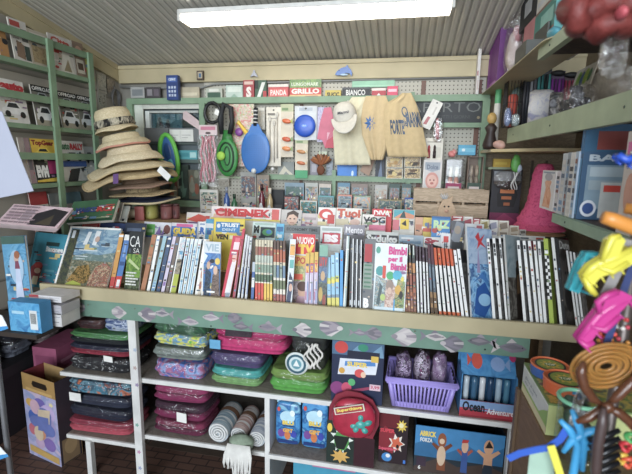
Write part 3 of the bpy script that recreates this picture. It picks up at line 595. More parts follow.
for i in range(4):
    bx = 417.6+i*3.5
    smag(ORD[i]+' of four white spined comics left of the orange topped ones', bx, 415.6+i*3.3, 246+i*.6, 1.9, 14, 'e4e4e2', '3a3c42', [('r', 0, .78, 1, 1, '4a3a44')], [('r', 0, .75, 1, 1, '52343e'), ('r', .05, .1, .9, .6, GREYP)], group='white spined comics', name='comic_book', cat='comic book', wd=.16)
for i in range(2):
    bx = 431.4+i*3.6
    smag(('Left' if i == 0 else 'Right')+' one of two brown panelled comics beside the orange topped spines', bx, 427.4+i*2.9, 244+i, 3.2, 14, '4d5a66', '3d4650', [('r', 0, .0, 1, .32, 'a07a4a'), ('r', .1, .02, .9, .1, '4a3420'), ('r', .1, .16, .9, .24, '5a4028'), ('r', 0, .72, 1, 1, '5a2f3a'), ('r', .3, .35, .7, .68, '7f8f9a')], group='brown panelled comics', name='comic_book', cat='comic book', wd=.14)
for i in range(5):
    bx = 439.4+i*4.5
    smag(ORD[i]+' of five white comic spines with orange tops and feet', bx, 433.6+i*3.9, 247.6+i*.3, 2.5, 16, 'e9e8e4', '2c3440', bands((.06, 'd8652c'), (.68, 'e9e8e4'), (.26, 'd25a2a')), [('r', 0, .76, 1, 1, 'd25a2a'), ('r', 0, 0, 1, .06, 'd8652c'), ('r', .05, .15, .95, .7, PRINT(('1f2733', '3f5a6a', '6a7a80'), 40, 3))], group='white spines with orange tops', name='comic_book', cat='comic book', wd=.15)
for i in range(2):
    bx = 461.6+i*4.2
    smag(('Left' if i == 0 else 'Right')+' of two plain white spined comics beside the blue sea covers', bx, 453.4+i*3.6, 250-i, 2.9, 16, 'ececea', '23262c', (), [('r', .05, .1, .95, .8, GREYP)], name='comic_book', cat='comic book', wd=.15, group='plain white spined comics')
smag('comic with a painted blue sea cover and red title, facing half right', 470.4, 465.4, 227.5, 1.6, 52, 'd8dadc', '6f9cc8', (), [('r', 0, 0, 1, .62, SEAM), ('r', 0, .6, 1, 1, PRINT(('8aa4c4', 'a9bcd2', '7f98bc'), 20, 2)), ('p', [(.1, .05), (.5, .0), (.9, .2), (.6, .4), (.25, .32)], '2458a0'), ('e', .55, .2, .25, .07, '8fc0e4'), ('p', [(.1, .38), (.4, .44), (.8, .4), (.5, .5)], '3f78b8'), ('p', [(.3, .9), (.45, .96), (.5, .88), (.7, .94), (.55, .85), (.75, .78), (.5, .82), (.35, .76), (.42, .85)], 'c8323a'), ('p', [(.3, .5), (.4, .8), (.44, .5)], '9a8ab0')], name='comic_book', cat='comic book', wd=.115)
for i, (bx, tx) in enumerate(((492.8, 486.6), (499.4, 492.4), (505.8, 498.8))):
    smag(ORD[i]+' of three white spines with black lettering right of the blue sea cover', bx, tx, 238.5-i*.4, 2.8, 30, 'ebebe8', '26282c', specks(rg, 6, ['2a2a2c', '55585c'], .72, .97), [('r', 0, 0, 1, .95, GREYP)], name='comic_book', cat='comic book', wd=.055, group='white spines with black lettering', psi=34)
smag('comic with a grey cover, pale blue sky and a brown figure', 508.6, 503, 234.5, 2.0, 40, 'b8b8b4', '8e8c88', (), [('r', 0, 0, 1, .5, PRINT(('5c5852', '8a867e', '3f3a36', '6f685c'), 30, 2)), ('r', 0, .5, 1, 1, PRINT(('8fa8b4', 'a9b8bc', '6f8f9c'), 14, 3)), ('p', [(.45, 0), (.95, 0), (.95, .4), (.75, .7), (.55, .6), (.5, .3)], '2b2320'), ('e', .72, .66, .12, .05, '5c4634'), ('p', [(.55, .3), (.8, .32), (.75, .55), (.6, .52)], '7a5c3c')], name='comic_book', cat='comic book', wd=.125, psi=38)
for i, (bx, tx) in enumerate(((523.6, 516.8), (530.2, 522.6), (536, 527.8), (540.4, 533.2), (544, 537.4))):
    smag(ORD[i]+' of five white spines left of the lime green one', bx, tx, 240.4+i*.2, 2.8, 30, 'ecece9', '2a292b', specks(rg, 3, ['44444a', '8a2a34' if i in (2, 3) else '3a3a40'], .85, .98), [('r', 0, 0, 1, 1, GREYP), ('r', 0, .9, 1, 1, '8a2a34' if i == 2 else '55585c')], name='comic_book', cat='comic book', wd=.05, group='white spines left of the lime one', psi=34)
smag('comic with a lime green spine and black and white chequers', 549.6, 543.4, 238.5, 4.2, 16, 'a6bc2e', '8aa02a', [('r', 0, .28, 1, .80, 'f0f0ec')]+[('r', 0 if k % 2 else .5, .28+k*.04, .5 if k % 2 else 1, .32+k*.04, '141414') for k in range(13)]+[('r', .1, .82, .9, .86, 'f4f4ee')], name='comic_book', cat='comic book', wd=.05, psi=30)
smag('comic with a plain white spine right of the chequered lime one', 559.8, 551, 237.6, 3, 24, 'e8e8e4', '333336', (), [('r', 0, 0, 1, 1, GREYP)], name='comic_book', cat='comic book', wd=.05, psi=34)
smag('dark grey portrait comic with white title letters right of the white spine', 564, 555.4, 238.5, 2, 46, '2a2a2c', '3a393a', (), [('r', 0, 0, 1, 1, PRINT(('2b2a2a', '4a4746', '6f6a66', '3a3836'), 22, 4)), ('t', 'Dute', .1, .88, .98, .98, 'dcdcd8', .03), ('e', .5, .55, .3, .2, '5d5854'), ('e', .5, .3, .35, .16, '312f2f'), ('e', .38, .6, .06, .02, '1a1a1a'), ('e', .62, .6, .06, .02, '1a1a1a')], name='comic_book', cat='comic book', wd=.10, psi=40)
for i, (bx, tx) in enumerate(((576, 566), (579, 569.4), (582.4, 573))):
    smag(ORD[i]+' of three dark comics with hairline white spines at the right end', bx, tx, 250.5+i, 1.8, 30, 'd8d8d4', '3b3a3c', (), [('r', 0, 0, 1, 1, GREYP)], name='comic_book', cat='comic book', wd=.05, group='dark comics at the right end', psi=40)

flush()
# ================================================================ rows behind the front row
def rmag(label, x0, x1, y0, y1, Y, zb, yv, deco, base='d8d4ca', tilt=13, th=.006, name='magazine', cat='magazine', group=None, pages=PAPER):
    """magazine facing out on a step at height zb; x0..x1, y0/y1 = its top corners in the image, yv = lowest visible row"""
    t = math.radians(tilt); V = Vv((0, math.sin(t), math.cos(t))); n = Vv((0, -math.cos(t), math.sin(t))); Q = Vv((0, Y, zb)); U = Vv((1, 0, 0))
    A = PP(x0, y0, Q, n); B = PP(x1, y1, Q, n); C = PP((x0+x1)/2, yv, Q, n)
    w = B.x-A.x; h = ((A+B)/2-Q).dot(V); hv = (C-Q).dot(V)
    O = Vv((A.x, Y, zb+.003)); r = thing(name, label, cat, O, group); Z = Vv((0, 0, 0)); N = U.cross(V)
    a = MB(); a.obox(Z, U*w, V*h, -N*.0008, base); a.obox(-N*th, U*w, V*h, N*.0008, base); a.deco(V*hv, U*w, V*(h-hv), list(deco[:1])+busy(BR_, w, h-hv, 1.6)+list(deco[1:])); a.build('cover', r)
    a = MB(); a.obox(-N*(th-.001)+U*.001, U*(w-.002), V*(h-.002), N*(th-.002), pages); a.build('pages', r); return r
R2, R3 = 1.95, 2.11
def R_(*a, **k): return rmag(*a, Y=k.pop('Y', R2), zb=k.pop('zb', RZ1), **k) if False else None
def row2(label, x0, x1, y0, y1, yv, deco, base='d8d4ca', dy=0, **k): return rmag(label, x0, x1, y0, y1, R2+dy, RZ1, yv, deco, base, **k)
def row3(label, x0, x1, y0, y1, yv, deco, base='d8d4ca', dy=0, **k): return rmag(label, x0, x1, y0, y1, R3+dy, RZ2, yv, deco, base, **k)
row2('pale lilac magazine with a green square logo behind the pale spines', 144.5, 171.5, 222, 223.5, 238, [('r', 0, 0, 1, 1, 'dcdce4'), ('r', .08, .1, .42, .85, '5fae52'), ('r', .14, .3, .36, .5, 'a8d49a'), ('p', [(.45, .2), (.6, .75), (.66, .2), (.78, .7), (.74, .15)], '8a6fb0'), ('e', .86, .55, .12, .3, '7a4a44'), ('r', 0, 0, 1, .1, '4a6fc0')])
row2('blue puzzle magazine with yellow capitals behind the pale blue spines', 172, 197.4, 223, 224.5, 241, [('r', 0, 0, 1, 1, '3f7ac4'), ('r', 0, .8, 1, 1, 'd6d2d8'), ('r', .2, .78, .85, .95, 'd8649a'), ('t', 'GUIDA', .08, .34, .98, .72, 'f0cf2a', .06), ('r', .5, .05, .95, .22, 'e2c43a'), ('r', 0, .0, .4, .2, '2f5fa6')], '3f7ac4')
row2('white magazine with a blue letter R on its cover', 198, 206, 222, 222.6, 244, [('r', 0, 0, 1, 1, 'e9e9ea'), ('t', 'R', .35, .42, .98, .75, '3468b8', .06), ('r', 0, 0, .2, 1, 'c4c6c8'), ('r', .3, .85, .9, .92, '8aa0c0')])
row2('narrow teal and blue magazine left of the yellow one', 206.4, 214, 219.5, 219.8, 242, [('r', 0, 0, 1, 1, '4f9fc4'), ('r', 0, .6, 1, .8, 'd8dce0'), ('r', .5, 0, 1, .5, 'e0c03a'), ('r', .2, .3, .8, .5, '2f5f9a')], '4f9fc4')
row2('yellow magazine with a blue panel of white lettering', 214.4, 245, 218.6, 220, 241.5, [('r', 0, 0, 1, 1, 'edd23a'), ('r', .08, .38, .86, .84, '3f86c0'), ('t', 'TRUST', .24, .62, .84, .80, 'f2f2ee', .05), ('t', 'DENT', .3, .44, .74, .56, 'cfe0ea', .03), ('e', .17, .66, .06, .1, 'e8e8e4'), ('t', 'VEN', .1, .05, .5, .28, '2a2a26', .04), ('r', .55, .08, .9, .25, 'f4ecc0')], 'edd23a')
row2('pale green magazine with a black letter M and a dark picture box', 253, 276, 222.5, 223.5, 240, [('r', 0, 0, 1, 1, 'c9dcd6'), ('t', 'M', .06, .35, .3, .8, '1d2420', .08), ('r', .36, .12, .98, .72, '23363a'), ('e', .66, .42, .22, .2, '4f9a5a'), ('e', .72, .45, .12, .12, '3f86c4'), ('r', .1, .84, .9, .95, 'a8c0b4')])
row2('bright cyan magazine beside the pale green one', 276.6, 284.4, 224, 224.4, 240, [('r', 0, 0, 1, 1, '5fb4d8'), ('r', .1, .5, .9, .8, '2f6a9a'), ('r', .2, .1, .8, .3, 'd8e4e4')], '5fb4d8')
row2('grey motoring magazine with small black capitals along its top', 285, 320, 225.6, 227.5, 242, [('r', 0, 0, 1, 1, '9a9da0'), ('r', 0, .5, 1, 1, '6f7476'), ('t', 'ECONOMY TIME', .06, .66, .94, .86, '1d1f20', .03), ('p', [(.1, .05), (.2, .4), (.7, .45), (.9, .1)], 'b8bcc0'), ('r', .3, .2, .6, .34, '2a2f34')], '6f7476')
row2('white magazine with big red BS letters on a pink panel', 320.6, 342.6, 226.5, 227.8, 252, [('r', 0, 0, 1, 1, 'dde0de'), ('r', .08, .82, .92, .94, 'a8b4b0'), ('r', .12, .3, .92, .74, 'c8384a'), ('t', 'BS', .2, .36, .84, .68, 'f2e9e8', .08), ('r', 0, 0, 1, .26, 'c4ccc8')])
row2('mauve grey magazine with a white script title behind the black spines', 344.5, 365, 225, 226, 240, [('r', 0, 0, 1, 1, '8f8a94'), ('t', 'Mento', .08, .42, .92, .86, 'e6e4e6', .02), ('r', 0, 0, 1, .3, '5c5a60')], '8f8a94')
row2('black magazine with curly white Sudoku lettering', 366, 398.4, 231.5, 233.5, 246, [('r', 0, 0, 1, 1, '26282a'), ('r', 0, .76, 1, 1, 'c9ccc6'), ('t', 'Suduko', .02, .2, .98, .78, 'e9e9e6', .05)], '26282a')
row2('pale blue grey magazine between the Sudoku one and the red Sp one', 399, 423.6, 235, 236.6, 248, [('r', 0, 0, 1, 1, '9fb2c0'), ('r', .05, .3, .9, .5, '5f7f9a'), ('r', .1, .65, .6, .8, 'dfe4e6')], '9fb2c0')
row2('white magazine with dark red Sp letters behind the orange topped comics', 424, 440.4, 237, 238.4, 248, [('r', 0, 0, 1, 1, 'e0dcd8'), ('t', 'Sp', .06, .2, .9, .9, 'a8243a', .08)])
row2('blue magazine with pale RIZ capitals standing tall in the second row', 432, 450.5, 216.6, 217.8, 238, [('r', 0, 0, 1, 1, '3d86c4'), ('t', 'RIZ', .1, .42, .98, .82, 'bfe0a8', .05), ('t', 'PASSA', .3, .06, .95, .24, 'e9eeee', .03), ('r', 0, .9, 1, 1, '2f6aa4')], '3d86c4', dy=.035)
row2('white magazine with a small red square badge below the RIZ one', 440.8, 450.6, 233.6, 234.4, 252, [('r', 0, 0, 1, 1, 'e4e4e6'), ('r', .3, .5, .8, .84, 'd83a34'), ('r', .4, .15, .5, .5, '4a4a52'), ('r', .6, .15, .7, .5, '4a4a52')])
row2('dark picture magazine behind the plain white spines', 451.4, 464.6, 221, 222, 252, [('r', 0, 0, 1, 1, '5a5a60'), ('p', [(0, .4), (.6, .2), (1, .9), (.4, 1)], '8a8f98'), ('r', .1, .05, .9, .3, '2b2c30'), ('e', .5, .7, .25, .14, 'a89888')], '5a5a60')
row2('grey white magazine just behind the blue sea cover', 465.4, 484, 224, 225, 240, [('r', 0, 0, 1, 1, 'cfd0d2'), ('r', .1, .3, .5, .8, '8f98a8'), ('r', .6, .2, .9, .9, 'b0505a')])
row2('pale grey comic volume behind the white spines with black lettering', 485, 503, 236, 237, 246, [('r', 0, 0, 1, 1, 'd9d9d6'), ('r', .05, .55, .95, .7, '5a5a5c')])
row2('plain cream comic volume behind the five white spines', 505, 545, 235, 237.5, 246, [('r', 0, 0, 1, 1, 'd8d6d0'), ('r', .3, .4, .9, .6, '9a9a98')])
# third row
#row3('white paper with faded red print behind the lilac magazine', 150, 186, 216.5, 218, 226, [('r', 0, 0, 1, 1, 'd8c8bc'), ('r', .3, .3, .7, .7, 'cfa89a')])
row3('folded red and white leaflet beside the mounted title strip', 187, 211, 212.5, 214, 226, [('r', 0, 0, 1, 1, 'd9cfc8'), ('p', [(0, .4), (.5, .9), (1, .6), (.6, .2)], 'c8493a'), ('r', .1, .05, .8, .25, '7a5a8a')])
row3('wide magazine with a row of red capitals across its top', 212, 281, 206.5, 209, 221, [('r', 0, 0, 1, 1, 'e9dcd8'), ('p', [(0, 0), (.3, 0), (.36, .5), (.1, .6)], 'd8a8a0'), ('t', 'CIMENEK', .06, .25, .86, .86, 'cc2f34', .05), ('r', .88, .1, .98, .9, 'd8605a'), ('r', 0, .0, 1, .12, 'd8c440')])
row3('magazine with a short haired face on a pale grey cover', 281.6, 302, 209.8, 211, 227, [('r', 0, 0, 1, 1, 'c4beb8'), ('e', .55, .42, .26, .36, 'd9b39c'), ('p', [(.26, .4), (.3, .8), (.6, .98), (.86, .8), (.82, .55), (.6, .74), (.4, .68)], '4a382c'), ('e', .46, .46, .05, .04, '3a2c28'), ('e', .66, .46, .05, .04, '3a2c28'), ('r', .46, .2, .66, .24, 'b06a62')])
row3('pinkish grey magazine right of the face cover', 302.6, 318, 213.6, 214.6, 227, [('r', 0, 0, 1, 1, 'c9bcba'), ('r', .1, .5, .9, .7, 'a8989a'), ('r', .2, .2, .7, .3, 'b86a70')])
row3('white magazine with a red swirl behind the BS cover', 318.6, 336, 207.6, 208.6, 226, [('r', 0, 0, 1, 1, 'e9e2dc'), ('e', .45, .62, .4, .3, 'd84a44'), ('e', .5, .58, .26, .18, 'e9e2dc'), ('r', .55, .1, .95, .6, 'c83c38'), ('r', 0, .0, .5, .2, 'd8c890')])
row3('white magazine with red and brown italic title letters', 336.6, 362, 208, 209.5, 226, [('r', 0, 0, 1, 1, 'e6dfd4'), ('t', 'Tuoi', .04, .45, .95, .95, 'c8573a', .05), ('r', 0, 0, .5, .35, 'c8bc9a'), ('e', .75, .2, .2, .18, 'd8b4a4')])
row3('fashion magazine with large black capitals and a pink foot', 362.6, 386, 214.5, 216, 231, [('r', 0, 0, 1, 1, 'e4dcd4'), ('t', 'VOG', .04, .45, .98, .85, '1c1a1a', .03), ('r', .3, 0, 1, .35, 'd86a8a'), ('r', .5, .9, 1, 1, 'c42a34')])
row3('gossip magazine with DIVA in white on a red panel', 372.5, 392, 209.2, 210, 219, [('r', 0, 0, 1, 1, 'd3303a'), ('t', 'DIVA', .08, .2, .92, .85, 'f4eeea', .04)], 'd3303a', dy=.03)
row3('travel magazine with a teal and sunset strip on top', 393.4, 415, 209.6, 211, 231, [('r', 0, 0, 1, 1, 'd8d0c4'), ('r', .03, .58, .97, .98, '4fa8b4'), ('p', [(.03, .58), (.97, .58), (.97, .75), (.5, .9)], 'e0906a'), ('p', [(.3, .6), (.5, .98), (.6, .6)], '2a4a4a'), ('r', .35, .05, .75, .55, 'e8c62e'), ('p', [(.4, .3), (.6, .5), (.64, .2)], '2a241e'), ('r', 0, 0, .3, .5, 'd8707a')])
row3('peach coloured paperback right of the yellow patch', 415.4, 423, 217.6, 218, 236, [('r', 0, 0, 1, 1, 'd9a888'), ('r', .1, .3, .9, .6, 'c88464')], 'd9a888')
row3('yellow paperback with a red stripe left of the RIZ magazine', 423.4, 432, 217.8, 218.4, 236, [('r', 0, 0, 1, 1, 'e2c34a'), ('r', 0, .2, 1, .4, 'd05a44')], 'e2c34a')
for i, (x0, x1, y, c, d) in enumerate(((452, 463, 216.5, 'b8424e', 'f0e6e0'), (463.6, 473, 217, 'd8cfc8', 'b04a58'), (473.6, 480, 219, 'c85a6a', 'e8dcd4'), (480.6, 489, 220, 'd8d2b0', '9a8a4a'), (489.6, 498, 220.5, 'dcd8d4', '9a9ab0'), (498.6, 509, 221, 'cfc4b4', '8a7a6a'), (509.6, 519, 226, 'c8bcaa', 'a08a70'), (519.6, 526, 230, 'b8b0a6', '6a625a'))):
    row3(('crimson magazine with pale bars', 'pale magazine with crimson bars', 'rose pink magazine with cream bars', 'straw coloured magazine with olive bars', 'white magazine with lavender bars', 'beige magazine with brown bars', 'sandy magazine with tan bars', 'grey beige magazine with dark bars')[i]+' at the right of the third row', x0, x1, y, y+.5, 238, [('r', 0, 0, 1, 1, c), ('r', .15, .15, .85, .3, d), ('p', [(.2, .45), (.9, .55), (.8, .9), (.1, .8)], d), ('r', .1, .92, .9, .97, WHITE)], c)
# ---------------------------------------------------------------- hats on the left
hx = PY(134, 200, 2.26); HY = 2.26
a = MB(); q0, q1 = PY(84, 222, 2.1).x, PY(184, 222, 2.1).x; HZ = PY(140, 219, 2.16).z
a.box((q0, 2.085, .966), (q1, 2.437, HZ), TAN); tag(a.build('display_riser', loc=((q0+q1)/2, 2.25, .965)), 'low wooden box under the stacked sun hats', 'riser')
top = PY(140, 203, 2.2).z
def pot(label, x, wpx, c, c2, Y=2.2, lid=False):
    p = PY(x, 212, Y); r = wpx/2/ppm(p); o = thing('storage_jar', label, 'jar', (p.x, Y, HZ))
    h = top-HZ; a = MB(); a.lathe((0, 0, .001), [(r*.94, 0), (r, .01), (r, h*.85)], M(c, .5), 24, cap=True); a.deco((-r*.5, -r*.9, h*.2), (r, 0, 0), (0, 0, h*.45), [('e', .5, .5, .4, .4, c2)], off=.002); a.build('body', o)
    a = MB(); a.lathe((0, 0, 0), [(r*1.01, h*.85), (r*1.01, h*.97), (r*.95, h)], M(c2, .5), 24, cap=True); a.build('lid', o)
pot('yellow green jar under the navy hat brim', 150, 16, 'a8a24a', '7f8038'); pot('maroon jar right of the yellow green one', 166.5, 11, '7d4a48', '5f3434'); pot('small dark maroon jar at the right end under the hats', 176, 7, '6a3a3a', '4a2828', 2.23); pot('olive grey jar at the left under the hats', 125, 13, '6f7060', '54554a', 2.3)
a = MB()
for k in range(1): a.tube([PY(122, 216, 2.11)+Vv((0, 0, .01)), PY(136, 215, 2.11)+Vv((0, .02, .01))], .026, M('d8c8aa'), 16)
p = PY(130, 220, 2.12)
tag(a.build('paper_roll', loc=(p.x, 2.12, HZ)), 'cream paper roll lying in front of the jars', 'paper roll')
pr = PY(141, 222, 2.12); a = MB(); a.obox((pr.x-.022, 2.10, HZ+.001), (.046, .012, 0), (-.01, .03, 0), (.0, 0, .075), M('9a4238')); tag(a.build('small_box', loc=(pr.x, 2.1, HZ)), 'small brick red box leaning by the cream paper roll', 'box')
STRAW = ('d9c9a0', 'c7b385', 'e2d6b4')
def weave(c1, c2): return PRINT((c1, c2, c1), 90, 3, .75, .6, (1, 1, 2.5))
def hat(label, px, py, rpx, crown_r, crown_h, mat, tx=0, ty=0, droop=.03, wav=.01, band=None, seed=0, bandcol='1d1a18', flat=False, edge=None):
    p = PY(px, py, HY); s = 1/ppm(p); R = rpx*s; cr = crown_r*s; ch = crown_h*s
    t = thing('sun_hat', label, 'hat', p, 'stacked sun hats'); A = Matrix.Rotation(math.radians(tx), 3, 'X') @ Matrix.Rotation(math.radians(ty), 3, 'Y')
    def wave(q, th, r, z):
        k = max(0, (r-cr)/(R-cr)) if R > cr else 0
        return q+Vv((0, 0, wav*k*(math.sin(3*th+seed)+.6*math.sin(5*th+seed*2))))
    prof = [(.001, ch), (cr*.55, ch), (cr*.82, ch*.93), (cr*.93, ch*.75), (cr, ch*.1), (cr*1.06, 0)]+[(cr*1.06+(R-cr*1.06)*k/6, -droop*(k/6)**2) for k in range(1, 7)]
    a = MB(); a.lathe((0, 0, 0), prof, mat, 40, A, wave); a.build('straw_body', t, solid=.004)
    if band:
        b = MB(); b.lathe((0, 0, 0), [(cr*1.10, .012), (cr*1.045, ch*.45)], bandcol if not isinstance(bandcol, str) else M(bandcol, .7), 40, A); b.build('hat_band', t, solid=.004)
    if edge:
        b = MB(); pts = [A @ wave(Vv((R*math.cos(th), R*math.sin(th), -droop)), th, R, 0) for th in [2*math.pi*k/40 for k in range(40)]]
        b.tube(pts, .006, M(edge, .8), 6, closed=True); b.build('brim_edging', t)
    HATS.append(t); return t
HATS = []
w1, w2, w3 = weave('e6d8b4', 'c8b488'), weave('dcc89c', 'bca476'), weave('ecdfc0', 'd0bc92')
STRIPE = PRINT(('1c1a1a', '2a2724', 'c9bfa4', '1c1a1a'), 60, 9, .8, .3, (1, 1, .3))
hat('navy blue wide brimmed hat at the bottom of the stack', 144, 198, 34, 16, 6, M('2c3350', .85, 0, .15, 60), 2, -2, .010, .003, edge='cdbd94', seed=1)
hat('dark woven hat with a spotted brim just above the navy one', 143.5, 191.5, 32, 16, 6, PRINT(('8a744e', 'c4ad80', '5c4a34'), 60, 5, .8), 2, -4, .012, .004, seed=1)
hat('dusty pink straw hat in the lower half of the stack', 141, 183, 29, 17, 6, weave('b89a82', '94785e'), 2, -6, .018, .004, seed=1, edge='9a7a66')
hat('tan floppy hat with the widest brim in the stack', 129.5, 172, 44, 20, 7, w2, 4, -9, .045, .015, seed=4.3, edge='c0a676')
hat('pale gold straw hat above the widest tan one', 130.5, 164, 40, 20, 7, w1, 4, -9, .040, .013, seed=4.3, edge='cdb88a')
hat('cream straw hat with an open lattice crown in mid stack', 130, 154, 31, 21, 8, w3, 4, -9, .045, .008, seed=4.3)
hat('straw hat with a coral pink edged brim, second from the top', 122, 141, 25.5, 18, 7, w1, 6, -11, .030, .005, seed=5, edge='c98a74')
hat('straw hat with a black striped band on top of the stack', 116.5, 129, 20.5, 17.5, 20, w1, 6, -12, .012, .004, band=1, bandcol=STRIPE, seed=1.5)
a = MB(); p = PY(157, 171, 1.99); a.obox(p, Vv((.05, .01, -.05)), Vv((.04, 0, .055))*.5, Vv((0, .001, 0)), WHITE); a.build('price_tag', HATS[4], HATS[4].location)['label'] = 'white card price tag'
a = MB(); p = PY(113, 184, 1.99); a.obox(p, (.03, 0, .004), (.004, 0, .05), (0, .002, 0), '6f4a86'); a.build('price_tag', HATS[3], HATS[3].location)['label'] = 'small purple tag'
# ---------------------------------------------------------------- newspapers and bags at the left end
def slab(label, BL, BR, TL, Y, deco, **k): return mag(label, BL, BR, TL, Y, deco, **k)
slab('green covered magazine with red and blue lettering lying on the papers', (66, 223), (112, 220), (64, 202.5), 1.86, [('r', 0, 0, 1, 1, '3f6a4a'), ('t', 'VIAGGI', .12, .42, .58, .66, '3a4a8a', .06), ('t', 'RCI', .6, .42, .94, .66, 'b83a3a', .06), ('r', .02, .02, .98, .1, '2a4a34')], base='3f6a4a', tilt=40, th=.02)
slab('pale booklet propped right of the green covered magazine', (112.5, 221), (119, 221), (112, 203), 1.97, [('r', 0, 0, 1, 1, 'b8b4ac'), ('r', .6, 0, 1, 1, '8f8a84')], tilt=30)
slab('grey booklet beside the pale one below the hats', (119.5, 222), (126, 222), (118, 206), 1.98, [('r', 0, 0, 1, 1, '9a9c94'), ('r', .2, .2, .8, .8, 'a8aaa2')], tilt=30)
slab('red magazine with its top peeping out over the harbour cover', (80, 236), (97, 236), (76, 221.5), 1.91, [('r', 0, 0, 1, 1, 'b8353a'), ('r', .1, .6, .9, .8, 'd86a64')], base='b8353a', tilt=28)
slab('navy magazine with pale dots behind the orange and blue spines', (97.5, 237), (123, 239), (96, 221.5), 1.91, [('r', 0, 0, 1, 1, '27365c'), ('e', .3, .6, .05, .06, 'a8b4cc'), ('e', .55, .7, .05, .06, 'a8b4cc'), ('e', .75, .5, .05, .06, '6f86b4'), ('r', .1, .3, .9, .36, '4f6490')], base='27365c', tilt=24)
slab('second navy magazine standing behind the green garden magazine', (123.5, 240), (144, 241), (122, 222.5), 1.91, [('r', 0, 0, 1, 1, '2f3a50'), ('r', .1, .5, .8, .7, '5f6f8a')], base='2f3a50', tilt=20)
PK = PRINT(('d8bcc0', 'c8a8ae', 'e2ccd0'), 40, 2, .8, .5, (1, 6, 1))
a = MB()
def newsp(u, v): return None
NP = thing('newspaper', 'topmost folded pink newspaper fanned out at the far left', 'newspaper', PY(34, 222, 1.58))
FO, FU, FV, fw, fh, FN = frame((2, 226), (60, 231), (-4, 206), 1.66, 0, 52); FV = (FV*.9+FN*.0).normalized()
for i in range(5):
    B = FO+FN*(.019*i)+FU*(.024*i-.03)-FV*(.012*i); r = NP if i == 4 else thing('newspaper', ['lowest', 'second lowest', 'middle', 'second highest'][i]+' of the fanned pink newspapers at the far left', 'newspaper', B)
    r.location = B; r['group'] = 'fanned newspapers'; w, h, U, V, N = fw, fh, FU, FV, FN; Z = Vv((0, 0, 0))
    a = MB(); a.obox(Z, U*w, V*h, -N*.002, PK); a.deco(Z, U*w, V*h, ([('p', [(.5, .05), (.95, .05), (.98, .8), (.72, .9), (.5, .6)], '2f2c30'), ('p', [(.6, .1), (.85, .1), (.8, .6)], '4f4638'), ('r', .06, .3, .28, .6, 'b89aa4'), ('r', .3, .2, .46, .7, 'a8949c')] if i == 4 else [])+words(rg, .05, .05, .6, .95, 6, M('8f7a80'))); a.build('front_page', r)
    a = MB(); a.obox(-N*.0022+U*.004, U*(w-.006), V*(h-.004), -N*.010, 'c9b4b4'); a.build('folded_pages', r)
# ================================================================ magazines in the green wall rack
def wmag(label, x0, x1, y0, y1, tier, deco, base='cfcac0', tilt=7, X=-1.818, th=.006, zb=None, pages=PAPER):
    z = (SHELF[tier]+.008 if zb is None else zb)+.002; t = math.radians(tilt); V = Vv((-math.sin(t), 0, math.cos(t))); n = Vv((math.cos(t), 0, math.sin(t))); Q = Vv((X, 0, z))
    A = PP(x0, y0, Q, n); B = PP(x1, y1, Q, n); U = Vv((0, 1, 0)); w = B.y-A.y; h = ((A+B)/2-Q).dot(V); O = Vv((X, A.y, z)); N = U.cross(V); Z = Vv((0, 0, 0))
    r = thing('magazine', label, 'magazine', O); a = MB(); a.obox(Z, U*w, V*h, -N*.0008, base); a.obox(-N*th, U*w, V*h, N*.0008, base); a.deco(Z, U*w, V*h, list(deco[:1])+busy(BR_, w, h, .7)+list(deco[1:])); a.build('cover', r)
    a = MB(); a.obox(-N*(th-.001)+U*.001, U*(w-.002), V*(h-.002), N*(th-.002), pages); a.build('pages', r); return r
def car(u0, v0, u1, v1, body, dark='2a2c30'):
    U = lambda a: u0+(u1-u0)*a; Q = lambda a: v0+(v1-v0)*a
    return [('p', [(U(0), Q(.2)), (U(1), Q(.2)), (U(1), Q(.5)), (U(.8), Q(.6)), (U(.65), Q(.95)), (U(.25), Q(.95)), (U(.12), Q(.6)), (U(0), Q(.5))], body), ('p', [(U(.2), Q(.6)), (U(.7), Q(.6)), (U(.6), Q(.88)), (U(.3), Q(.88))], dark), ('e', U(.2), Q(.2), (u1-u0)*.11, (v1-v0)*.2, '17181a'), ('e', U(.8), Q(.2), (u1-u0)*.11, (v1-v0)*.2, '17181a')]
wmag('magazine with an orange edge at the far left of the top tier', -6, 3.5, 22, 25, 0, [('r', 0, 0, 1, 1, 'b8854a')], 'b8854a')
wmag('white crossword magazine with a red headline in the top tier', 7, 25, 16.5, 22.5, 0, [('r', 0, 0, 1, 1, 'd6d0c8'), ('r', .05, .82, .6, .95, 'b84a44'), ('r', .6, .5, .95, .8, '6a6a66'), ('p', [(.15, .1), (.6, .05), (.65, .4), (.25, .5)], '8a6f5a'), ('r', .65, .05, .95, .4, '3c4a44')]+words(rg, .08, .5, .6, .8, 4, M('9a948c')))
wmag('beige news magazine with a brown landscape in the top tier', 26, 46, 28, 34, 0, [('r', 0, 0, 1, 1, 'c4b8a4'), ('r', .08, .08, .92, .55, PRINT(('8a6f4c', 'b09a72', '5f4c36'), 30, 3)), ('r', .1, .8, .9, .92, 'd8d0c4'), ('r', .1, .62, .7, .7, '7a6a58')])
wmag('white magazine with red Citta lettering at mid top tier', 47, 70, 33, 39.5, 0, [('r', 0, 0, 1, 1, 'd2ccc4'), ('t', 'Citta', .08, .74, .9, .94, 'c04a3c', .04), ('r', .1, .5, .35, .7, 'b04038'), ('p', [(.3, 0), (.9, 0), (.8, .5), (.5, .6)], 'd8d4c8'), ('p', [(.45, .05), (.8, .05), (.7, .4)], '9a8a68')])
wmag('brown covered magazine third from the right in the top tier', 71, 82, 40, 44, 0, [('r', 0, 0, 1, 1, '8f7866'), ('e', .5, .75, .3, .14, 'c49a84'), ('r', .1, .1, .8, .5, 'c8c0b0'), ('r', .2, .2, .7, .4, '5a4438')])
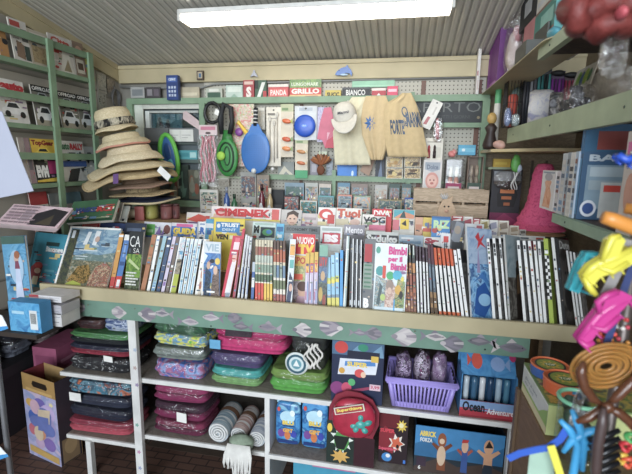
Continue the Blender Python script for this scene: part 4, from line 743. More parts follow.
wmag('small yellow green magazine at the right end of the top tier', 84, 91.5, 56, 60, 0, [('r', 0, 0, 1, 1, 'b4b43a'), ('e', .6, .4, .3, .3, 'c8703a')], 'b4b43a')
wmag('white car magazine with bold red auto letters in the middle tier', -8, 22, 77, 81.5, 1, [('r', 0, 0, 1, 1, 'dcd9d4'), ('t', 'auto', .18, .74, .98, .95, 'c42a36', .08), ('t', 'E VIE', .4, .60, .9, .70, '6a8a7a', .03)]+car(.1, .12, .95, .5, 'e6e6e4'))
for i, (x0, x1, y0, y1, c, d) in enumerate(((29.5, 51, 84, 88.5, 'dedede', 'leftmost'), (56, 75, 90, 94.5, 'd6dade', 'middle'), (75.5, 91, 94.5, 97.5, 'cfd4d8', 'rightmost'))):
    wmag(d+' of three black headed off-road car magazines in the middle tier', x0, x1, y0, y1, 1, [('r', 0, 0, 1, 1, '77756c'), ('r', 0, .84, 1, 1, '1c1c1e'), ('t', 'OFFROAD', .04, .87, .96, .97, 'e2e2e0', .03), ('r', 0, 0, 1, .3, 'a39a88')]+car(.1, .55, .9, .84, 'a8aeb2')+car(.05, .05, .95, .5, c))
wmag('narrow pale booklet left of the yellow car magazine', 17, 22, 137, 137.5, 2, [('r', 0, 0, 1, 1, 'a89a94')]); wmag('dull pink booklet against the yellow car magazine', 22.6, 28, 137.5, 138, 2, [('r', 0, 0, 1, 1, '9a7f84'), ('r', .2, .3, .8, .6, '6f6a70')])
wmag('yellow car magazine with a TopGear masthead in the lower tier', 28.6, 53, 138, 140, 2, [('r', 0, 0, 1, 1, '1d1d1f'), ('r', 0, .56, 1, 1, 'e0b81e'), ('t', 'TopGear', .04, .82, .96, .97, '8a1f1c', .06)]+car(.1, .58, .9, .8, 'f0d23a')+[('p', [(.1, .05), (.5, .05), (.5, .45), (.1, .5)], '2a2a2c'), ('t', 'EVM', .04, .12, .52, .4, 'ececea', .08), ('r', .55, .2, 1, .5, 'a82f6a'), ('p', [(0, .02), (1, .02), (1, .12), (0, .06)], 'd8b42a')])
wmag('white rally magazine with green and red masthead in the lower tier', 57.5, 82, 140, 142, 2, [('r', 0, 0, 1, 1, 'd5d5d2'), ('t', 'auto', .04, .78, .4, .94, '4a7a5a', .04), ('t', 'RALLY', .42, .78, .97, .94, 'c42f36', .06), ('r', 0, .36, 1, .5, '3f5fa4'), ('p', [(.1, .0), (.6, .0), (.9, .34), (.3, .3)], '3a3a3c')]+car(.1, .5, .9, .74, 'b8bcc0')+[('p', [(.5, 0), (.9, .0), (.7, .33)], 'c8c8c6')])
wmag('silver car magazine at the right end of the lower tier', 83, 93, 146.5, 147, 2, [('r', 0, 0, 1, 1, '9ea09e'), ('r', 0, 0, 1, .4, 'c4c4c0')]+car(.05, .5, .95, .85, '4a4c50'))
for i, (x0, x1, y0, c, d) in enumerate(((28, 46, 192, 'b03a3e', 'red headed magazine on the lowest ledge of the green rack'), (48, 60, 193, '8a8f8c', 'grey magazine on the lowest ledge of the green rack'), (64, 80, 192, '6f8f9a', 'bluish magazine on the lowest ledge of the green rack'))):
    wmag(d, x0, x1, y0, y0, 0, [('r', 0, 0, 1, .8, 'c8c0b8'), ('r', .1, .1, .9, .7, '5a564e')], c, zb=1.085)
# ================================================================ back wall
def fb(name, label, cat, x0, y0, x1, y1, Y, d, deco, base, group=None, zb=None, side=None, top=None, part=None):
    """front-facing box from its image rectangle"""
    A = PY(x0, y1, Y); B = PY(x1, y0, Y); w = B.x-A.x; z0 = A.z if zb is None else zb; h = B.z-z0
    O = Vv((A.x, Y, z0)); a = MB(); a.box((0, 0, 0), (w, d, h), base); a.deco((0, 0, 0), (w, 0, 0), (0, 0, h), deco)
    if side: a.deco((0, d, 0), (0, -d, 0), (0, 0, h), [('r', 0, 0, 1, 1, side)]); a.deco((w, 0, 0), (0, d, 0), (0, 0, h), [('r', 0, 0, 1, 1, side)])
    if top: a.deco((0, 0, h), (w, 0, 0), (0, d, 0), [('r', 0, 0, 1, 1, top)])
    o = a.build(name); o.location = O; return tag(o, label, cat, group)
TSZ = PY(300, 101.5, YR).z+.005; TY = YR+.028
T_ = [('net bag of goggles with a dark green label on the top rail', 206, 88, 222, 'b4b8a8', [('r', .1, .3, .9, .7, '3c5a48'), ('r', .2, .75, .8, .95, 'd8d6cc'), ('e', .5, .2, .3, .14, '8a8f84')]),
 ('pale mint packet on the top rail', 226, 85, 242.5, 'b9c9bc', [('r', .1, .6, .9, .9, 'd4dcd0'), ('p', [(.1, .1), (.5, .5), (.9, .1)], '8fae9a')]), ('dark red booklet with a white S on the top rail', 243.5, 80, 254, 'a83c40', [('t', 'S', .25, .2, .75, .7, 'e8d8d0', .06), ('r', .1, .8, .9, .94, 'd8b8a8')]),
 ('green and black booklet with a white streak on the top rail', 255, 80, 266.5, '3c5c44', [('p', [(.1, .1), (.4, .1), (.9, .9), (.6, .9)], 'd8dcd2'), ('r', .7, .1, 1, .5, 'b83a3c'), ('r', 0, .6, .3, 1, '1f2a22')]), ('red and white carton on the top rail', 268.5, 84, 288.5, 'c4484a', [('r', .06, .3, .94, .75, 'd8605c'), ('t', 'PANDA', .1, .36, .9, .68, 'f0dcd4', .03), ('r', 0, .84, 1, 1, 'e0d8cc'), ('r', 0, 0, 1, .14, 'd8d0c4')]),
 ('green grass and red lettered barbecue packet on the top rail', 289.5, 79, 321.5, 'b8b8a0', [('r', 0, .62, 1, 1, GRASS), ('r', 0, .3, 1, .62, 'c83c3c'), ('t', 'GRILLO', .06, .34, .94, .58, 'f0e4d8', .05), ('t', 'LUNGOMARE', .06, .7, .9, .86, 'd8e0c8', .03), ('r', 0, 0, 1, .3, 'd8b87a'), ('r', .5, .05, .9, .25, 'b04a5a')]), ('small yellow packet with black print on the top rail', 325, 90, 341, 'c8b03e', [('t', 'SUCC', .1, .4, .9, .8, '2a2620', .05), ('r', 0, 0, 1, .25, 'e0d090')]),
 ('black packet with white BIANCO letters on the top rail', 342, 87, 370, '1f1f21', [('t', 'BIANCO', .14, .4, .84, .82, 'dcdad4', .03), ('r', .6, .1, .9, .3, 'c8404a'), ('r', 0, .86, 1, 1, '4a4a4c')]), ('crimson packet with a white chevron on the top rail', 371.5, 88, 386, 'b8323e', [('p', [(.2, .2), (.5, .6), (.8, .2), (.5, .35)], 'e8dcd8'), ('r', 0, .8, 1, 1, 'e0d0c8')]), ('bright pink red packet right of the crimson one', 386.8, 86, 398, 'd83e62', [('r', .1, .6, .9, .8, 'f0b8c4'), ('r', .2, .2, .8, .35, '8a2a3a')])]
for lb, x0, y0, x1, b, d in T_: fb('gift_packet', lb, 'packet', x0, y0, x1, 101, TY, .018, d, b, zb=TSZ)
fb('mint_board', 'translucent mint green board fixed below the cream beam', 'board', 352, 76.5, 395, 87.5, YB-.03, .015, [('r', .02, .1, .98, .2, '9fd0b0')], '8abf9e')
for i, (x0, x1, b, d) in enumerate(((131, 144, 'a8a8a4', [('r', .1, .2, .9, .8, '7f8486')]), (146, 160, '4c4648', [('r', .1, .2, .45, .8, '8a8488'), ('r', .55, .2, .9, .8, '6a5f68')]), (179, 199, 'b8ac90', [('r', .1, .2, .9, .5, 'cfc4a8')]))):
    fb('photo_card', ('pale grey', 'dark framed', 'beige')[i]+' picture card on the ledge above the back cabinet', 'card', x0, 87, x1, 98, YR+.03, .012, d, b)
# things fixed to the cream beam
def flatshape(name, label, cat, pts, Y, d, mat, extra=None, cuts=()):
    P = [PY(x, y, Y) for x, y in pts]; c = sum(P, Vv())/len(P); a = MB(); a.prism([p-c for p in P], (0, d, 0), mat)
    if extra: extra(a, c)
    o = a.build(name); o.location = c; return tag(o, label, cat)
YBM = YB-.062
def dolph(a, c): p = PY(339, 70.5, YBM)-c; a.ball((p.x, -.001, p.z), .003, .002, .003, '10182a', n=8); q = PY(344, 74.6, YBM)-c; a.ball((q.x, -.001, q.z), .026, .002, .006, 'a8c4dc', n=10)
flatshape('dolphin_ornament', 'blue dolphin cut-out fixed on the cream beam', 'ornament', [(335, 74.5), (337, 71), (341, 68), (345.5, 66.8), (347.3, 64.6), (348.6, 67.4), (351, 69.6), (352.4, 73), (351.4, 76), (349.6, 73.4), (346, 72.8), (341, 74.6), (338, 75.4)], YBM, .011, M('3f6ab0', .35), dolph)
def ffr(a, c): pass
fb('framed_picture', 'tiny dark picture frame on the cream beam', 'picture frame', 196.8, 70.5, 203, 79.8, YBM+.002, .012, [('r', .15, .15, .85, .85, 'b8a888'), ('r', .3, .25, .7, .7, '4a6a8a')], '4a3a2c')
flatshape('anchor_hook', 'small grey metal anchor hook on the cream beam', 'hook', [(250, 77), (253, 72), (253.4, 70), (254.6, 70), (255, 72), (258, 77), (254, 75.6)], YBM, .01, M('8a8c94', .3, .6))
fb('hanging_tag', 'navy blue hanging price card below the cream beam', 'tag', 167, 75, 177.5, 100, YR-.03, .03, [('r', .1, .72, .9, .92, '3a5aa0'), ('t', 'CEWE', .2, .78, .8, .88, 'd8e0ea', .04)]+[('r', .18+.24*(k % 3), .14+.16*(k//3), .34+.24*(k % 3), .24+.16*(k//3), 'b8c4d8') for k in range(9)], '27407c')
# cabinet window
CB = thing('wall_cabinet', 'small glazed cabinet with a white lit frame on the left of the back wall', 'cabinet', PY(166, 150, YR+.03))
def cb(x0, y0, x1, y1, Y, d, mat, name):
    A = PY(x0, y1, Y); B = PY(x1, y0, Y); a = MB(); a.box(A, (B.x, Y+d, B.z), mat); return a.build(name, CB, CB.location)
cb(133, 103.5, 199, 200, YB-.012, .008, M('5a6468', .5), 'back_board')
cb(134, 104, 142.5, 140, YR+.025, .012, M('dde2d4', .4), 'frame_stile'); cb(142.5, 104, 199, 109, YR+.025, .012, M('d2d2c6', .4), 'frame_rail')
cb(146, 111, 149, 130, YR+.03, .02, M('e6ebe6', .4), 'frame_stile'); cb(149, 110.5, 198, 113, YR+.03, .02, M('b8bcb6', .4), 'frame_rail')
cb(134, 128, 199, 142, YR+.028, .012, M('6c6f70', .5), 'front_board'); cb(141, 159.5, 199, 162, YR+.02, .045, M('586a66'), 'shelf'); cb(141, 142, 199, 144, YR+.028, .03, M('4a5654'), 'shelf')
a = MB(); g0, g1 = PY(149, 128, YR+.045), PY(198, 113, YR+.045); a.box(g0, (g1.x, YR+.047, g1.z), FILM('cfe4ea', .8, .05, 0, 0)); a.build('glass_pane', CB, CB.location)
fb('picture_box', 'blue grey picture box with two dark boots behind the cabinet glass', 'box', 153, 114, 182, 128, YR+.05, .012, [('r', 0, 0, 1, 1, PRINT(('7fa0a8', 'a8bcc0', '5f7f8a'), 20, 2)), ('p', [(.1, 0), (.4, 0), (.34, .3), (.28, .8), (.2, .8)], '4a3036'), ('p', [(.4, 0), (.6, 0), (.55, .6), (.48, .6)], '5a3a40')], '8fa8ac')
flatshape('packet', 'pale pink packet leaning in the cabinet window', 'packet', [(183, 112), (186, 111), (199, 121), (199, 130), (183, 119)], YR+.012, .01, 'cbb4b4')
for i, (x0, x1) in enumerate(((170, 180), (180.6, 193))): fb('price_note', ('Left', 'Right')[i]+' of two white paper notes on the grey cabinet board', 'note', x0, 129.5, x1, 141.5, YR+.022, .003, [('r', .1, .5, .8, .56, 'b0b0ac'), ('r', .1, .3, .6, .36, 'b0b0ac')], 'd8d8d2')
fb('toy_box', 'teal carton on the cabinet shelf', 'box', 177, 150.5, 197, 159.3, YR+.022, .03, [('r', .1, .3, .6, .7, '3a8f9a'), ('r', .65, .2, .95, .8, 'a8d4d4')], '4fa4ae')
for i, (x0, y0, x1, y1, b, d) in enumerate(((178, 165, 188, 199, '3c4a42', 'dark green picture pack'), (188.6, 170, 199, 199, '6a6a5a', 'olive picture pack'), (170, 172, 177.4, 199, '7a4a3c', 'rust picture pack'))): fb('picture_pack', d+' in the bottom of the back cabinet', 'pack', x0, y0, x1, y1, YR+.03, .02, blobs(rg, 0, 0, 1, 1, 6, [M('8a8a78'), M('2a3430'), M('9a5a44'), M('5a7a6a')]), b)
# swim and beach toys hanging
HANG = YR-.022
def hang(name, label, cat, x, y): p = PY(x, y, HANG); return thing(name, label, cat, p), p, 1/ppm(p)
def hookwire(t, p, s, x, y0, y1, c='8a8c8c'):
    a = MB(); q = PY(x, y0, HANG); r = PY(x, y1, HANG); a.tube([q-p+Vv((0, .02, 0)), q-p+Vv((0, 0, .004)), r-p], .0025, M(c, .4), 6); return a.build('hook', t)
t, p, s = hang('swim_float', 'green rimmed blue swimming float hanging by the cabinet', 'swim float', 169, 158)
hookwire(t, p, s, 168.5, 124, 136, '2a2a2c'); a = MB(); A = Matrix.Rotation(math.radians(-8), 3, 'Y')
a.tube([A @ Vv((9*s*math.cos(k*.3142), 0, 23*s*math.sin(k*.3142))) for k in range(20)], 2.3*s, '5fbf3a', 8, closed=True); a.build('rim', t)
a = MB(); a.ball((0, .002, 0), 7.5*s, .006, 21*s, M('3568a8', .35), A); a.ball((-1*s, -.004, 6*s), 4*s, .004, 9*s, M('244a80', .35), A); a.ball((2*s, -.004, -8*s), 3.4*s, .004, 8*s, M('4fa0b4', .35), A); a.build('body', t)
t, p, s = hang('skipping_rope_pack', 'clear pack of pink skipping ropes with a white and pink header card', 'pack', 208, 155)
a = MB(); A_, B_ = PY(199, 135, HANG), PY(217, 125, HANG); a.box(A_-p, B_-p+Vv((0, .004, 0)), 'd8c4c4'); a.deco(A_-p, (B_.x-A_.x, 0, 0), (0, 0, B_.z-A_.z), [('r', .1, .5, .9, .85, 'c87a90'), ('e', .5, .2, .15, .12, '5a4a4a')]); a.build('header_card', t)
a = MB()
for k in range(5): x = (201.5+k*3.1); a.tube([PY(x+1.2*math.sin(j*1.3+k), 136+j*4.6, HANG)-p+Vv((0, .006, 0)) for j in range(11)], 1.2*s, ('c46a78', 'd89aa4', 'b85866')[k % 3], 6)
a.build('ropes', t)
a = MB(); q0, q1 = PY(199.5, 186, HANG)-p, PY(216.5, 135, HANG)-p; a.obox(q0+Vv((0, -.008, 0)), (q1.x-q0.x, 0, 0), (0, .024, 0), (0, 0, q1.z-q0.z), FILM('ffffff', .86, .15, 0, .5)); a.build('plastic_bag', t)
t, p, s = hang('cable_coil', 'coil of black cable with a white tag by the green rail', 'cable', 213, 113)
a = MB(); a.tube([Vv((9*s*math.cos(k*.4), -.004+.002*math.sin(k*2.1), 10*s*math.sin(k*.4)))*(1-.02*(k % 5)) for k in range(48)], 1.6*s, M('1d1d20', .4), 8); a.build('coil', t); a = MB(); a.obox((2*s, -.012, -1*s), (4*s, 0, -2*s), (0, .002, 0), (2*s, 0, 5*s), WHITE); a.build('tag', t)
t, p, s = hang('racket_case', 'green paddle racket case with a lime ball hanging from a black strap', 'racket', 227, 154); p = PY(227, 154, HANG-.03); t.location = p; HANG -= .03
a = MB(); out = [(-2.5, 21), (3.5, 20), (9, 10), (11.5, -2), (9.5, -15), (3, -22), (-5, -22), (-11, -14), (-12, 0), (-8, 12)]
a.ball((0, 0, -3*s), 11.5*s, .016, 19*s, M('2f8a3a', .45, 0, .15, 30), n=24); a.prism([(x*s, -.006, z*s) for x, z in ((-6, 10), (-2.5, 23), (3.5, 23), (8, 8))], (0, .014, 0), '2a7a34', True); a.build('case', t)
a = MB(); a.tube([Vv((7.6*s*math.cos(k*.33), -.0155, -3*s+14*s*math.sin(k*.33))) for k in range(19)], .9*s, '173a1e', 6, closed=True); a.tube([Vv((3*s*math.cos(k*.33)+s, -.0165, -2*s+9*s*math.sin(k*.33))) for k in range(19)], .7*s, '1c4a26', 6, closed=True); a.build('piping', t)
a = MB(); a.ball((-4.6*s, -.026, -2*s), 4.4*s, .016, 4.4*s, M('9fcf3a', .8, 0, .1, 80)); a.build('ball', t)
a = MB(); q = [PY(x, y, HANG)-p for x, y in ((222, 134), (220, 118), (224, 104), (231, 108), (232, 122), (230, 134))]; a.tube(q, 2.6*s, M('202226', .6), 8); a.tube([q[0], q[2]+Vv((-.01, 0, 0)), q[3]], 1.6*s, M('2a2c30', .6), 8); a.build('strap', t); HANG += .03
t, p, s = hang('toy_pack', 'printed toy pack with a yellow horn and orange ball behind the rackets', 'toy', 240, 135)
a = MB(); A_, B_ = PY(230, 166, HANG+.016)-p, PY(254, 104, HANG+.016)-p; a.box(A_, B_+Vv((0, .004, 0)), 'cfc0b4'); a.deco(A_, (B_.x-A_.x, 0, 0), (0, 0, B_.z-A_.z), [('r', 0, 0, 1, 1, PRINT(('d8b8a8', 'c85a5a', 'e8d8c8', '8aa878', 'd8a040'), 60, 4))]); a.build('backing_card', t)
a = MB(); a.lathe(PY(238, 122, HANG+.0)-p, [(2.2*s, 0), (1.6*s, 4*s), (2.4*s, 14*s), (4.4*s, 18*s)], M('e8c02c', .35), 16, Matrix.Rotation(math.radians(140), 3, 'Y')); a.build('horn', t)
a = MB(); a.ball(PY(249.5, 136, HANG)-p, 3.2*s, 3*s, 3.2*s, M('e0602c', .35)); a.build('ball', t); a = MB(); a.ball(PY(239, 132, HANG)-p, 4.2*s, 2*s, 4.2*s, M('8a4a98', .35)); a.build('disc', t)
t, p, s = hang('beach_racket', 'bright blue perforated beach racket hanging below the green rail', 'racket', 255.5, 150); p = PY(255.5, 150, HANG-.034); t.location = p
a = MB(); a.ball((0, 0, -1.5*s), 15*s, .011, 21.5*s, M('2f74c0', .4, 0, .08, 8), n=28, e=.95); a.prism([(-10*s, -.006, 12*s), (-3*s, -.007, 25*s), (3.4*s, -.007, 25*s), (10*s, -.006, 12*s)], (0, .013, 0), M('2f74c0', .4, 0, .08, 8)); a.build('paddle', t)
a = MB()
for k in range(13):
    for j in range(17):
        x = (k-6)*1.9; z = (j-8)*2.0-2.5
        if (x/11.5)**2+((z+2.5)/16.5)**2 < 1: d = -.011*math.sqrt(max(0, 1-(x/15)**2-((z+1.5)/21.5)**2))-.0016; a.add([(x*s+.5*s*math.cos(q*1.047), d, z*s+.5*s*math.sin(q*1.047)) for q in range(6)], [tuple(range(6))], '245a9c')
a.build('perforations', t)
a = MB(); a.tube([Vv((0, 0, 23*s)), Vv((.4*s, 0, 32*s)), Vv((.6*s, 0, 40*s))], 2.2*s, M('23262c', .6), 10)
for k in range(4): a.tube([Vv((.2*s, 0, (26+k*3.6)*s)), Vv((.25*s, 0, (27+k*3.6)*s))], 2.5*s, 'd8d8d4', 10)
a.build('grip', t); a = MB(); a.ball((-1.5*s, -.01, -20.5*s), 2.6*s, 2.6*s, 2.6*s, M('dfe2e0', .5)); a.build('ball', t)
t, p, s = hang('cutlery_card', 'tall cream card of small white implements by the blue racket', 'card', 275, 136)
a = MB(); A_, B_ = PY(266.5, 166, HANG+.004)-p, PY(281, 107, HANG+.004)-p; w_, h_ = B_.x-A_.x, B_.z-A_.z; a.box(A_, B_+Vv((0, .003, 0)), 'dcd4c4'); a.deco(A_, (w_, 0, 0), (0, 0, h_), [('r', .1, .86, .6, .9, '7a746a'), ('r', .1, .8, .8, .82, 'a8a296'), ('e', .5, .95, .06, .015, '4a463e')]); a.build('card', t)
for k, (dx, z0, z1) in enumerate(((4, -24, 14), (8.5, -26, 10), (11.6, -22, 18))):
    a = MB(); x = A_.x+dx*s; a.tube([(x, -.004, z0*s), (x, -.004, z1*s)], .6*s, 'bcb4a6', 6); a.ball((x, -.005, z1*s+2.5*s), 1.5*s, .004, 3*s, 'c8c2b6', n=10); a.build('implement', t)
p2 = PY(272, 169, HANG); a = MB(); a.ball((0, .012, 0), .012, .012, .012, M('e4e4e0', .4)); tag(a.build('white_ball', loc=(0, 0, 0)), 'small white ball hanging under the cream card', 'ball').location = p2
def lure_pack(label, x0, y0, x1, y1, lures, foot=None):
    t, p, s = hang('fishing_lure_pack', label, 'pack', (x0+x1)/2, (y0+y1)/2); A_, B_ = PY(x0, y1, HANG+.006)-p, PY(x1, y0, HANG+.006)-p; w_, h_ = B_.x-A_.x, B_.z-A_.z
    a = MB(); a.box(A_, B_+Vv((0, .002, 0)), 'd2c6b0'); a.deco(A_, (w_, 0, 0), (0, 0, h_), [('r', 0, .86, 1, 1, 'b4b890'), ('r', .1, .88, .6, .93, '6f8a5a')]+([('r', 0, 0, 1, .2, foot)] if foot else [])); a.build('backing_card', t)
    for v, c, c2 in lures:
        a = MB(); z = A_.z+h_*v; xm = (A_.x+B_.x)/2; a.ball((xm, -.005, z), w_*.36, .006, h_*.045, M(c, .3), Matrix.Rotation(.15, 3, 'Y'), n=12); a.prism([(xm+w_*.3, -.008, z), (xm+w_*.46, -.008, z+h_*.05), (xm+w_*.46, -.008, z-h_*.05)], (0, .004, 0), c2); a.build('lure', t)
lure_pack('clear pack of three orange and green fishing lures', 280.5, 104, 293.5, 157, ((.68, 'd8662c', 'a8b03a'), (.34, 'cf5a30', '6fa05a'), (.16, 'e08a4a', '8ab060')))
lure_pack('second lure pack with a green foot hanging under the blue disc', 295, 138, 308, 178, ((.66, 'c8884a', 'd8c8a0'), (.38, 'c86a34', 'e0c8a0')), '3fa06a')
t, p, s = hang('flying_disc_pack', 'bright blue flying disc on a clear pale card', 'flying disc', 305, 126)
a = MB(); A_, B_ = PY(294.5, 140, HANG+.004)-p, PY(317, 106, HANG+.004)-p; a.box(A_, B_+Vv((0, .002, 0)), 'c9cdd0'); a.deco(A_, (B_.x-A_.x, 0, 0), (0, 0, B_.z-A_.z), [('r', .2, .86, .8, .96, 'a8b0bc'), ('e', .5, .93, .05, .03, '4a4a4a')]); a.build('backing_card', t)
a = MB(); a.lathe((0, -.003, 0), [(.0005, .016), (4*s, .016), (6.6*s, .015), (8.6*s, .012), (10.6*s, .008), (11*s, .002), (10.6*s, 0)], M('2257c4', .35), 36, Matrix.Rotation(math.radians(90), 3, 'X')); a.build('disc', t)
a = MB(); a.deco((-3*s, -.0195, -1.5*s), (6*s, 0, 0), (0, 0, 3*s), [('e', .5, .5, .5, .5, '4f86e0'), ('t', 'TOY', .2, .3, .8, .7, 'd8e4f4', .03)]); a.build('emblem', t)
def cloth(name, label, cat, rows, Y, mat, amp=.006, nf=3, prints=(), th=.003, hooks=True, seed=0):
    c = PY(sum(r[1]+r[2] for r in rows)/2/len(rows), sum(r[0] for r in rows)/len(rows), Y); t = thing(name, label, cat, c); n = len(rows)-1
    def fn(u, v):
        k = min(n-1, int(v*n)); f = v*n-k; y = rows[k][0]*(1-f)+rows[k+1][0]*f; xl = rows[k][1]*(1-f)+rows[k+1][1]*f; xr = rows[k][2]*(1-f)+rows[k+1][2]*f
        sag = rows[k][3]*(1-f)+rows[k+1][3]*f if len(rows[k]) > 3 else 0
        q = PY(xl+(xr-xl)*u, y+sag*(u-.5)*2, Y); q.y -= amp*(.3+.7*v)*(math.sin(u*nf*6.28+seed+v*1.5)+.5*math.sin(u*nf*11+seed*2+v*3)+.6*noise.noise(Vv((u*4, v*4, seed))))
        return q-c
    a = MB(); a.grid(fn, 36, 30, mat); a.build('cloth', t, solid=th)
    for (tx, u0, v0, u1, v1, m, bold) in prints:
        vs, fs, asp = glyphs(tx, bold) if isinstance(tx, str) else tx; a = MB(); b = []
        for x, y in vs: q = fn(u0+(u1-u0)*x, v1+(v0-v1)*y); q.y -= .0035; b.append(q)
        a.add(b, fs, m); a.build('print', t)
    return t, c
BEIGE = M('cdb486', .85, 0, .06, 40); CREAMC = M('dad2b2', .85, 0, .06, 40)
cloth('tank_top', 'cream sleeveless top hanging behind the white cap', 'top', [(97, 352, 372), (104, 347, 373), (112, 342, 369), (122, 337, 367), (132, 333, 366), (150, 334, 369), (165, 335, 371, -2)], HANG-.03, CREAMC, .006, 2, seed=1)
star = ([(.5+.5*math.cos(k*math.pi/8)*(1 if k % 2 == 0 else .45), .5+.5*math.sin(k*math.pi/8)*(1 if k % 2 == 0 else .45)) for k in range(16)]+[(.5, .5)], [(16, k, (k+1) % 16) for k in range(16)], 1)
def ringg(n, r0, r1): return ([(.5+r*math.cos(k*2*math.pi/n), .5+r*math.sin(k*2*math.pi/n)) for r in (r0, r1) for k in range(n)], [(k, (k+1) % n, n+(k+1) % n, n+k) for k in range(n)], 1)
cloth('beach_tunic', 'beige top with a blue flower emblem beside the lettered one', 'top', [(96, 366, 386), (104, 363, 389), (118, 361, 388), (135, 362, 387), (150, 367, 386), (160, 371, 383, 2)], HANG-.048, BEIGE, .006, 2, [(star, .1, .36, .55, .56, '3f74b4', 0), (ringg(12, .2, .32), .2, .42, .45, .52, 'cdb486', 0), (ringg(10, .0, .12), .25, .44, .4, .5, '244f8c', 0)], seed=2)
cloth('beach_shorts', 'beige garment lettered FORTE hanging on the green rail', 'top', [(93, 402, 411), (97, 397, 413), (103, 386, 416), (112, 384, 419), (128, 384, 423), (143, 385, 426), (157, 388, 429, -3)], HANG-.066, M('cbb282', .85, 0, .06, 40), .006, 2, [('FORTE', .16, .58, .52, .74, '4a5a72', .04), ('MARMI', .6, .50, .98, .66, '4a5a72', .03), (ringg(12, .34, .5), .5, .40, .68, .56, '4a5a72', 0), ('dei', .5, .57, .62, .65, '4a5a72', .02)], seed=3)
t, p, s = hang('baseball_cap', 'white baseball cap with dark stitched lettering hanging on the rail', 'cap', 348, 118); p = p+Vv((0, -.125, 0)); t.location = p; s = 1/ppm(p)
WC = M('c9c4b8', .85, 0, .05, 60); a = MB(); A = Matrix.Rotation(math.radians(-12), 3, 'Y')
a.ball((-1*s, .03, 1*s), 12*s, .06, 13.5*s, WC, A, n=28, e=.88); a.build('crown', t)
a = MB()
def brim(u, v): th = math.pi*(u); r = .86+.28*v; return A @ Vv((-11.5*s*math.cos(th)*r-1*s, -.022-.05*v*math.sin(th), -1*s-(5+12*v)*s*math.sin(th)))
a.grid(brim, 20, 6, WC); a.build('peak', t, solid=.004)
a = MB(); a.ball((1.8*s, .03, 14.5*s), 1.4*s, .006, 1*s, WC); a.build('button', t)
a = MB(); vs, fs, _ = glyphs('Marmi', .03); b = []
for x, y in vs:
    X_ = (-6+11*x)*s; Z_ = (0.5+2.8*y+1.6*x)*s; k = math.sqrt(max(.01, 1-(X_/(12*s))**2-((Z_-1*s)/(13.5*s))**2)); b.append((X_-1*s, .03-.06*k**.9-.006, Z_))
a.add(b, fs, '3a3f4a'); a.build('lettering', t)
fb('picture_card', 'violet picture card behind the cream top', 'card', 317, 107, 326, 142, HANG+.008, .004, [('r', 0, 0, 1, 1, PRINT(('8a86b0', 'b0aac4', '5f5f88'), 30, 2))], '9a96b4')
flatshape('beach_scarf', 'pink and red folded beach scarf left of the white cap', 'scarf', [(324, 108), (331, 107), (334, 120), (335, 148), (325, 148), (322, 140), (317, 139), (320, 122)], HANG, .008, 'c8607a', lambda a, c: a.deco(PY(325, 148, HANG)-c, Vv((.055, 0, 0)), Vv((0, 0, .09)), [('p', [(0, 0), (1, 0), (1, .8), (.2, .5)], 'c03a50'), ('p', [(.2, .5), (.5, 1), (.2, 1)], 'd8a0b0')]))
# middle strip above the second rail
MZ = PY(345, 180, YR).z+.006
M_ = [('pale zigzag toy pack in the strip above the second rail', 278, 162, 294, '8f9490', [('p', [(.05, .2), (.4, .75), (.55, .55), (.95, .2), (.75, .15), (.5, .4), (.3, .1)], 'cfc8b4')]), ('dull violet toy pack beside the brown feather toy', 310, 158, 318, '8a8690', [('r', .2, .3, .8, .7, 'b0acb4')]), ('bright blue plastic box under the cream top', 337, 165, 357, '2f7ad0', [('r', .06, .1, .94, .85, '3f8ae0'), ('e', .78, .4, .06, .2, 'd8ecf8')]), ('black and blue toy pack beside the brown card', 375, 158, 385, '2e3440', [('p', [(.3, .1), (.8, .1), (.6, .9)], '6f7f9a'), ('e', .3, .6, .2, .2, '14181c')])]
for lb, x0, y0, x1, b, d in M_: fb('toy_packet', lb, 'packet', x0, y0, x1, 178, YR+.024, .025, d, b, zb=MZ)
t, p, s = hang('feather_toy', 'rust brown feathered toy hanging above the second rail', 'toy', 321, 162)
a = MB()
for k in range(9): an = -1.1+k*.27; a.ball((9*s*math.sin(an)*.7, .003*(k % 3), -2*s+8*s*math.cos(an)*.6), 1.9*s, .004, 6*s, M(('8a4a1e', 'a8662c', '5f3418')[k % 3], .7), Matrix.Rotation(an, 3, 'Y'), n=10)
a.build('feathers', t); a = MB(); a.ball((0, -.003, -8*s), 4*s, .006, 5*s, M('6f3c1c', .7)); a.build('body', t); hookwire(t, p, s, 321, 148, 160)
flatshape('brown_card', 'tilted brown cardboard card under the beige top', 'card', [(360, 171), (366, 157), (375, 160), (369, 176)], YR+.018, .006, 'a8846a')
for i, (x0, y0, x1, y1) in enumerate(((386, 157, 403, 167.5), (404, 157, 421, 167), (386, 168.5, 403, 178.5), (404, 168, 421, 178.5))):
    fb('trinket_card', ('Upper left', 'Upper right', 'Lower left', 'Lower right')[i]+' of four gold trinket cards under the lettered garment', 'card', x0, y0, x1, y1, HANG+.01, .006, [('r', .04, .05, .96, .95, PRINT(('a8803a', 'd8b86a', '5f4620', 'c89a48'), 60, i))]+blobs(rg, .05, .05, .95, .95, 6, [M('e0c47a'), M('6a4a24'), M('b88a3c'), M('3a2c1c')]), 'dcd6c4', group='gold trinket cards')
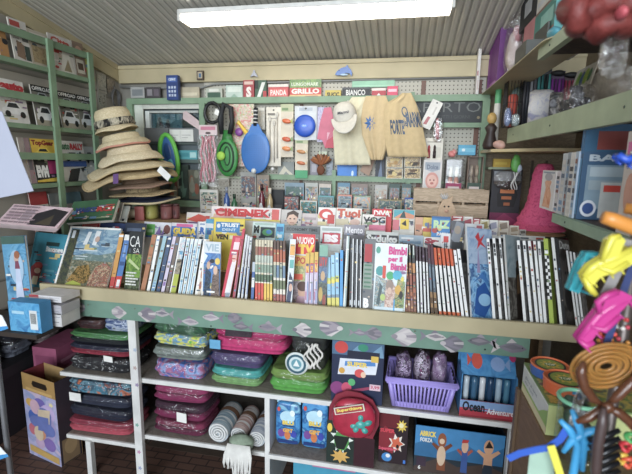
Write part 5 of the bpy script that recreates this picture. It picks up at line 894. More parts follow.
# small sign, tags and gift boxes on the right of the back wall
fb('open_sign', 'black sign with grey APERTO capitals between the green rails', 'sign', 404, 97.5, 484, 122.5, YR+.024, .012, [('t', 'APERTO', .06, .42, .97, .82, '70726e', -.008), ('t', 'TUTTI I GIORNI', .42, .16, .84, .3, '4a4c4a', .0), ('e', .95, .2, .02, .06, '8a7a5a')], '202427')
t, p, s = hang('price_card', 'white card tag tilted across the black sign', 'tag', 431, 115); A = Matrix.Rotation(math.radians(24), 3, 'Y'); a = MB(); O_ = A @ Vv((-5.5*s, -.03, -14*s)); a.obox(O_, A @ Vv((11*s, 0, 0)), A @ Vv((0, .004, 0)), A @ Vv((0, 0, 28*s)), 'dfdbd2'); a.deco(O_, A @ Vv((11*s, 0, 0)), A @ Vv((0, 0, 28*s)), [('e', .5, .93, .08, .03, '4a4a4a'), ('p', [(.2, .1), (.5, .12), (.55, .4), (.3, .4)], 'b8686a'), ('r', .55, .5, .7, .8, 'c4beb4')]); a.build('card', t)
t, p, s = hang('lip_balm_pouch', 'clear pouch with a pink tube below the white card tag', 'pouch', 438, 129); a = MB(); a.tube([(0, -.012, -10*s), (-1*s, -.012, 2*s), (-1.5*s, -.012, 10*s)], [2*s, 2*s, 1.2*s], M('c46a70', .4), 10); a.build('tube', t); a = MB(); a.ball((0, -.012, -1*s), 5.6*s, .012, 12.5*s, FILM('ffffff', .8, .15, 0, .5), e=.7); a.build('plastic_pouch', t)
t, p, s = hang('lipstick_card', 'white card holding two red lipsticks', 'card', 434, 149); a = MB(); A_, B_ = PY(424.5, 161, HANG)-p, PY(443.5, 138, HANG)-p; a.box(A_, B_+Vv((0, .004, 0)), 'e2dccc'); a.deco(A_, (B_.x-A_.x, 0, 0), (0, 0, B_.z-A_.z), [('r', .1, .8, .9, .86, 'b8b0a0'), ('r', .55, .15, .9, .6, 'd2ccbc')]); a.build('card', t)
for dx in (-5, .5): a = MB(); a.lathe((dx*s, -.008, -9*s), [(1.5*s, 0), (1.5*s, 7*s), (1.2*s, 7*s), (1.2*s, 11*s), (.3*s, 13*s)], M('b8404a' if dx < 0 else '3a2c2c', .35), 12, cap=True); a.build('lipstick', t)
GZ = PY(445, 192, YR).z+.005
def gift(label, x0, y0, x1, face, parts, Y=YR-.06, d=.075):
    t = thing('gift_box', label, 'box', PY((x0+x1)/2, 192, Y)); A_ = PY(x0, 192, Y); B_ = PY(x1, y0, Y); A_.z = GZ; w_, h_ = B_.x-A_.x, B_.z-A_.z; O_ = A_-t.location
    a = MB(); a.obox(O_+Vv((0, d-.004, 0)), (w_, 0, 0), (0, .004, 0), (0, 0, h_), face); a.obox(O_, (.004, 0, 0), (0, d, 0), (0, 0, h_), face); a.obox(O_+Vv((w_-.004, 0, 0)), (.004, 0, 0), (0, d, 0), (0, 0, h_), face); a.obox(O_, (w_, 0, 0), (0, d, 0), (0, 0, .004), face); a.obox(O_+Vv((0, 0, h_-.004)), (w_, 0, 0), (0, d, 0), (0, 0, .004), face)
    a.build('box', t); parts(t, O_, w_, h_, d)
    return t
def g1(t, O, w, h, d):
    a = MB(); a.obox(O+Vv((0, -.001, 0)), (w, 0, 0), (0, .003, 0), (0, 0, h), 'dcd6d0'); a.deco(O+Vv((0, -.001, 0)), (w, 0, 0), (0, 0, h), [('r', .08, .06, .92, .94, 'cfcac8'), ('e', .5, .34, .36, .27, 'd8968a'), ('e', .5, .34, .26, .19, 'e8b8a8'), ('e', .4, .36, .04, .03, '9a5a54'), ('e', .6, .36, .04, .03, '9a5a54'), ('e', .5, .26, .1, .04, 'c8746a'), ('p', [(.1, .7), (.5, .62), (.9, .7), (.9, .92), (.1, .92)], '9fa8b4'), ('t', 'Dolce', .2, .7, .8, .85, '5f6a80', .02)]); a.build('front_panel', t)
gift('white gift box with a pink flower face, left of the three gift boxes', 422, 160, 442.5, 'b8a890', g1)
def g2(cols, low):
    def f(t, O, w, h, d):
        for k in (0, 1):
            a = MB(); x = w*(.32+.36*k); a.ball(O+Vv((x, d*.5, h*.3)), w*.15, .02, h*.16, M(cols[0], .5)); a.ball(O+Vv((x, d*.5, h*.56)), w*.13, .018, h*.13, M(cols[1], .5)); a.ball(O+Vv((x-w*.05, d*.5, h*.7)), w*.05, .01, h*.07, M(cols[1], .5), n=10); a.ball(O+Vv((x+w*.05, d*.5, h*.7)), w*.05, .01, h*.07, M(cols[1], .5), n=10); a.build('figurine', t)
        a = MB(); a.obox(O+Vv((.002, .001, .002)), (w-.004, 0, 0), (0, .002, 0), (0, 0, h*.26), low); a.deco(O+Vv((.002, .001, .002)), (w-.004, 0, 0), (0, 0, h*.26), [('r', .15, .3, .85, .6, 'd8c8c4')]); a.build('label_strip', t)
        a = MB(); a.obox(O+Vv((.003, -.0005, h*.26)), (w-.006, 0, 0), (0, .001, 0), (0, 0, h*.72), FILM('ffffff', .97, .05, 0, 0)); a.build('window', t)
    return f
gift('window gift box with pale figurines and a magenta strip, middle of the three', 444.5, 159, 464, '6a6660', g2(('c8806a', 'd4d2c0'), 'a02a5a'))
gift('brown window gift box with a dark green strip, right of the three', 466, 156.5, 484, '8a7464', g2(('a89a88', 'c4b09a'), '3a5244'))
SZ2 = GZ
fb('tissue_packet', 'light blue tissue packet lying on the middle gift box', 'packet', 458, 145, 476, 155, YR-.02, .03, [('r', .05, .3, .95, .7, '6fc0dc'), ('e', .3, .5, .1, .15, 'e0f0f4')], '4fa8cc')
p = PY(452, 154, YR-.02); a = MB(); a.ball((0, 0, 0), .021, .016, .018, M('d8807c', .6), nz=.3, nf=60); a.ball((.012, 0, .012), .013, .012, .015, M('e0908c', .6), nz=.3, nf=60); tag(a.build('hair_bow', loc=(0, 0, 0)), 'coral pink bow sitting on the middle gift box', 'bow').location = p
# wooden crate
CRY = 2.452
t = thing('wooden_crate', 'weathered plank crate standing on the back bench at right', 'crate', PY(452, 217, CRY)); A_, B_ = PY(412.5, 217, CRY), PY(489.5, 190.5, CRY); A_.z = BZ+.001; O_ = A_-t.location; w_, h_ = B_.x-A_.x, B_.z-A_.z; CW = wood('cdb597', 'ab9478')
for k, (z0, z1) in enumerate(((0, .24), (.31, .62), (.69, 1))):
    a = MB(); a.obox(O_+Vv((0, 0, h_*z0)), (w_, 0, 0), (0, .012, 0), (0, 0, h_*(z1-z0)), CW); a.build('front_plank', t); a = MB(); a.obox(O_+Vv((0, .1, h_*z0)), (w_, 0, 0), (0, .012, 0), (0, 0, h_*(z1-z0)), CW); a.build('rear_plank', t)
for x in (0, w_-.012, w_*.33, w_*.66): a = MB(); a.obox(O_+Vv((x, .012, 0)), (.012, 0, 0), (0, .088, 0), (0, 0, h_), CW); a.build('batten', t)
a = MB(); a.obox(O_+Vv((.012, .012, 0)), (w_-.024, 0, 0), (0, .088, 0), (0, 0, .008), CW); a.build('bottom_board', t)
def pig(a, c):
    for x in (444.5, 448.5): q = PY(x, 206.5, CRY-.018)-c; a.ball((q.x, -.002, q.z), .005, .002, .005, '2a2220', n=8)
    q = PY(446.5, 211, CRY-.018)-c; a.ball((q.x, -.004, q.z), .012, .004, .008, 'd0a48c', n=12)
    for k in range(7): q = PY(440+k*1.4, 195-(k % 2)*1.5, CRY-.018)-c; q2 = PY(443+k*.6, 199, CRY-.018)-c; a.tube([(q.x, -.002, q.z), (q2.x, -.002, q2.z)], .002, 'd8d8d8', 5)
flatshape('felt_gnome', 'beige felt face ornament with two dark eyes hung on the crate', 'ornament', [(437, 219), (438, 210), (441, 203), (444, 199), (450, 198.5), (453, 196), (452, 202), (455, 208), (457, 219)], CRY-.018, .012, M('d2b494', .9, 0, .08, 60), pig)
# lower strip behind the magazines
def low(label, x0, y0, x1, y1, b, d, Y=2.56, dd=.02, name='booklet', cat='booklet'): return fb(name, label, cat, x0, y0, x1, y1+10, Y, dd, [('r', 0, 0, 1, 1, b)]+[(k[0],)+tuple(k[1:]) for k in d], b, zb=BZ+.002)
LW = [('white patterned bag at the foot of the back wall left of the bottles', 200.5, 190, 217.5, 'd0cec6', 6), ('grey mirror card behind the small bottles', 241, 172, 256, '9a9a94', 3), ('brown and grey card under the blue racket', 257, 175, 269, '8f8272', 4),
      ('blue grey car booklet left of the second post', 284.5, 183, 304, '7f98a8', 5), ('pale picture booklet with a framed boat', 305, 183, 318, 'b0b4ae', 4), ('booklet with a white framed red photo', 318.6, 184, 331, 'c8bcb0', 4), ('sea blue booklet beside the middle post', 337, 183, 350, '5f8aa4', 5), ('brown photo booklet right of the sea blue one', 350.6, 184, 368, '8a7a72', 5), ('plain grey white booklet cover facing out', 374, 185, 387.5, 'b4b2ae', 2), ('dark green booklet with pale bars', 388, 184, 400, '3f5650', 5), ('dark teal booklet with pale bars', 400.6, 184, 411.6, '46605e', 5)]
for lb, x0, y0, x1, b, n in LW:
    sh = lin(b); fb('booklet', lb, 'booklet', x0, y0, x1, 215, 2.575, .02, [('r', .05, .55, .95, .95, b)]+[('r', .06, .46, .94, .9, PRINT(rg.sample(['8fa8b4', '5f7f8a', 'b0b4a8', '3f5a6a', 'a8846a', 'c8c4b4', '7a4a40', '4a6a5a'], 4), 40, n+x0))]+busy(rg, .2, .2), b, zb=BZ+.002)
L3 = [('coral and white booklet low beside the middle post', 337, 195, 352, 'd08a78'), ('green and cream floral booklet low in the back row', 353, 196, 371, '8aa08a'), ('turquoise booklet low in the back row', 318, 196, 334, '5fa0a8'), ('white topped booklet low in the back row', 300, 201, 317, 'd8d4cc'), ('black and red booklet low near the second post', 284, 196, 299, '3a2c30'), ('royal blue booklet by the crate', 404, 198, 414, '2f55a8'), ('olive and tan fan of leaflets', 378, 200, 402, '8a7f5a')]
for lb, x0, y0, x1, b in L3: fb('booklet', lb, 'booklet', x0, y0, x1, 216, 2.50, .02, [('r', .05, .4, .95, .95, PRINT(rg.sample(['8fa8b4', '5f7f8a', 'c0604a', '3f5a6a', 'd8b08a', 'c8c4b4', '4fa0a8', '4a6a5a'], 4), 40, x0))]+busy(rg, .2, .2), b, zb=BZ+.002)
def bottle(label, x, y0, y1, wpx, c, cap, Y=2.50):
    p = PY(x, y1, Y); s = 1/ppm(p); h = PY(x, y0, Y).z-(BZ+.002); r = wpx*s/2; t = thing('bottle', label, 'bottle', (p.x, Y, BZ+.002)); a = MB(); a.lathe((0, 0, 0), [(r*.9, 0), (r, .006), (r, h*.62), (r*.45, h*.76), (r*.4, h*.82)], M(c, .2), 18, cap=True); a.deco((-r*.6, -r-.001, h*.2), (r*1.2, 0, 0), (0, 0, h*.3), [('e', .5, .5, .5, .45, 'd8dce0')]); a.build('body', t); a = MB(); a.lathe((0, 0, 0), [(r*.5, h*.82), (r*.5, h), (.001, h)], M(cap, .3), 14, cap=True); a.build('cap', t)
bottle('small blue bottle with a white label in the back row', 227, 187, 207, 6, '3a5a9a', '8a8f9a'); bottle('small dark green bottle beside the blue one', 234.5, 194, 208, 6, '2f6a44', '1d3a28'); bottle('wine red bottle below the cutlery card', 262, 184, 207, 6, '6a2430', '3a1c22'); bottle('pale amber bottle right of the wine red one', 270, 188, 207, 6, 'b8a47a', 'd8d0c0')
fb('black_box', 'black box low under the lure packs', 'box', 271, 190, 283.5, 208, 2.54, .03, [('r', .1, .3, .9, .5, '4a4a4c')], '1d1f22', zb=BZ+.002)

# clutter in the back left corner
for k, (y0, y1, x0, x1, c, cs) in enumerate(((74, 92, 98, 106, 'b0aca0', ('8a8a84', 'c8c4b8', '5f6a64')), (78, 98, 107, 114, '8a8478', ('6a5a4a', 'a89a88', '4a4a44')), (94, 112, 99, 106, 'a8a49c', ('7a8a84', 'b8b4a8', '4f4a44')))):
    A_, B_ = PX(x0, y1, XL+.004), PX(x1, y0, XL+.004); a = MB(); a.box((XL+.001, A_.y, A_.z), (XL+.005, B_.y, B_.z), c); a.deco((XL+.005, A_.y, A_.z), (0, B_.y-A_.y, 0), (0, 0, B_.z-A_.z), [('r', .08, .3, .92, .94, PRINT(cs, 40, k)), ('r', .1, .1, .8, .16, '8a8680')]); tag(a.build('wall_poster', loc=A_), ('upper left', 'right hand', 'lower left')[k]+' of three small faded posters in the back left corner', 'poster')
p = PX(116, 98, XL+.02); a = MB(); a.tube([p+Vv((.004*math.sin(k), .045*math.cos(k*.45)*(1-.01*k), .055*math.sin(k*.45))) for k in range(44)], .0035, M('6a6a6c', .4), 6); a.tube([p+Vv((0, 0, .05)), p+Vv((-.012, 0, .075))], .003, '8a8a8c', 6); tag(a.build('cable_coil', loc=p), 'grey cable loop hanging in the back left corner above the hats', 'cable')
# a few more packs hung on the peg board
for k, (x0, y0, x1, y1, cs, lb) in enumerate(((246, 178, 256, 199, ('4a4a44', '8a8478', '2a2c2a'), 'dark grey toy pack under the bright blue racket'), (219, 178, 229, 186, ('6a6a64', 'b0a898', '3a3a36'), 'small grey pack below the green racket case'), (258, 107, 265, 130, ('d8d4c8', 'a8a498', 'c8b8a0'), 'narrow pale pack behind the grip of the blue racket'), (319, 151, 327, 157, ('e0dccc', 'b8c8a0', 'd8d4c4'), 'tiny white card above the brown feather toy'), (326, 158, 333, 176, ('5a6a74', '8a94a0', '3a4048'), 'slate pack left of the bright blue plastic box'), (296, 160, 309, 177, ('6f7470', 'a8a498', '4a4e4a'), 'grey pack hidden behind the second lure pack'))):
    fb('toy_packet', lb, 'packet', x0, y0, x1, y1, YR+.005 if k in (2,) else YR+.026, .006, [('r', .05, .05, .95, .8, PRINT(cs, 60, k)), ('r', .1, .84, .9, .96, 'c8c4b8')], cs[1])
# ================================================================ goods on the right-hand shelves
S1 = PX(536, 120, .484).z+.001        # top of the lower mint shelf
S2 = zb+.005                          # top of the cream shelf
S3 = PX(552, 213, .484).z+.001        # top of the book shelf
S4 = PX(500, 152, .45).z
def yat(px, x, py=110): r = ray(px, py); return x*r.y/r.x
def xy(px, x, ym=2.2, py=100):
    y = yat(px, x)
    return (x, y) if y <= ym else (PY(px, py, ym).x, ym)
def sbox(name, label, cat, px0, px1, yt, x, dx, zb_, deco, base, front=None, group=None, ym=None):
    """box on a right-hand shelf: px0 far end, px1 near end, yt = image row of its top, face towards the aisle"""
    y1, y0 = min(2.66, yat(px0, x)), min(2.64, yat(px1, x)); z1 = PX((px0+px1)/2, yt, x).z; h = z1-zb_
    O = Vv((x, y0, zb_)); a = MB(); a.box((0, 0, 0), (dx, y1-y0, h), base); a.deco((0, y1-y0, 0), (0, -(y1-y0), 0), (0, 0, h), deco)
    if front: a.deco((0, 0, 0), (dx, 0, 0), (0, 0, h), front)
    o = a.build(name); o.location = O; return tag(o, label, cat, group)
fb('carton', 'narrow white carton at the far end of the cream shelf', 'box', 475.5, 47, 482, 92, 2.60, .05, [('r', .2, .1, .8, .3, 'c8b8b0'), ('r', .1, .4, .5, .5, 'b06a6a')], 'd6d2ca', zb=S2)
sbox('carton', 'tall purple carton on the cream shelf', 'box', 485, 494, 31, .43, .075, S2, [('r', 0, 0, .25, 1, '9a4aa8'), ('r', .3, .06, .9, .12, 'b070bc')], '7a2f8a', [('r', 0, 0, 1, 1, '6a2878')])
t = thing('toy_bag', 'clear plastic bag with pale contents beside the purple carton', 'bag', (.475, 2.26, S2)); hh = PX(503, 29, .475).z-S2
a = MB(); a.ball((0, 0, hh/2), .045, .05, hh/2*.98, FILM('ffffff', .78, .12, 0, .8), e=.75, nz=.1, nf=20); a.build('plastic_bag', t); a = MB(); a.ball((0, 0, hh*.4), .035, .05, hh*.3, M('c8b4b0', .6), nz=.3, nf=30); a.ball((0, -.02, hh*.62), .02, .03, hh*.14, M('b87a80', .6), nz=.3, nf=30); a.build('contents', t)
t = thing('display_tray', 'dark plastic tray of green and black bits tilted on the cream shelf', 'tray', (.402, yat(515, .402), S2)); a = MB(); zt = PX(515, 37, .402).z-S2
a.box((0, -.08, 0), (.07, .08, .012), '3a3c3a'); a.box((0, -.08, .012), (.006, .08, zt*.5), '4a4c48'); a.box((.064, -.08, .012), (.07, .08, zt), '4a4c48'); a.box((.006, -.08, .012), (.064, -.074, zt*.5), '4a4c48'); a.box((.006, .074, .012), (.064, .08, zt*.5), '4a4c48'); a.build('tray', t)
a = MB()
for k in range(14): a.ball((.016+.04*rg.random(), -.06+.12*rg.random(), .02+zt*.4*rg.random()), .014, .016, .014, M(rg.choice(['4a7a54', '2a2c2a', '8a8f8a', 'a85a4a'])), nz=.3, nf=40, n=10)
tag(a.build('trinkets', t), kind=None)
sbox('carton', 'pink and teal flat carton behind the dark tray', 'box', 517, 545, 21, .475, .07, S2+.001, [('r', 0, .45, .4, 1, 'c07a80'), ('r', .4, .5, 1, .95, '3f8a80'), ('r', .6, .6, .95, .85, '8ac4b8'), ('r', 0, 0, 1, .35, '6a5a50')], '8a6a60', [('r', 0, .4, 1, 1, '4fa0a0')])
top2 = PX(531, 21, .475).z+.003
sbox('carton', 'black carton with a pale label at the very top of the cream shelf', 'box', 512, 526, -8, .476, .065, top2, [('r', .3, .2, .75, .5, 'b8bcc0'), ('r', .3, .6, .8, .66, '8a8c90')], '202226', None)
sbox('carton', 'white packet leaning by the black carton at the top', 'packet', 527, 538, 3, .476, .065, top2, [('r', .1, .2, .9, .5, 'c8ccd0'), ('e', .5, .7, .3, .14, 'b8b0a8')], 'd4d0c8', None)
t = thing('toy_bag', 'crumpled clear bag of white pieces at the top right', 'bag', (.515, yat(557, .515), top2)); a = MB(); a.ball((0, 0, .05), .05, .06, .055, FILM('ffffff', .7, .12, 0, .8), nz=.35, nf=22); a.build('plastic_bag', t); a = MB(); a.ball((0, 0, .04), .035, .04, .038, M('c4beb8', .6), nz=.4, nf=40); a.build('contents', t)
p = PX(548, 26, .60); a = MB(); a.ball((0, 0, .02), .02, .04, .02, M('4fa0b0', .5), nz=.3, nf=40); o = tag(a.build('hair_bow', loc=(0, 0, 0)), 'teal bow on the rounded end of the cream shelf', 'bow'); o.location = (.43, yat(547, .43), S2)
sbox('picture_card', 'white card with a faded photo above the short mint shelf', 'card', 560, 572, -4, .56, .01, zg1+.001, [('r', .1, .1, .9, .9, 'c8c4bc'), ('p', [(.2, .2), (.5, .8), (.8, .3)], '8a8480')], 'd0ccc4')
for k, (px, c) in enumerate(((560, '8a5f54'), (566, '6a7f7a'), (573, 'a08a80'))):
    y = yat(px, .58); a = MB(); a.ball((0, 0, .016), .018, .018, .016, M(c, .7), nz=.3, nf=60); o = tag(a.build('hair_bobble'), ('brown', 'grey green', 'beige')[k]+' hair bobble lying on the short mint shelf', 'hair bobble'); o.location = (.45, yat(px, .45), zg1+.001)
# lower mint shelf
def figur(label, px, y0, y1, Y, zb_, cols):
    p = PY(px, y0, Y); h = p.z-zb_; t = thing('figurine', label, 'figurine', (p.x, Y, zb_)); a = MB(); a.lathe((0, 0, 0), [(h*.16, 0), (h*.2, h*.1), (h*.11, h*.45), (h*.17, h*.58), (h*.06, h*.7)], M(cols[0], .5), 14, cap=True); a.build('body', t); a = MB(); a.ball((0, 0, h*.83), h*.13, h*.13, h*.16, M(cols[1], .5), n=12); a.build('head', t)
zc = PY(491, 152, 2.3).z+.015
t = thing('bottle', 'tall white tube bottle with a green top on the plywood corner shelf', 'bottle', (PY(498, 100, 2.45).x, 2.45, zc)); h = PY(498, 86, 2.45).z-zc; s = .016
a = MB(); a.lathe((0, 0, 0), [(s*.9, 0), (s, .006), (s, h*.72), (s*.8, h*.74)], M('d8d4cc', .4), 18, cap=True); a.build('body', t); a = MB(); a.lathe((0, 0, 0), [(s*.95, h*.73), (s*.95, h*.97), (s*.7, h), (.001, h)], M('5fb87a', .4), 18); a.build('cap', t)
figur('small dark and gold figurine on the plywood corner shelf', 492.5, 112, 150, 2.36, zc, ('3a2c28', 'c8a050'))
a = MB(); a.ball((0, 0, .02), .03, .025, .02, M('d8a898', .6), nz=.35, nf=50); o = tag(a.build('seashell'), 'pink seashell on the plywood corner shelf', 'shell'); o.location = (PY(500, 146, 2.28).x, 2.28, zc)
def softpack(label, px, x, w, h, d, cin, zb_, rot=0, print_=None, name='hair_accessory_pack', cat='pack', clear=.8):
    t = thing(name, label, cat, (*xy(px, x), zb_), None, rot); m = print_ or M(cin, .6)
    a = MB(); a.ball((0, 0, h*.48), w*.42, d*.42, h*.44, m, e=.8, nz=.12, nf=18); a.build('contents', t); a = MB(); a.ball((0, 0, h*.5), w*.5, d*.5, h*.5, FILM('ffffff', clear, .12, 0, .8), e=.75, nz=.08, nf=20); a.build('plastic_wrap', t); return t
FLO = PRINT(('5f8ab0', '8fb0c8', 'b0c8a0', '3f6a9a', 'd0d8d8'), 45, 3, .6)
softpack('blue wrapped pack at the far tip of the mint shelf', 509, .505, .036, .095, .05, '5f7ab0', S1, 0, PRINT(('5f7ab8', '8a9cc8', '4a5f9a'), 40, 2)); softpack('pale aqua clear pack near the tip of the mint shelf', 517, .515, .045, .065, .055, 'b8c8c8', S1, 0, PRINT(('c8d4d0', 'a0b8c0', 'e0e0d8'), 40, 2), clear=.7)
def roll(label, px, x, yt, L, m, end, zb_, ang=0, core='3a3a40'):
    r = (PX(px, yt, x).z-S1)/2; t = thing('headband_roll', label, 'headband', (x, yat(px, x), zb_), None, math.radians(ang)); A = Matrix.Rotation(math.radians(90), 3, 'Y')
    a = MB(); a.lathe((0, 0, r), [(r*.55, -L/2), (r*.9, -L/2), (r, -L*.3), (r*1.02, 0), (r, L*.3), (r*.9, L/2), (r*.55, L/2)], m, 28, A, lambda p, th, rr, z: p*(1+.03*math.sin(th*5+z*90))); a.build('fabric', t)
    a = MB(); a.lathe((0, 0, r), [(r*.55, -L/2), (r*.5, 0), (r*.55, L/2)], end, 20, A); a.build('inner', t); return t
roll('blue floral headband roll on the mint shelf', 522, .565, 89, .10, FLO, M('5a7090'), S1, -14)
roll('white and lilac headband roll right of the floral one', 540, .575, 91, .09, PRINT(('c8c8d8', 'e0dcd8', 'a8a8c8'), 26, 2, .7), M('9a9aac'), S1, -15); roll('grey and black banded headband roll beside the lilac one', 555, .575, 93, .045, PRINT(('8a8a90', '2a2a30', 'c8c4c0'), 26, 5, .7), M('4a4a50'), S1, -16)
t = thing('scrunchie_bag', 'clear bag of charcoal scrunchies on the mint shelf', 'bag', (.57, yat(568, .57), S1))
for k, (dx, dy, dz, c) in enumerate(((0, .03, .03, '34343a'), (.01, -.03, .03, '4a4a52'), (.05, 0, .035, '3c3c44'), (.02, 0, .075, '5a5a62'))): a = MB(); a.tube([Vv((dx+.008*math.sin(j*1.7), dy+.026*math.cos(j*.3927), dz+.026*math.sin(j*.3927))) for j in range(16)], [.013+.003*math.sin(j*2.4) for j in range(16)], M(c, .8, 0, .2, 60), 8, closed=True); a.build('scrunchie', t)
a = MB(); a.ball((.025, 0, .058), .06, .075, .058, FILM('ffffff', .82, .1, 0, .9), e=.7, nz=.1, nf=20); a.build('plastic_bag', t)
t = thing('hair_clip_bag', 'long clear bag with lime and blue print on the mint shelf', 'bag', (.715, yat(603, .715), S1)); hb_ = PX(590, 60, .68).z-S1
a = MB(); a.ball((.02, 0, hb_*.42), .06, .19, hb_*.40, M('c8c0b6', .6, 0, .2, 14), e=.8, nz=.2, nf=10); a.build('contents', t)
a = MB(); a.ball((.02, 0, hb_*.5), .08, .22, hb_*.5, FILM('f4f0ea', .8, .15, 0, 1, 16), e=.7, nz=.12, nf=12); a.build('plastic_bag', t)
a = MB(); a.obox((-.058, .19, hb_*.55), (0, -.20, 0), (.02, 0, hb_*.36), (.002, 0, 0), 'dcd8cc'); a.deco((-.058, .19, hb_*.55), (0, -.20, 0), (.02, 0, hb_*.36), [('e', .25, .5, .12, .36, '8ac04a'), ('e', .45, .45, .1, .35, '3f6fb0'), ('e', .62, .5, .12, .36, 'a8cc3a'), ('e', .8, .5, .08, .3, '4a8a5a')]); a.build('printed_card', t)
bxx = PY(514, 90, 2.235).x; t = thing('wire_basket', 'black wire basket with a red pot inside behind the rolls', 'basket', (bxx, 2.235, S1)); hb = PY(514, 77, 2.2).z-S1
a = MB()
for z in (0.004, hb*.5, hb): a.tube([(x, y, z) for x, y in ((-.034, -.04), (.034, -.04), (.034, .04), (-.034, .04))], .0022, M('26262a', .4), 6, closed=True)
for k in range(6):
    for x in (-.034, .034): a.tube([(x, -.04+.016*k, .004), (x, -.04+.016*k, hb)], .0015, M('26262a', .4), 5)
    a.tube([(-.034+.0136*k, -.04, .004), (-.034+.0136*k, -.04, hb)], .0015, M('26262a', .4), 5)
a.build('wires', t); a = MB(); a.lathe((0, 0, .004), [(.018, 0), (.022, hb*.62), (.015, hb*.66), (.001, hb*.66)], M('c8503f', .4), 18); a.build('pot', t)
def clipset(label, px, yt, cols, n, Y=2.24):
    x = PY(px, 90, Y).x; t = thing('hair_clip_card', label, 'card', (x, Y, S1)); h = PY(px, yt, Y).z-S1; a = MB(); a.box((-.03, 0, 0), (.03, .003, h), cols[0]); a.build('card', t)
    for k in range(n): a = MB(); y = -.022+.044*k/(n-1); a.tube([(y, -.006, .012), (y, -.012, h*.5), (y, -.006, h*.86)], [.005, .0075, .0045], M(cols[1+k % (len(cols)-1)], .35), 8); a.build('hair_clip', t)
    a = MB(); a.ball((0, -.004, h*.96), .03, .014, .014, M('1a1a1c', .6), nz=.2, nf=40); a.build('clasp', t)
clipset('card of grey and black hair clips behind the rolls', 529, 67, ('2a2a2e', '5a5a60', '3a3c44', '8a8c92'), 4); clipset('card of teal and black hair clips behind the rolls', 543, 66, ('22262a', '3f8a88', '2f6f70', '1f2a2c'), 4); clipset('card of purple hair clips right of the teal ones', 556.5, 71, ('3a1f44', '7a2f86', '5f2468'), 4); clipset('card of crimson hair clips right of the purple ones', 570, 73, ('3a1a24', '8a2a4a', 'a03a54'), 4)
# book shelf
PINKF = PRINT(('d88a60', 'e0a884', 'c8703f'), 30, 2)
sbox('carton', 'white box with an orange figure at the far end of the book shelf', 'box', 549.5, 563.5, 171, .495, .16, S3, [('p', [(.2, .06), (.75, .06), (.8, .4), (.65, .6), (.75, .72), (.5, .8), (.25, .7), (.35, .55)], PINKF), ('e', .5, .84, .28, .1, 'a8a4ac'), ('r', .08, .93, .92, .97, '8a98a8')], 'd8d4d2', [('e', .2, .8, .12, .06, '8a5a80'), ('e', .2, .6, .12, .06, '6a5a90'), ('e', .2, .4, .12, .06, '9a6a70'), ('r', 0, 0, 1, .1, 'b8b0b0')])
bx = [(564.3, 568, 172, 'c4bcc0', 'grey spined book beside the white box'), (568.5, 573, 153, 'b8bcc0', 'silver spined book on the right shelf'), (573.5, 576, 152, '8a929a', 'slate spined book on the right shelf'), (576.5, 581, 152, 'd2cec8', 'cream spined book with dark lettering on the right shelf'), (581.5, 584.4, 151, 'a8b8c8', 'pale blue spined book on the right shelf')]
for x0, x1, yt, c, d in bx:
    sbox('book', d, 'book', x0, x1, yt, .495, .17, S3, [('r', .15, .05+.11*k, .85, .12+.11*k, rg.choice(['5a6a80', '8a5a50', 'c8c4be', '4a4a50', '6f8fb0'])) for k in range(8)], c, [('r', 0, 0, 1, 1, c)])
t = thing('toy_carton', 'large blue carton with a silver BAMA masthead on the book shelf', 'box', (.50, yat(589, .50), S3)); yb = yat(586, .50); H = PX(588, 124, .50).z-S3; yl = t.location.y
a = MB(); a.box((0, 0, 0), (.27, yb-yl, H), '35597a'); F_ = [('r', 0, .72, 1, 1, '2f5f80'), ('r', .12, .74, .5, .93, '8a3c34'), ('r', .62, .76, .95, .92, '3f7a9a'), ('t', 'BAMA', .06, .62, .62, .69, 'b8c4cc', .04), ('r', .05, .12, .5, .58, '7f98a8'), ('r', .08, .46, .47, .56, 'a8b8c0'), ('r', .08, .32, .47, .42, '94a4ac'), ('r', .2, .02, .42, .4, 'c4c6c2'), ('r', .23, .3, .39, .37, 'd8402f'), ('r', .55, .05, .7, .6, '5f7f90'), ('e', .1, .12, .08, .09, 'd4d8e0'), ('e', .1, .12, .055, .06, '2f4f8a'), ('r', .74, .02, .98, .6, '26404f')]
a.deco((0, 0, 0), (.27, 0, 0), (0, 0, H), F_); a.deco((0, yb-yl, 0), (0, yl-yb, 0), (0, 0, H), [('r', 0, .7, 1, 1, '2a6a9a'), ('r', .2, .05, .8, .65, '4a86b0')]); a.build('carton_body', t)
a = MB(); a.box((.11, -.05, 0), (.15, -.006, H*.62), 'a8aca8'); a.deco((.11, -.05, 0), (.04, 0, 0), (0, 0, H*.62), [('r', .1, .5, .9, .8, 'c8ccc8'), ('r', .2, .1, .8, .4, '7a8a90')]); o = tag(a.build('picture_box'), 'slim grey box standing before the blue BAMA carton', 'box'); o.location = t.location
sbox('carton', 'pale carton with a pink sticker near the viewer on the book shelf', 'box', 632, 650, 130, .50, .12, S3, [('r', .1, .7, .8, .9, 'd860a0'), ('e', .5, .4, .3, .2, 'c8907a')], 'c4b8b0', [('r', .1, .1, .9, .6, 'd8b0a0'), ('r', .1, .65, .5, .8, 'd04a90')])
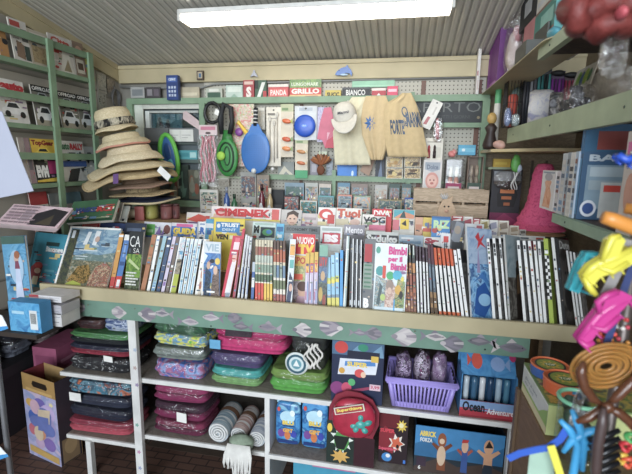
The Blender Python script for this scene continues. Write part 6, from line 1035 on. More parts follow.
# pink hat stack at the right end of the counter
HX = PY(538, 230, 2.25); hs = 1/ppm(HX); HX.z = PY(541, 235, 2.25).z
a = MB(); a.box((HX.x-.09, 2.20, RZ2+.001), (HX.x+.05, 2.29, HX.z-.014), TAN); tag(a.build('hat_block', loc=(HX.x, 2.24, RZ2)), 'plain wooden block carrying the pink hats', 'block')
def phat(label, z, R, cr, ch, m, droop, edge=None, ribs=False):
    t = thing('sun_hat', label, 'hat', HX+Vv((0, 0, z)), 'pink hats by the book shelf'); prof = [(.001, ch), (cr*.6, ch*.98), (cr*.88, ch*.86)]
    n = 7 if ribs else 2
    if ribs: prof = [(.001, ch), (cr*.5, ch*.985), (cr*.68, ch*.92)]+[(cr*(.74+.26*min(1, f/.62)+(.62*((f-.62)/.38)**1.4 if f > .62 else 0))+.0035*(k % 2), ch*(.86-.80*f)) for k, f in [(k, k/13) for k in range(14)]]; n = 0; cr = cr*1.5
    for k in range(n*2): f = k/(n*2-1); prof.append((cr*(.9+.14*f)+(.004*(k % 2) if ribs else 0), ch*(.84-.8*f)))
    for k in range(1, 11): f = k/10; prof.append((cr*1.05+(R-cr*1.05)*f+(0), -droop*f+(.003*(k % 2) if ribs else 0)))
    a = MB(); a.lathe((0, 0, 0), prof, m, 40); a.build('straw_body', t, solid=.004)
    if edge: b = MB(); b.tube([Vv((R*math.cos(k*.157), R*math.sin(k*.157), -droop)) for k in range(40)], .005, M(edge, .8), 6, closed=True); b.build('brim_edging', t)
MAG = PRINT(('c8386e', 'd8507f', 'b02a5c'), 50, 4, .8)
phat('dark red hat at the foot of the pink hat stack', 0, 27*hs, 15*hs, 8*hs, M('8a3440', .8, 0, .15, 40), .012)
phat('peach hat with a dark edge just under the magenta one', .018, 25*hs, 15*hs, 10*hs, M('d8a878', .8, 0, .12, 40), .012, '3a3426')
phat('magenta ribbed sun hat on top of the stack beside the book shelf', .06, 24*hs, 12*hs, 58*hs, MAG, .03, None, True)
# things between crate and right wall, on the back bench
t = thing('doll_pack', 'dark pack with orange lettering and a magenta foot right of the crate', 'pack', PY(506, 210, 2.47)); t.location.z = BZ+.001; A_, B_ = PY(489.5, 212, 2.47), PY(523, 170, 2.47); w_, h_ = B_.x-A_.x, B_.z-BZ; o_ = A_.x-t.location.x
a = MB(); a.box((o_, 0, 0), (o_+w_, .05, h_), '2c2a30'); a.deco((o_, 0, 0), (w_, 0, 0), (0, 0, h_), [('r', 0, 0, 1, .3, '7a2450'), ('p', [(0, .1), (.5, .3), (1, .15), (1, 0), (0, 0)], '9a3060'), ('p', [(.25, .4), (.8, .4), (.9, .6), (.7, .78), (.4, .76), (.2, .6)], '1a181a'), ('r', .3, .62, .78, .68, 'c8743a'), ('r', .36, .52, .7, .57, 'b8652f'), ('r', .45, .42, .66, .47, 'a85a2c'), ('r', .05, .82, .95, .97, '8f949a')]); a.build('backing_card', t); a = MB(); a.ball((o_+w_/2, -.012, h_*.84), w_*.48, .03, h_*.17, FILM('ffffff', .7, .1, 0, .9), nz=.15, nf=30); a.build('plastic_top', t)
fb('yellow_packet', 'yellow packet high between the green post and the plywood shelf', 'packet', 493, 159, 511, 167, 2.60, .02, [('r', .1, .3, .8, .6, 'e8c83a')], 'd8b02a', zb=None)
a = MB(); q = PY(502, 167.3, 2.60); a.box((PY(488, 167, 2.6).x, 2.58, q.z-.012), (PY(513, 167, 2.6).x, YB-.012, q.z), GREEN2); tag(a.build('small_ledge', loc=q), 'small green ledge under the yellow packet', 'ledge')
t = thing('streamer_toy', 'green toy with white ribbons hanging under the plywood shelf', 'toy', PY(516, 164, 2.34)); s = 1/ppm(t.location)
a = MB(); a.ball((0, 0, 0), 4.5*s, 3*s, 9*s, M('5fae4a', .5, 0, .2, 60), nz=.25, nf=60); a.ball((3*s, -.003, -4*s), 3*s, 3*s, 4*s, M('b8c8d8', .5), nz=.2, nf=60); a.build('body', t); a = MB()
for k in range(3): a.tube([Vv(((k-1)*1.5*s+1.4*s*math.sin(j*.8+k), -.002*k, -(8+j*2.2)*s)) for j in range(9)], .5*s, 'd8d8d4', 5)
a.build('ribbons', t); a = MB(); a.tube([Vv((0, 0, 9*s)), Vv((0, 0, PY(516, 150, 2.34).z-t.location.z+.004))], .4*s, '8a8a8a', 5); a.build('string', t)
# ================================================================ under the counter
UY = YL+.062
def folded(t, o, w, d, h, m, seed=0, name='folded_towel', bulge=.12):
    """a folded cloth: rounded, softly rumpled block with a fold line round its front"""
    a = MB(); n = 26; nv = 9; vs = []; 
    def fn(u, v):
        th = 2*math.pi*u; c, s = math.cos(th), math.sin(th); e = .32
        x = math.copysign(abs(c)**e, c)*w/2; y = math.copysign(abs(s)**e, s)*d/2; z = h*v
        k = 1-.10*(2*v-1)**2+.03*math.sin(v*6.28*2+seed); q = Vv((x*k, y*k, z))
        nn = noise.noise(Vv((x*14, y*14, v*2.2+seed*3)))*.010+noise.noise(Vv((x*30, y*30, v*4+seed)))*.004
        return Vv((q.x*(1+nn*2), q.y*(1+nn*2), q.z+nn*h/.06*v*.7))
    a.grid(lambda u, v: o+fn(u, v), 40, nv, m); top = [o+fn(k/40, 1) for k in range(40)]; ct = o+Vv((0, 0, h*1.03)); mid = [ct+(p-ct)*.55+Vv((0, 0, .004*noise.noise(p*30))) for p in top]
    a.add(top+mid+[ct], [(k, (k+1) % 40, 40+(k+1) % 40, 40+k) for k in range(40)]+[(40+k, 40+(k+1) % 40, 80) for k in range(40)], m, True)
    bot = [o+fn(k/40, 0) for k in range(40)]; a.add(bot, [tuple(reversed(range(40)))], m); return a.build(name, t)
RT = random.Random(5)
def towelpack(label, x0, y0, x1, y1, Y, d, layers, zb_=None, film=True, tagc=None, name='towel_pack', extra=None, clear=.92):
    """stack of folded cloths in clear film filling an image rectangle; returns the height of its top"""
    A = PY(x0, y1, Y); B = PY(x1, y0, Y); w = B.x-A.x; z0 = A.z if zb_ is None else zb_; h = B.z-z0
    t = thing(name, label, 'towel pack', ((A.x+B.x)/2, Y+d/2+.006, z0), None, math.radians(RT.uniform(-3, 3))); z = .003; hh = (h-.006)/sum(l[0] for l in layers)
    for k, (f, m) in enumerate(layers): folded(t, Vv((.003*((k % 3)-1), 0, z)), w*(.93 if film else 1), d*.93, hh*f*.93, m if not isinstance(m, str) else M(m, .9, 0, .18, 60), seed=k+x0*.1); z += hh*f
    if tagc: a = MB(); tx, ty, tw, th_ = tagc; q = Matrix.Rotation(-t.rotation_euler.z, 3, 'Z') @ (PY(tx, ty, Y-.004)-t.location); s = 1/ppm(t.location); a.obox(q, Vv((tw*s, 0, -.004)), Vv((0, -.002, 0)), Vv((.003, -.004, th_*s)), WHITE); a.build('price_label', t)
    if film: a = MB(); a.ball((0, 0, h*.5+.004), w*.482, d*.475, h*.475, FILM('ffffff', clear, .1, 0, .9, 22), e=.45, nz=.06, nf=16, seed=x0, n=28); a.build('plastic_wrap', t)
    if extra: extra(t, w, d, h)
    return z0+h+.004
def PT(*c, s=28, k=1, st=(1, 1, 1)): return PRINT(c, s, k, .85, 1.5, st)
# left bay, upper shelf (bottom to top)
z = towelpack('black towel with white script at the bottom of the left upper stack', 64, 363, 129.5, 377, UY, .24, [(1, PT('17171b', '1f1f24', '121216', 'c8c8c8', s=30, k=4, st=(1, 1, 1.5)))], ZA+.002)
z = towelpack('crimson and navy layered towels above the black script one', 64, 351, 129.5, 363, UY+.005, .24, [(1, '8a2438'), (1, '26283c')], z+.002, tagc=(104, 361, 9, 6))
z = towelpack('green and black towel in film on the left upper shelf', 64, 338, 129.5, 351, UY+.01, .24, [(1, '1c2024'), (1.2, PT('4a8a4a', '3f7a44', '5f9a50', '1f2a24', s=8, k=3))], z+.002)
towelpack('dark brick red towel on top of the left upper stack', 74, 322, 100, 338, UY+.03, .2, [(1, PT('5a2c2c', '3a2024', '6a3a30', s=16, k=2))], z+.002); towelpack('navy towel with a pale wave print on top of the left upper stack', 101, 321, 131, 338, UY+.03, .2, [(1, PT('23355c', '3a558a', 'b8c4d4', '1c2a48', s=20, k=5, st=(1, 1, 2)))], z+.002)
# left bay, lower shelf
z = towelpack('pink and red towels at the bottom of the left lower stack', 64, 428, 129.5, 441, UY, .22, [(1, 'b04454'), (1, '8a2c40')], ZB+.002)
z = towelpack('midnight navy towel second from the bottom on the left lower shelf', 64, 415, 129.5, 428, UY+.004, .22, [(1, '1c2034')], z+.002); z = towelpack('dark blue grey towel in shiny film on the left lower shelf', 64, 403, 129.5, 415, UY+.008, .22, [(1, '262c40')], z+.002)
towelpack('patterned orange teal and navy towel on top of the left lower stack', 64, 388, 129.5, 403, UY+.012, .22, [(1, PT('2a3044', 'c86a3c', '4a90a8', '222840', 'd8d0c4', s=15, k=6)), (.6, PT('c86a3c', '2a3a54', '6fa0b0', 'b05a34', s=15, k=8))], z+.002, tagc=(70, 400, 12, 9))
# middle bay, upper shelf
z = towelpack('blue and red printed pack at the bottom left of the middle bay', 150, 367, 203, 381, UY, .22, [(1, PT('2a4f9a', '3f74c0', 'b05a7a', '8aa8d8', '1f3a74', s=18, k=2))], MS+.002)
z = towelpack('crumpled empty looking clear pack under the green and lime one', 148, 352, 204, 367, UY+.01, .22, [(1, PT('5f6a64', '7a847c', '4a5450', s=14, k=3))], z+.002, clear=.8)
towelpack('dark green pack with a lime yellow and blue band in the middle bay', 149, 325, 207, 352, UY+.01, .22, [(1, PT('b8d040', '3a86c0', 'e0d840', '4fa84a', s=22, k=4)), (1.2, PT('2a5a3a', '1f4630', '3f7a4a', s=18, k=5))], z+.002)
z = towelpack('teal and green layered towels at the foot of the magenta one', 207, 374, 262, 388, UY, .24, [(1, '6f9a5a'), (1.1, '3a9a94')], MS+.002); z = towelpack('dusty purple towel between the teal and magenta ones', 207, 358, 264, 374, UY+.004, .24, [(1, '4a3f68')], z+.002)
def net(t, w, d, h): a = MB(); a.obox((-w*.3, -d*.5-.004, h*.62), (w*.34, 0, .004), (0, .002, 0), (.004, .0, h*.3), PT('2a2428', '4a3a44', s=90, k=2)); a.build('dark_label', t); a = MB(); a.obox((-w*.5, -d*.5-.006, h*.1), (w*.14, 0, 0), (0, .002, 0), (0, 0, h*.34), '5fa8d0'); a.build('blue_label', t)
towelpack('bright magenta towel pack in the middle bay', 210, 332, 288, 358, UY+.006, .24, [(1, 'c02a6a'), (1, 'a8205c')], z+.002, extra=net)
def wheel(t, w, d, h):
    s = 1/ppm(t.location+Vv((0, -d/2, 0))); a = MB(); q = PY(298, 364, UY-.012)-t.location; A = Matrix.Rotation(math.radians(90), 3, 'X'); a.lathe(q, [(.0005, .004), (11.5*s, .004), (12*s, 0)], 'd4dcd8', 28, A); O_ = q+Vv((-12*s, -.0045, -12*s)); a.deco(O_, (24*s, 0, 0), (0, 0, 24*s), [('e', .5, .5, .42, .42, '2f5a6a'), ('e', .5, .5, .32, .32, 'c8d8d8'), ('e', .5, .5, .22, .22, '5f9aa8'), ('p', [(.36, .4), (.5, .68), (.64, .4)], 'e4e8e4')]); a.build('round_label', t)
    a = MB()
    for k in range(5): a.tube([PY(308+k*3.4+3*math.sin(j*1.1+k), 344+j*3.1, UY-.014-.003*((j+k) % 3))-t.location for j in range(9)], 1.0*s, M('d8d4cc', .8), 6)
    a.build('white_cord', t)
z = towelpack('leaf green towels at the right end of the middle bay', 266, 376, 328, 398, UY, .22, [(1, '4f9a3a'), (.8, '6a8a3a')], MS+.002)
towelpack('dark olive beach mat pack with a round label and white cord', 288.5, 338, 328, 376, UY+.004, .22, [(1, PT('2a2f26', '3a4030', '1f231e', s=30, k=3)), (1, PT('23262a', '34382f', s=30, k=6))], z+.002, extra=wheel)
# middle bay, lower shelf
z = towelpack('burgundy towel pack at the bottom of the middle lower shelf', 150, 428, 205, 445, UY, .22, [(1, '5f1f3c'), (1, '7a2848')], LS+.002, clear=.86); z = towelpack('plum towel pack with a white tag on the middle lower shelf', 149.5, 410, 205.5, 428, UY+.004, .22, [(1, '741f48'), (1, '3a2030')], z+.002, tagc=(177, 421, 10, 10))
towelpack('claret towel pack on top of the middle lower stack', 149.5, 392, 206, 410, UY+.008, .22, [(1, '7f2450'), (1, '8a2a56')], z+.002)
def rolled(label, x, y, rpx, c1, c2, Y=UY, L=.2, tilt=0, group='rolled towels', zb_=None):
    p = PY(x, y, Y); s = 1/ppm(p); r = rpx*s; zb_ = LS+.002 if zb_ is None else zb_; t = thing('rolled_towel', label, 'rolled towel', (p.x, Y, zb_+r*.06), group); A = Matrix.Rotation(math.radians(-90), 3, 'X')
    m = PRINT((c1, c2, c1, 'dcdcd8', c2), 3, 2, .9, .3, (1, 14, 1)); a = MB(); a.lathe((0, 0, r), [(r*.96, 0), (r, .012), (r*1.02, L*.5), (r, L-.01), (r*.9, L)], m, 28, A); a.build('towel', t)
    a = MB(); pts = []
    for k in range(54): f = k/54; pts.append(Vv((r*.94*(1-f*.9)*math.cos(k*.42), -.002-.006*f, r+r*.94*(1-f*.9)*math.sin(k*.42))))
    a.tube(pts, r*.09, M('d8d8d6', .9), 6); a.lathe((0, 0.002, r), [(.0005, 0), (r*.96, .0)], M('b8c0c4', .9), 28, A); a.build('spiral_end', t)
    a = MB(); a.lathe((0, L*.55, r), [(r*1.04, 0), (r*1.05, .03)], M('6a4a34', .8), 28, A); a.build('paper_band', t); return t
rolled('blue grey striped rolled towel, left of the three rolls', 218, 422, 11, '6f8a98', 'a8b8c0'); rolled('salmon striped rolled towel, middle of the three rolls', 238.3, 424, 8.6, 'a87a70', 'd0b8b0', UY+.02); rolled('pale grey blue rolled towel, right of the three rolls', 256.6, 424, 8.8, '8a98b0', 'c8ccd4', UY+.01)
t = thing('fringed_throw', 'sage green throw with long white fringes spilling over the shelf edge', 'throw', PY(241, 440, UY-.03)); t.location.z = LS+.003; s = 1/ppm(t.location)
a = MB(); a.ball((0, .0, 9*s), 13*s, .04, 9*s, M('8a9a84', .9, 0, .15, 60), nz=.12, nf=40)
a.build('throw', t); a = MB()
for k in range(22):
    x = (-13+k*1.3)*s; L_ = (17+10*rg.random())*s*(1.0 if k > 6 else .5); b = .05+.006*rg.random()
    a.tube([Vv((x*.8, -.035, 12*s)), Vv((x, -.052, 2*s)), Vv((x+.004*rg.uniform(-1, 1), -.056-.004*rg.random(), -L_*.5)), Vv((x+.008*rg.uniform(-1, 1), -.058, -L_))], [.9*s, 1*s, .8*s, .9*s], M('dad8d2', .9), 6)
a.build('fringe', t)
# right bay, upper shelf
def btag(o, **k): return o
t = thing('toy_carton', 'navy toy carton with a white and yellow banner beside the purple basket', 'box', PY(358, 403, UY)); A_, B_ = PY(331, 401, UY), PY(384.5, 345, UY); A_.z = MS+.001; w_, h_ = B_.x-A_.x, B_.z-A_.z; o_ = A_.x-t.location.x; t.location.z = MS+.001
a = MB(); a.box((o_, 0, 0), (o_+w_, .2, h_), '1f2a4a'); a.deco((o_, 0, 0), (w_, 0, 0), (0, 0, h_), [('r', 0, .78, 1, 1, '4a6a8a'), ('p', [(.3, .78), (.5, .95), (.7, .8), (.95, .98), (1, .78)], '6f98b4'), ('e', .18, .9, .13, .1, 'c83a34'), ('r', .3, .74, .92, .86, '1a2038'), ('e', .6, .92, .1, .06, '2a8a6a'), ('p', [(.12, .45), (.86, .5), (.9, .74), (.16, .72)], 'd8dce4'), ('p', [(.25, .6), (.85, .64), (.84, .72), (.26, .68)], '4a86c8'), ('t', 'SUPER', .3, .6, .7, .68, 'e8c83a', .05), ('r', .76, .7, .9, .8, 'd8b43a'), ('e', .55, .5, .1, .07, 'd84a4a'), ('e', .62, .48, .05, .05, 'e8c0a0'), ('e', .2, .52, .06, .05, 'd8a030'), ('e', .12, .22, .14, .11, '8a3a7a'), ('e', .3, .24, .1, .09, 'c84a6a'), ('e', .4, .34, .07, .06, '4fae6a'), ('p', [(.3, .14), (.8, .26), (.82, .31), (.32, .2)], '9a3a5a'), ('r', .75, .24, .96, .34, 'e0c0cc'), ('t', '3,99', .77, .26, .94, .32, 'c83a5a', .03), ('r', .35, .05, .7, .12, '3a4a74')]); a.build('carton_body', t)
a = MB(); a.prism([(o_, 0, h_), (o_+w_, 0, h_), (o_+w_, .05, h_+.055), (o_, .05, h_+.055)], (0, .003, .003), '2c3a5c'); a.deco((o_, 0, h_), (w_, 0, 0), (0, .05, .055), [('e', .2, .5, .12, .4, 'b83a34'), ('e', .42, .5, .1, .35, '3a7a5a'), ('p', [(.55, .1), (.7, .9), (.95, .3)], '6f8aa8'), ('r', .6, .5, .9, .8, 'c8d0d4')], off=.006); a.build('raised_flap', t)
t = thing('plastic_basket', 'lilac plastic basket with slotted sides under the counter', 'basket', PY(420, 410, UY)); t.location.z = MS+.001; s = 1/ppm(t.location); LIL = M('a493e0', .35, 0, .05, 10); hb = 33*s
def bk(u, z): return None
wt, wb, dt, db = 64*s, 54*s, .2, .17
a = MB()
for sgn in (0, 1):
    for k in range(17):
        f = k/16; xb, xt = -wb/2+wb*f, -wt/2+wt*f; yb_, yt_ = (.0+.015*1, 0) if sgn == 0 else (db, dt)
        if k in (0, 16) or True: a.tube([(xb*.96, yb_, .004), (xt*.96, yt_, hb*.86)], 1.15*s if 0 < k < 16 else 2.6*s, LIL, 6)
for sx in (-1, 1):
    for k in range(7): f = k/6; a.tube([(sx*wb/2, .015+(db-.015)*f, .004), (sx*wt/2, dt*f, hb*.86)], 1.2*s, LIL, 6)
a.build('slotted_sides', t)
a = MB(); a.prism([(-wb/2, .012, 0), (wb/2, .012, 0), (wb/2, db, 0), (-wb/2, db, 0)], (0, 0, .006), LIL); a.prism([(-wb/2-.002, .012, 0), (wb/2+.002, .012, 0), (wb/2+.004, .008, 6*s), (-wb/2-.004, .008, 6*s)], (0, .004, 0), LIL); a.build('bottom', t)
a = MB(); a.tube([(-wt/2-2*s, -.004, hb*.92), (wt/2+2*s, -.004, hb*.92), (wt/2+2*s, dt+.004, hb*.92), (-wt/2-2*s, dt+.004, hb*.92)], 2.6*s, LIL, 8, closed=True); a.box((-wt/2-2*s, -.006, hb*.80), (wt/2+2*s, 0, hb), LIL); a.build('rim', t)
for k, (dx, dy, w_, h_, c, lb) in enumerate(((-18, .05, 20, 24, ('4a2458', 'b8a0c4', '2c1834', '8a5f98'), 'left'), (1, .06, 19, 30, ('5a2a60', 'd0c0d4', '2c1a34', '9a4a80'), 'middle'), (18, .05, 18, 26, ('3a2448', 'a890b0', '6a3a70', 'd8ccdc'), 'right'))):
    q = thing('sweet_bag', lb+' of three clear bags of purple trinkets in the lilac basket', 'bag', t.location+Vv((dx*s, .10, .016))); hh = (hb*.75+h_*s)/2
    a = MB(); a.ball((0, 0, hh*.95), w_*s*.42, .045, hh*.9, PRINT(c, 45, k, .3), e=.8, nz=.4, nf=36, seed=k); a.build('contents', q); a = MB(); a.ball((0, 0, hh), w_*s*.47, .055, hh*.97, FILM('ffffff', .9, .06, 0, 1, 34), e=.7, nz=.15, nf=26, seed=k); a.build('plastic_bag', q)
t = thing('toy_carton', 'open display carton of sea toys with a red foot under the counter', 'box', PY(489, 419, UY)); t.location.z = MS+.001; A_, B_ = PY(458.5, 419, UY), PY(520.5, 357, UY); w_, h_ = B_.x-A_.x, B_.z-MS; o_ = A_.x-t.location.x; dp = .14
SEA = PRINT(('2f78b8', '4f9ad0', '2a5f9a'), 14, 2)
a = MB(); a.box((o_, dp-.004, 0), (o_+w_, dp, h_*1.12), SEA); a.box((o_, 0, 0), (o_+.004, dp, h_*.66), SEA); a.box((o_+w_-.004, 0, 0), (o_+w_, dp, h_*.66), SEA); a.box((o_, 0, 0), (o_+w_, dp, .006), '3a3a4a'); a.build('tray', t)
a = MB(); a.prism([(o_, .02, h_*.62), (o_, dp-.006, h_*1.1), (o_+w_, dp-.006, h_*1.1), (o_+w_, .02, h_*.62)], (0, .003, .0), '1f3f68'); O_ = Vv((o_, .02, h_*.62)); a.deco(O_, (w_, 0, 0), Vv((0, dp-.026, h_*.48)), [('r', 0, 0, 1, 1, SEA), ('e', .3, .35, .1, .2, 'd8503a'), ('p', [(.2, .35), (.12, .5), (.12, .2)], 'd8503a'), ('e', .68, .3, .13, .17, '8aa8d8'), ('p', [(.8, .3), (.9, .45), (.9, .15)], '8aa8d8'), ('e', .55, .75, .08, .14, 'b8a0d8'), ('e', .85, .7, .08, .16, '7a7ad0'), ('e', .2, .75, .08, .12, '4fae7a'), ('e', .96, .5, .06, .12, 'c02a6a'), ('s', .4, .8, .06, .14, 5, 'e8c040')]); a.build('picture_lid', t)
a = MB(); a.box((o_, -.002, .0), (o_+w_, .002, h_*.26), 'b02a3a'); a.deco((o_, -.002, 0), (w_, 0, 0), (0, 0, h_*.26), [('r', .0, .45, 1, 1, '7fa0cc'), ('p', [(0, .4), (.4, .6), (1, .4), (1, .5), (0, .55)], 'c03a48'), ('t', 'Ocean', .05, .35, .46, .95, '1a1a20', .04), ('t', 'Adventure', .5, .3, .98, .65, 'e8e0e0', .02), ('r', .02, .02, .98, .12, '8a1f2c')]); a.build('front_panel', t)
for k in range(6): x = o_+w_*(.13+.15*k); a = MB(); a.lathe((x, .05, .006), [(.011, 0), (.012, h_*.42), (.012, h_*.52), (.001, h_*.53)], M(('c8d4dc', '3f6a8a', 'd8dce0', '2a4a6a', 'a8c0d0', '4f86a0')[k], .2), 14); a.build('toy_tube', t)
# right bay, lower shelf
z2 = LS2+.002
def foil(label, x0, y0, x1, y1, Y, seed):
    A_, B_ = PY(x0, y1, Y), PY(x1, y0, Y); w_, h_ = B_.x-A_.x, B_.z-z2; t = thing('foil_bag', label, 'bag', ((A_.x+B_.x)/2, Y+.03, z2)); m = PRINT(('2f86c8', '4fa0d8', '1f5fa0', '8fd0e8'), 16, seed, .25)
    a = MB(); a.ball((0, 0, h_/2), w_*.5, .026, h_*.49, m, e=.34, nz=.05, nf=26, seed=seed, n=26); a.build('foil', t); a = MB(); a.box((-w_*.48, -.003, h_*.93), (w_*.48, .003, h_), 'a8d8e8'); a.build('crimped_seal', t)
    a = MB(); O_ = Vv((-w_/2, -.0285, 0)); a.deco(O_, (w_, 0, 0), (0, 0, h_), [('e', .5, .68, .3, .14, 'b8e0f0'), ('t', 'BLU', .3, .5, .76, .6, 'e8c83a', .06), ('r', .3, .46, .78, .49, '1a4a80'), ('e', .25, .3, .14, .09, '7a4a9a'), ('e', .5, .26, .12, .1, 'd87a3a'), ('e', .75, .3, .12, .08, '3a4ab0'), ('r', .1, .08, .9, .15, '1a3a7a'), ('e', .7, .78, .1, .07, 'e8f4f8'), ('t', 'GIFT', .32, .33, .72, .42, 'f0b040', .06), ('e', .16, .85, .06, .05, 'd84a3a')]); a.build('print', t)
foil('left of two pale blue foil toy bags under the counter', 275, 405, 300, 455, UY+.03, 3); foil('right of two pale blue foil toy bags under the counter', 300.5, 404, 328, 458, UY+.03, 5)
t = thing('blister_card', 'red arched blister pack with a teal figure and slanted banner', 'toy', PY(350, 458, YL+.032)); t.location.z = z2; s = 1/ppm(t.location)
def X_(px): return (px-350)*s
zt = PY(350, 391, YL+.032).z-z2
def Z_(py): return zt*(462-py)/(462-391)
a = MB(); arch = [(X_(326), 0, 0), (X_(372), 0, 0), (X_(372), 0, Z_(432)), (X_(377), 0, Z_(420)), (X_(377), 0, Z_(408)), (X_(370), 0, Z_(397)), (X_(358), 0, Z_(392)), (X_(345), 0, Z_(391)), (X_(334), 0, Z_(396)), (X_(328), 0, Z_(408))]
a.prism(arch, (0, .007, 0), '8a1f34'); a.deco((X_(326), 0, 0), (X_(376)-X_(326), 0, 0), (0, 0, zt), [('r', .0, .0, .55, .58, '20302a'), ('s', .3, .34, .24, .2, 9, 'e4ece0'), ('e', .3, .32, .15, .14, '4f9a4a'), ('p', [(.14, .38), (.46, .38), (.36, .2), (.2, .2)], '1a201c'), ('e', .06, .48, .05, .06, 'e8c83a'), ('s', .28, .1, .2, .1, 8, 'd8a84a'), ('r', .55, .0, .95, .4, '3a1420')]); a.build('card', t)
a = MB(); a.ball((X_(353), -.031, Z_(412)), 21*s, .03, 20*s, M('b0243f', .2, 0, .15, 30), n=24, e=.8); a.build('blister', t)
a = MB()
for an in (90, 18, -54, 198, 234): q = math.radians(an); a.ball((X_(360)+7*s*math.cos(q), -.034, Z_(414)+7*s*math.sin(q)), 5*s, .034, 4*s, M('3fa8a0', .3), Matrix.Rotation(-q, 3, 'Y'), n=12)
a.ball((X_(360), -.034, Z_(414)), 7*s, .036, 6*s, M('3fa8a0', .3), n=14); a.build('figure', t)
a = MB(); O_ = Vv((X_(336), -.066, Z_(407))); a.obox(O_, Vv((28*s, 0, 8*s)), Vv((0, .003, 0)), Vv((-1.5*s, 0, 7*s)), 'd8d4c4'); a.deco(O_, Vv((28*s, 0, 8*s)), Vv((-1.5*s, 0, 7*s)), [('r', .04, .1, .96, .9, 'a83a3f'), ('t', 'Superthings', .08, .22, .92, .8, 'f0d84a', .04)]); a.build('banner', t)
fb('toy_carton', 'black and red carton with splat pictures beside the red blister pack', 'box', 377.5, 416, 409, 470, UY+.02, .14, [('r', 0, 0, 1, 1, '2a1a20'), ('r', 0, .72, .7, 1, '6a1420'), ('p', [(0, .3), (.5, .2), (.6, .6), (.2, .75), (0, .6)], '8a1f2c'), ('s', .78, .78, .2, .13, 9, 'e4c43a'), ('e', .76, .79, .08, .05, 'f4e8b0'), ('s', .62, .42, .3, .2, 7, 'e8ddd0'), ('s', .62, .42, .24, .15, 5, 'd8603a'), ('e', .66, .36, .05, .04, '2a1a18'), ('t', 'SUPER', .03, .62, .55, .7, 'd83a4a', .05), ('t', 'Superthings', .0, .24, .62, .33, 'e0506a', .04), ('e', .3, .12, .18, .09, '3a86c8'), ('e', .34, .15, .08, .04, 'e8e8e4'), ('r', .88, .03, .96, .1, '3a7ad0')], '2a1a20', zb=z2, side='1f1418', top='4a1a20')
t = thing('toy_carton', 'dark open topped carton with cartoon figures on a blue sky front', 'box', PY(459, 474, UY)); t.location.z = z2; A_, B_ = PY(413, 474, UY), PY(505.5, 436, UY); w_, h_ = B_.x-A_.x, B_.z-z2; o_ = A_.x-t.location.x; H = PY(459, 419, UY+.16).z-z2
a = MB(); a.box((o_, .16, 0), (o_+w_, .164, H), '15181c'); a.box((o_, 0, 0), (o_+.003, .16, h_), '1a2a3a'); a.box((o_+w_-.003, 0, 0), (o_+w_, .16, h_), '1a2a3a'); a.box((o_, 0, 0), (o_+w_, .16, .004), '15181c'); a.deco((o_, .16, h_), (w_, 0, 0), (0, 0, H-h_), [('e', .35, .5, .12, .3, '2a4a20'), ('r', 0, 0, 1, .3, '0f1114')]); a.build('tray', t)
a = MB(); a.box((o_, -.002, 0), (o_+w_, .002, h_), '2f78b0'); a.deco((o_, -.002, 0), (w_, 0, 0), (0, 0, h_), [('r', 0, .3, 1, 1, '3a86bc'), ('p', [(0, .3), (0, .6), (.2, .75), (.35, .45), (.6, .7), (.8, .5), (1, .75), (1, .3)], '2a6a98'), ('r', 0, 0, 1, .34, '26323c'), ('p', [(0, .1), (.3, .36), (.5, .2), (.8, .34), (1, .22), (1, 0), (0, 0)], '4a3a34'), ('t', 'ABRICK', .05, .78, .24, .9, 'f0d040', .05), ('t', 'FORZA', .06, .66, .2, .75, 'e8e4da', .03), ('r', .03, .12, .14, .32, '3a2a3a')]
  + figure(.31, .52, .13, .44, '8a4a28', '94522e', '7a3f22')+[('e', .31, .40, .05, .22, 'd8b898'), ('e', .31, .72, .03, .06, 'e0c0a0')]+figure(.57, .48, .10, .38, '3a5a9a', 'd8a888', 'a85040')+[('p', [(.53, .74), (.6, .76), (.61, .82), (.54, .82)], 'b8302c')]+figure(.83, .5, .14, .44, 'd8a078', 'd8a078', 'd8a078')+[('p', [(.77, .05), (.9, .05), (.88, .34), (.79, .34)], '2a3440'), ('p', [(.79, .7), (.83, .86), (.88, .72)], '2a201c'), ('t', '6', .05, .05, .08, .14, 'e0e0dc', .03)]); a.build('front_panel', t)
# floor row under the lowest shelf
fb('carton', 'turquoise carton on the floor beneath the blue foil bags', 'box', 293, 463.5, 372, 520, UY+.06, .16, [('r', 0, 0, 1, 1, '3a9ab8'), ('r', .05, .85, .95, .97, '6fc0d4'), ('r', .25, .75, .8, .83, 'c86a9a')], '3a9ab8', zb=.001)
fb('carton', 'dark maroon carton on the floor right of the turquoise one', 'box', 376, 478, 440, 540, UY+.08, .16, [('r', .1, .5, .9, .9, '6a2434')], '4a1c28', zb=.001)
fb('carton', 'grey brown carton on the floor behind the middle post', 'box', 152, 462, 225, 520, UY+.25, .16, [('r', .1, .4, .9, .5, '6a584a')], '4f4238', zb=.001)
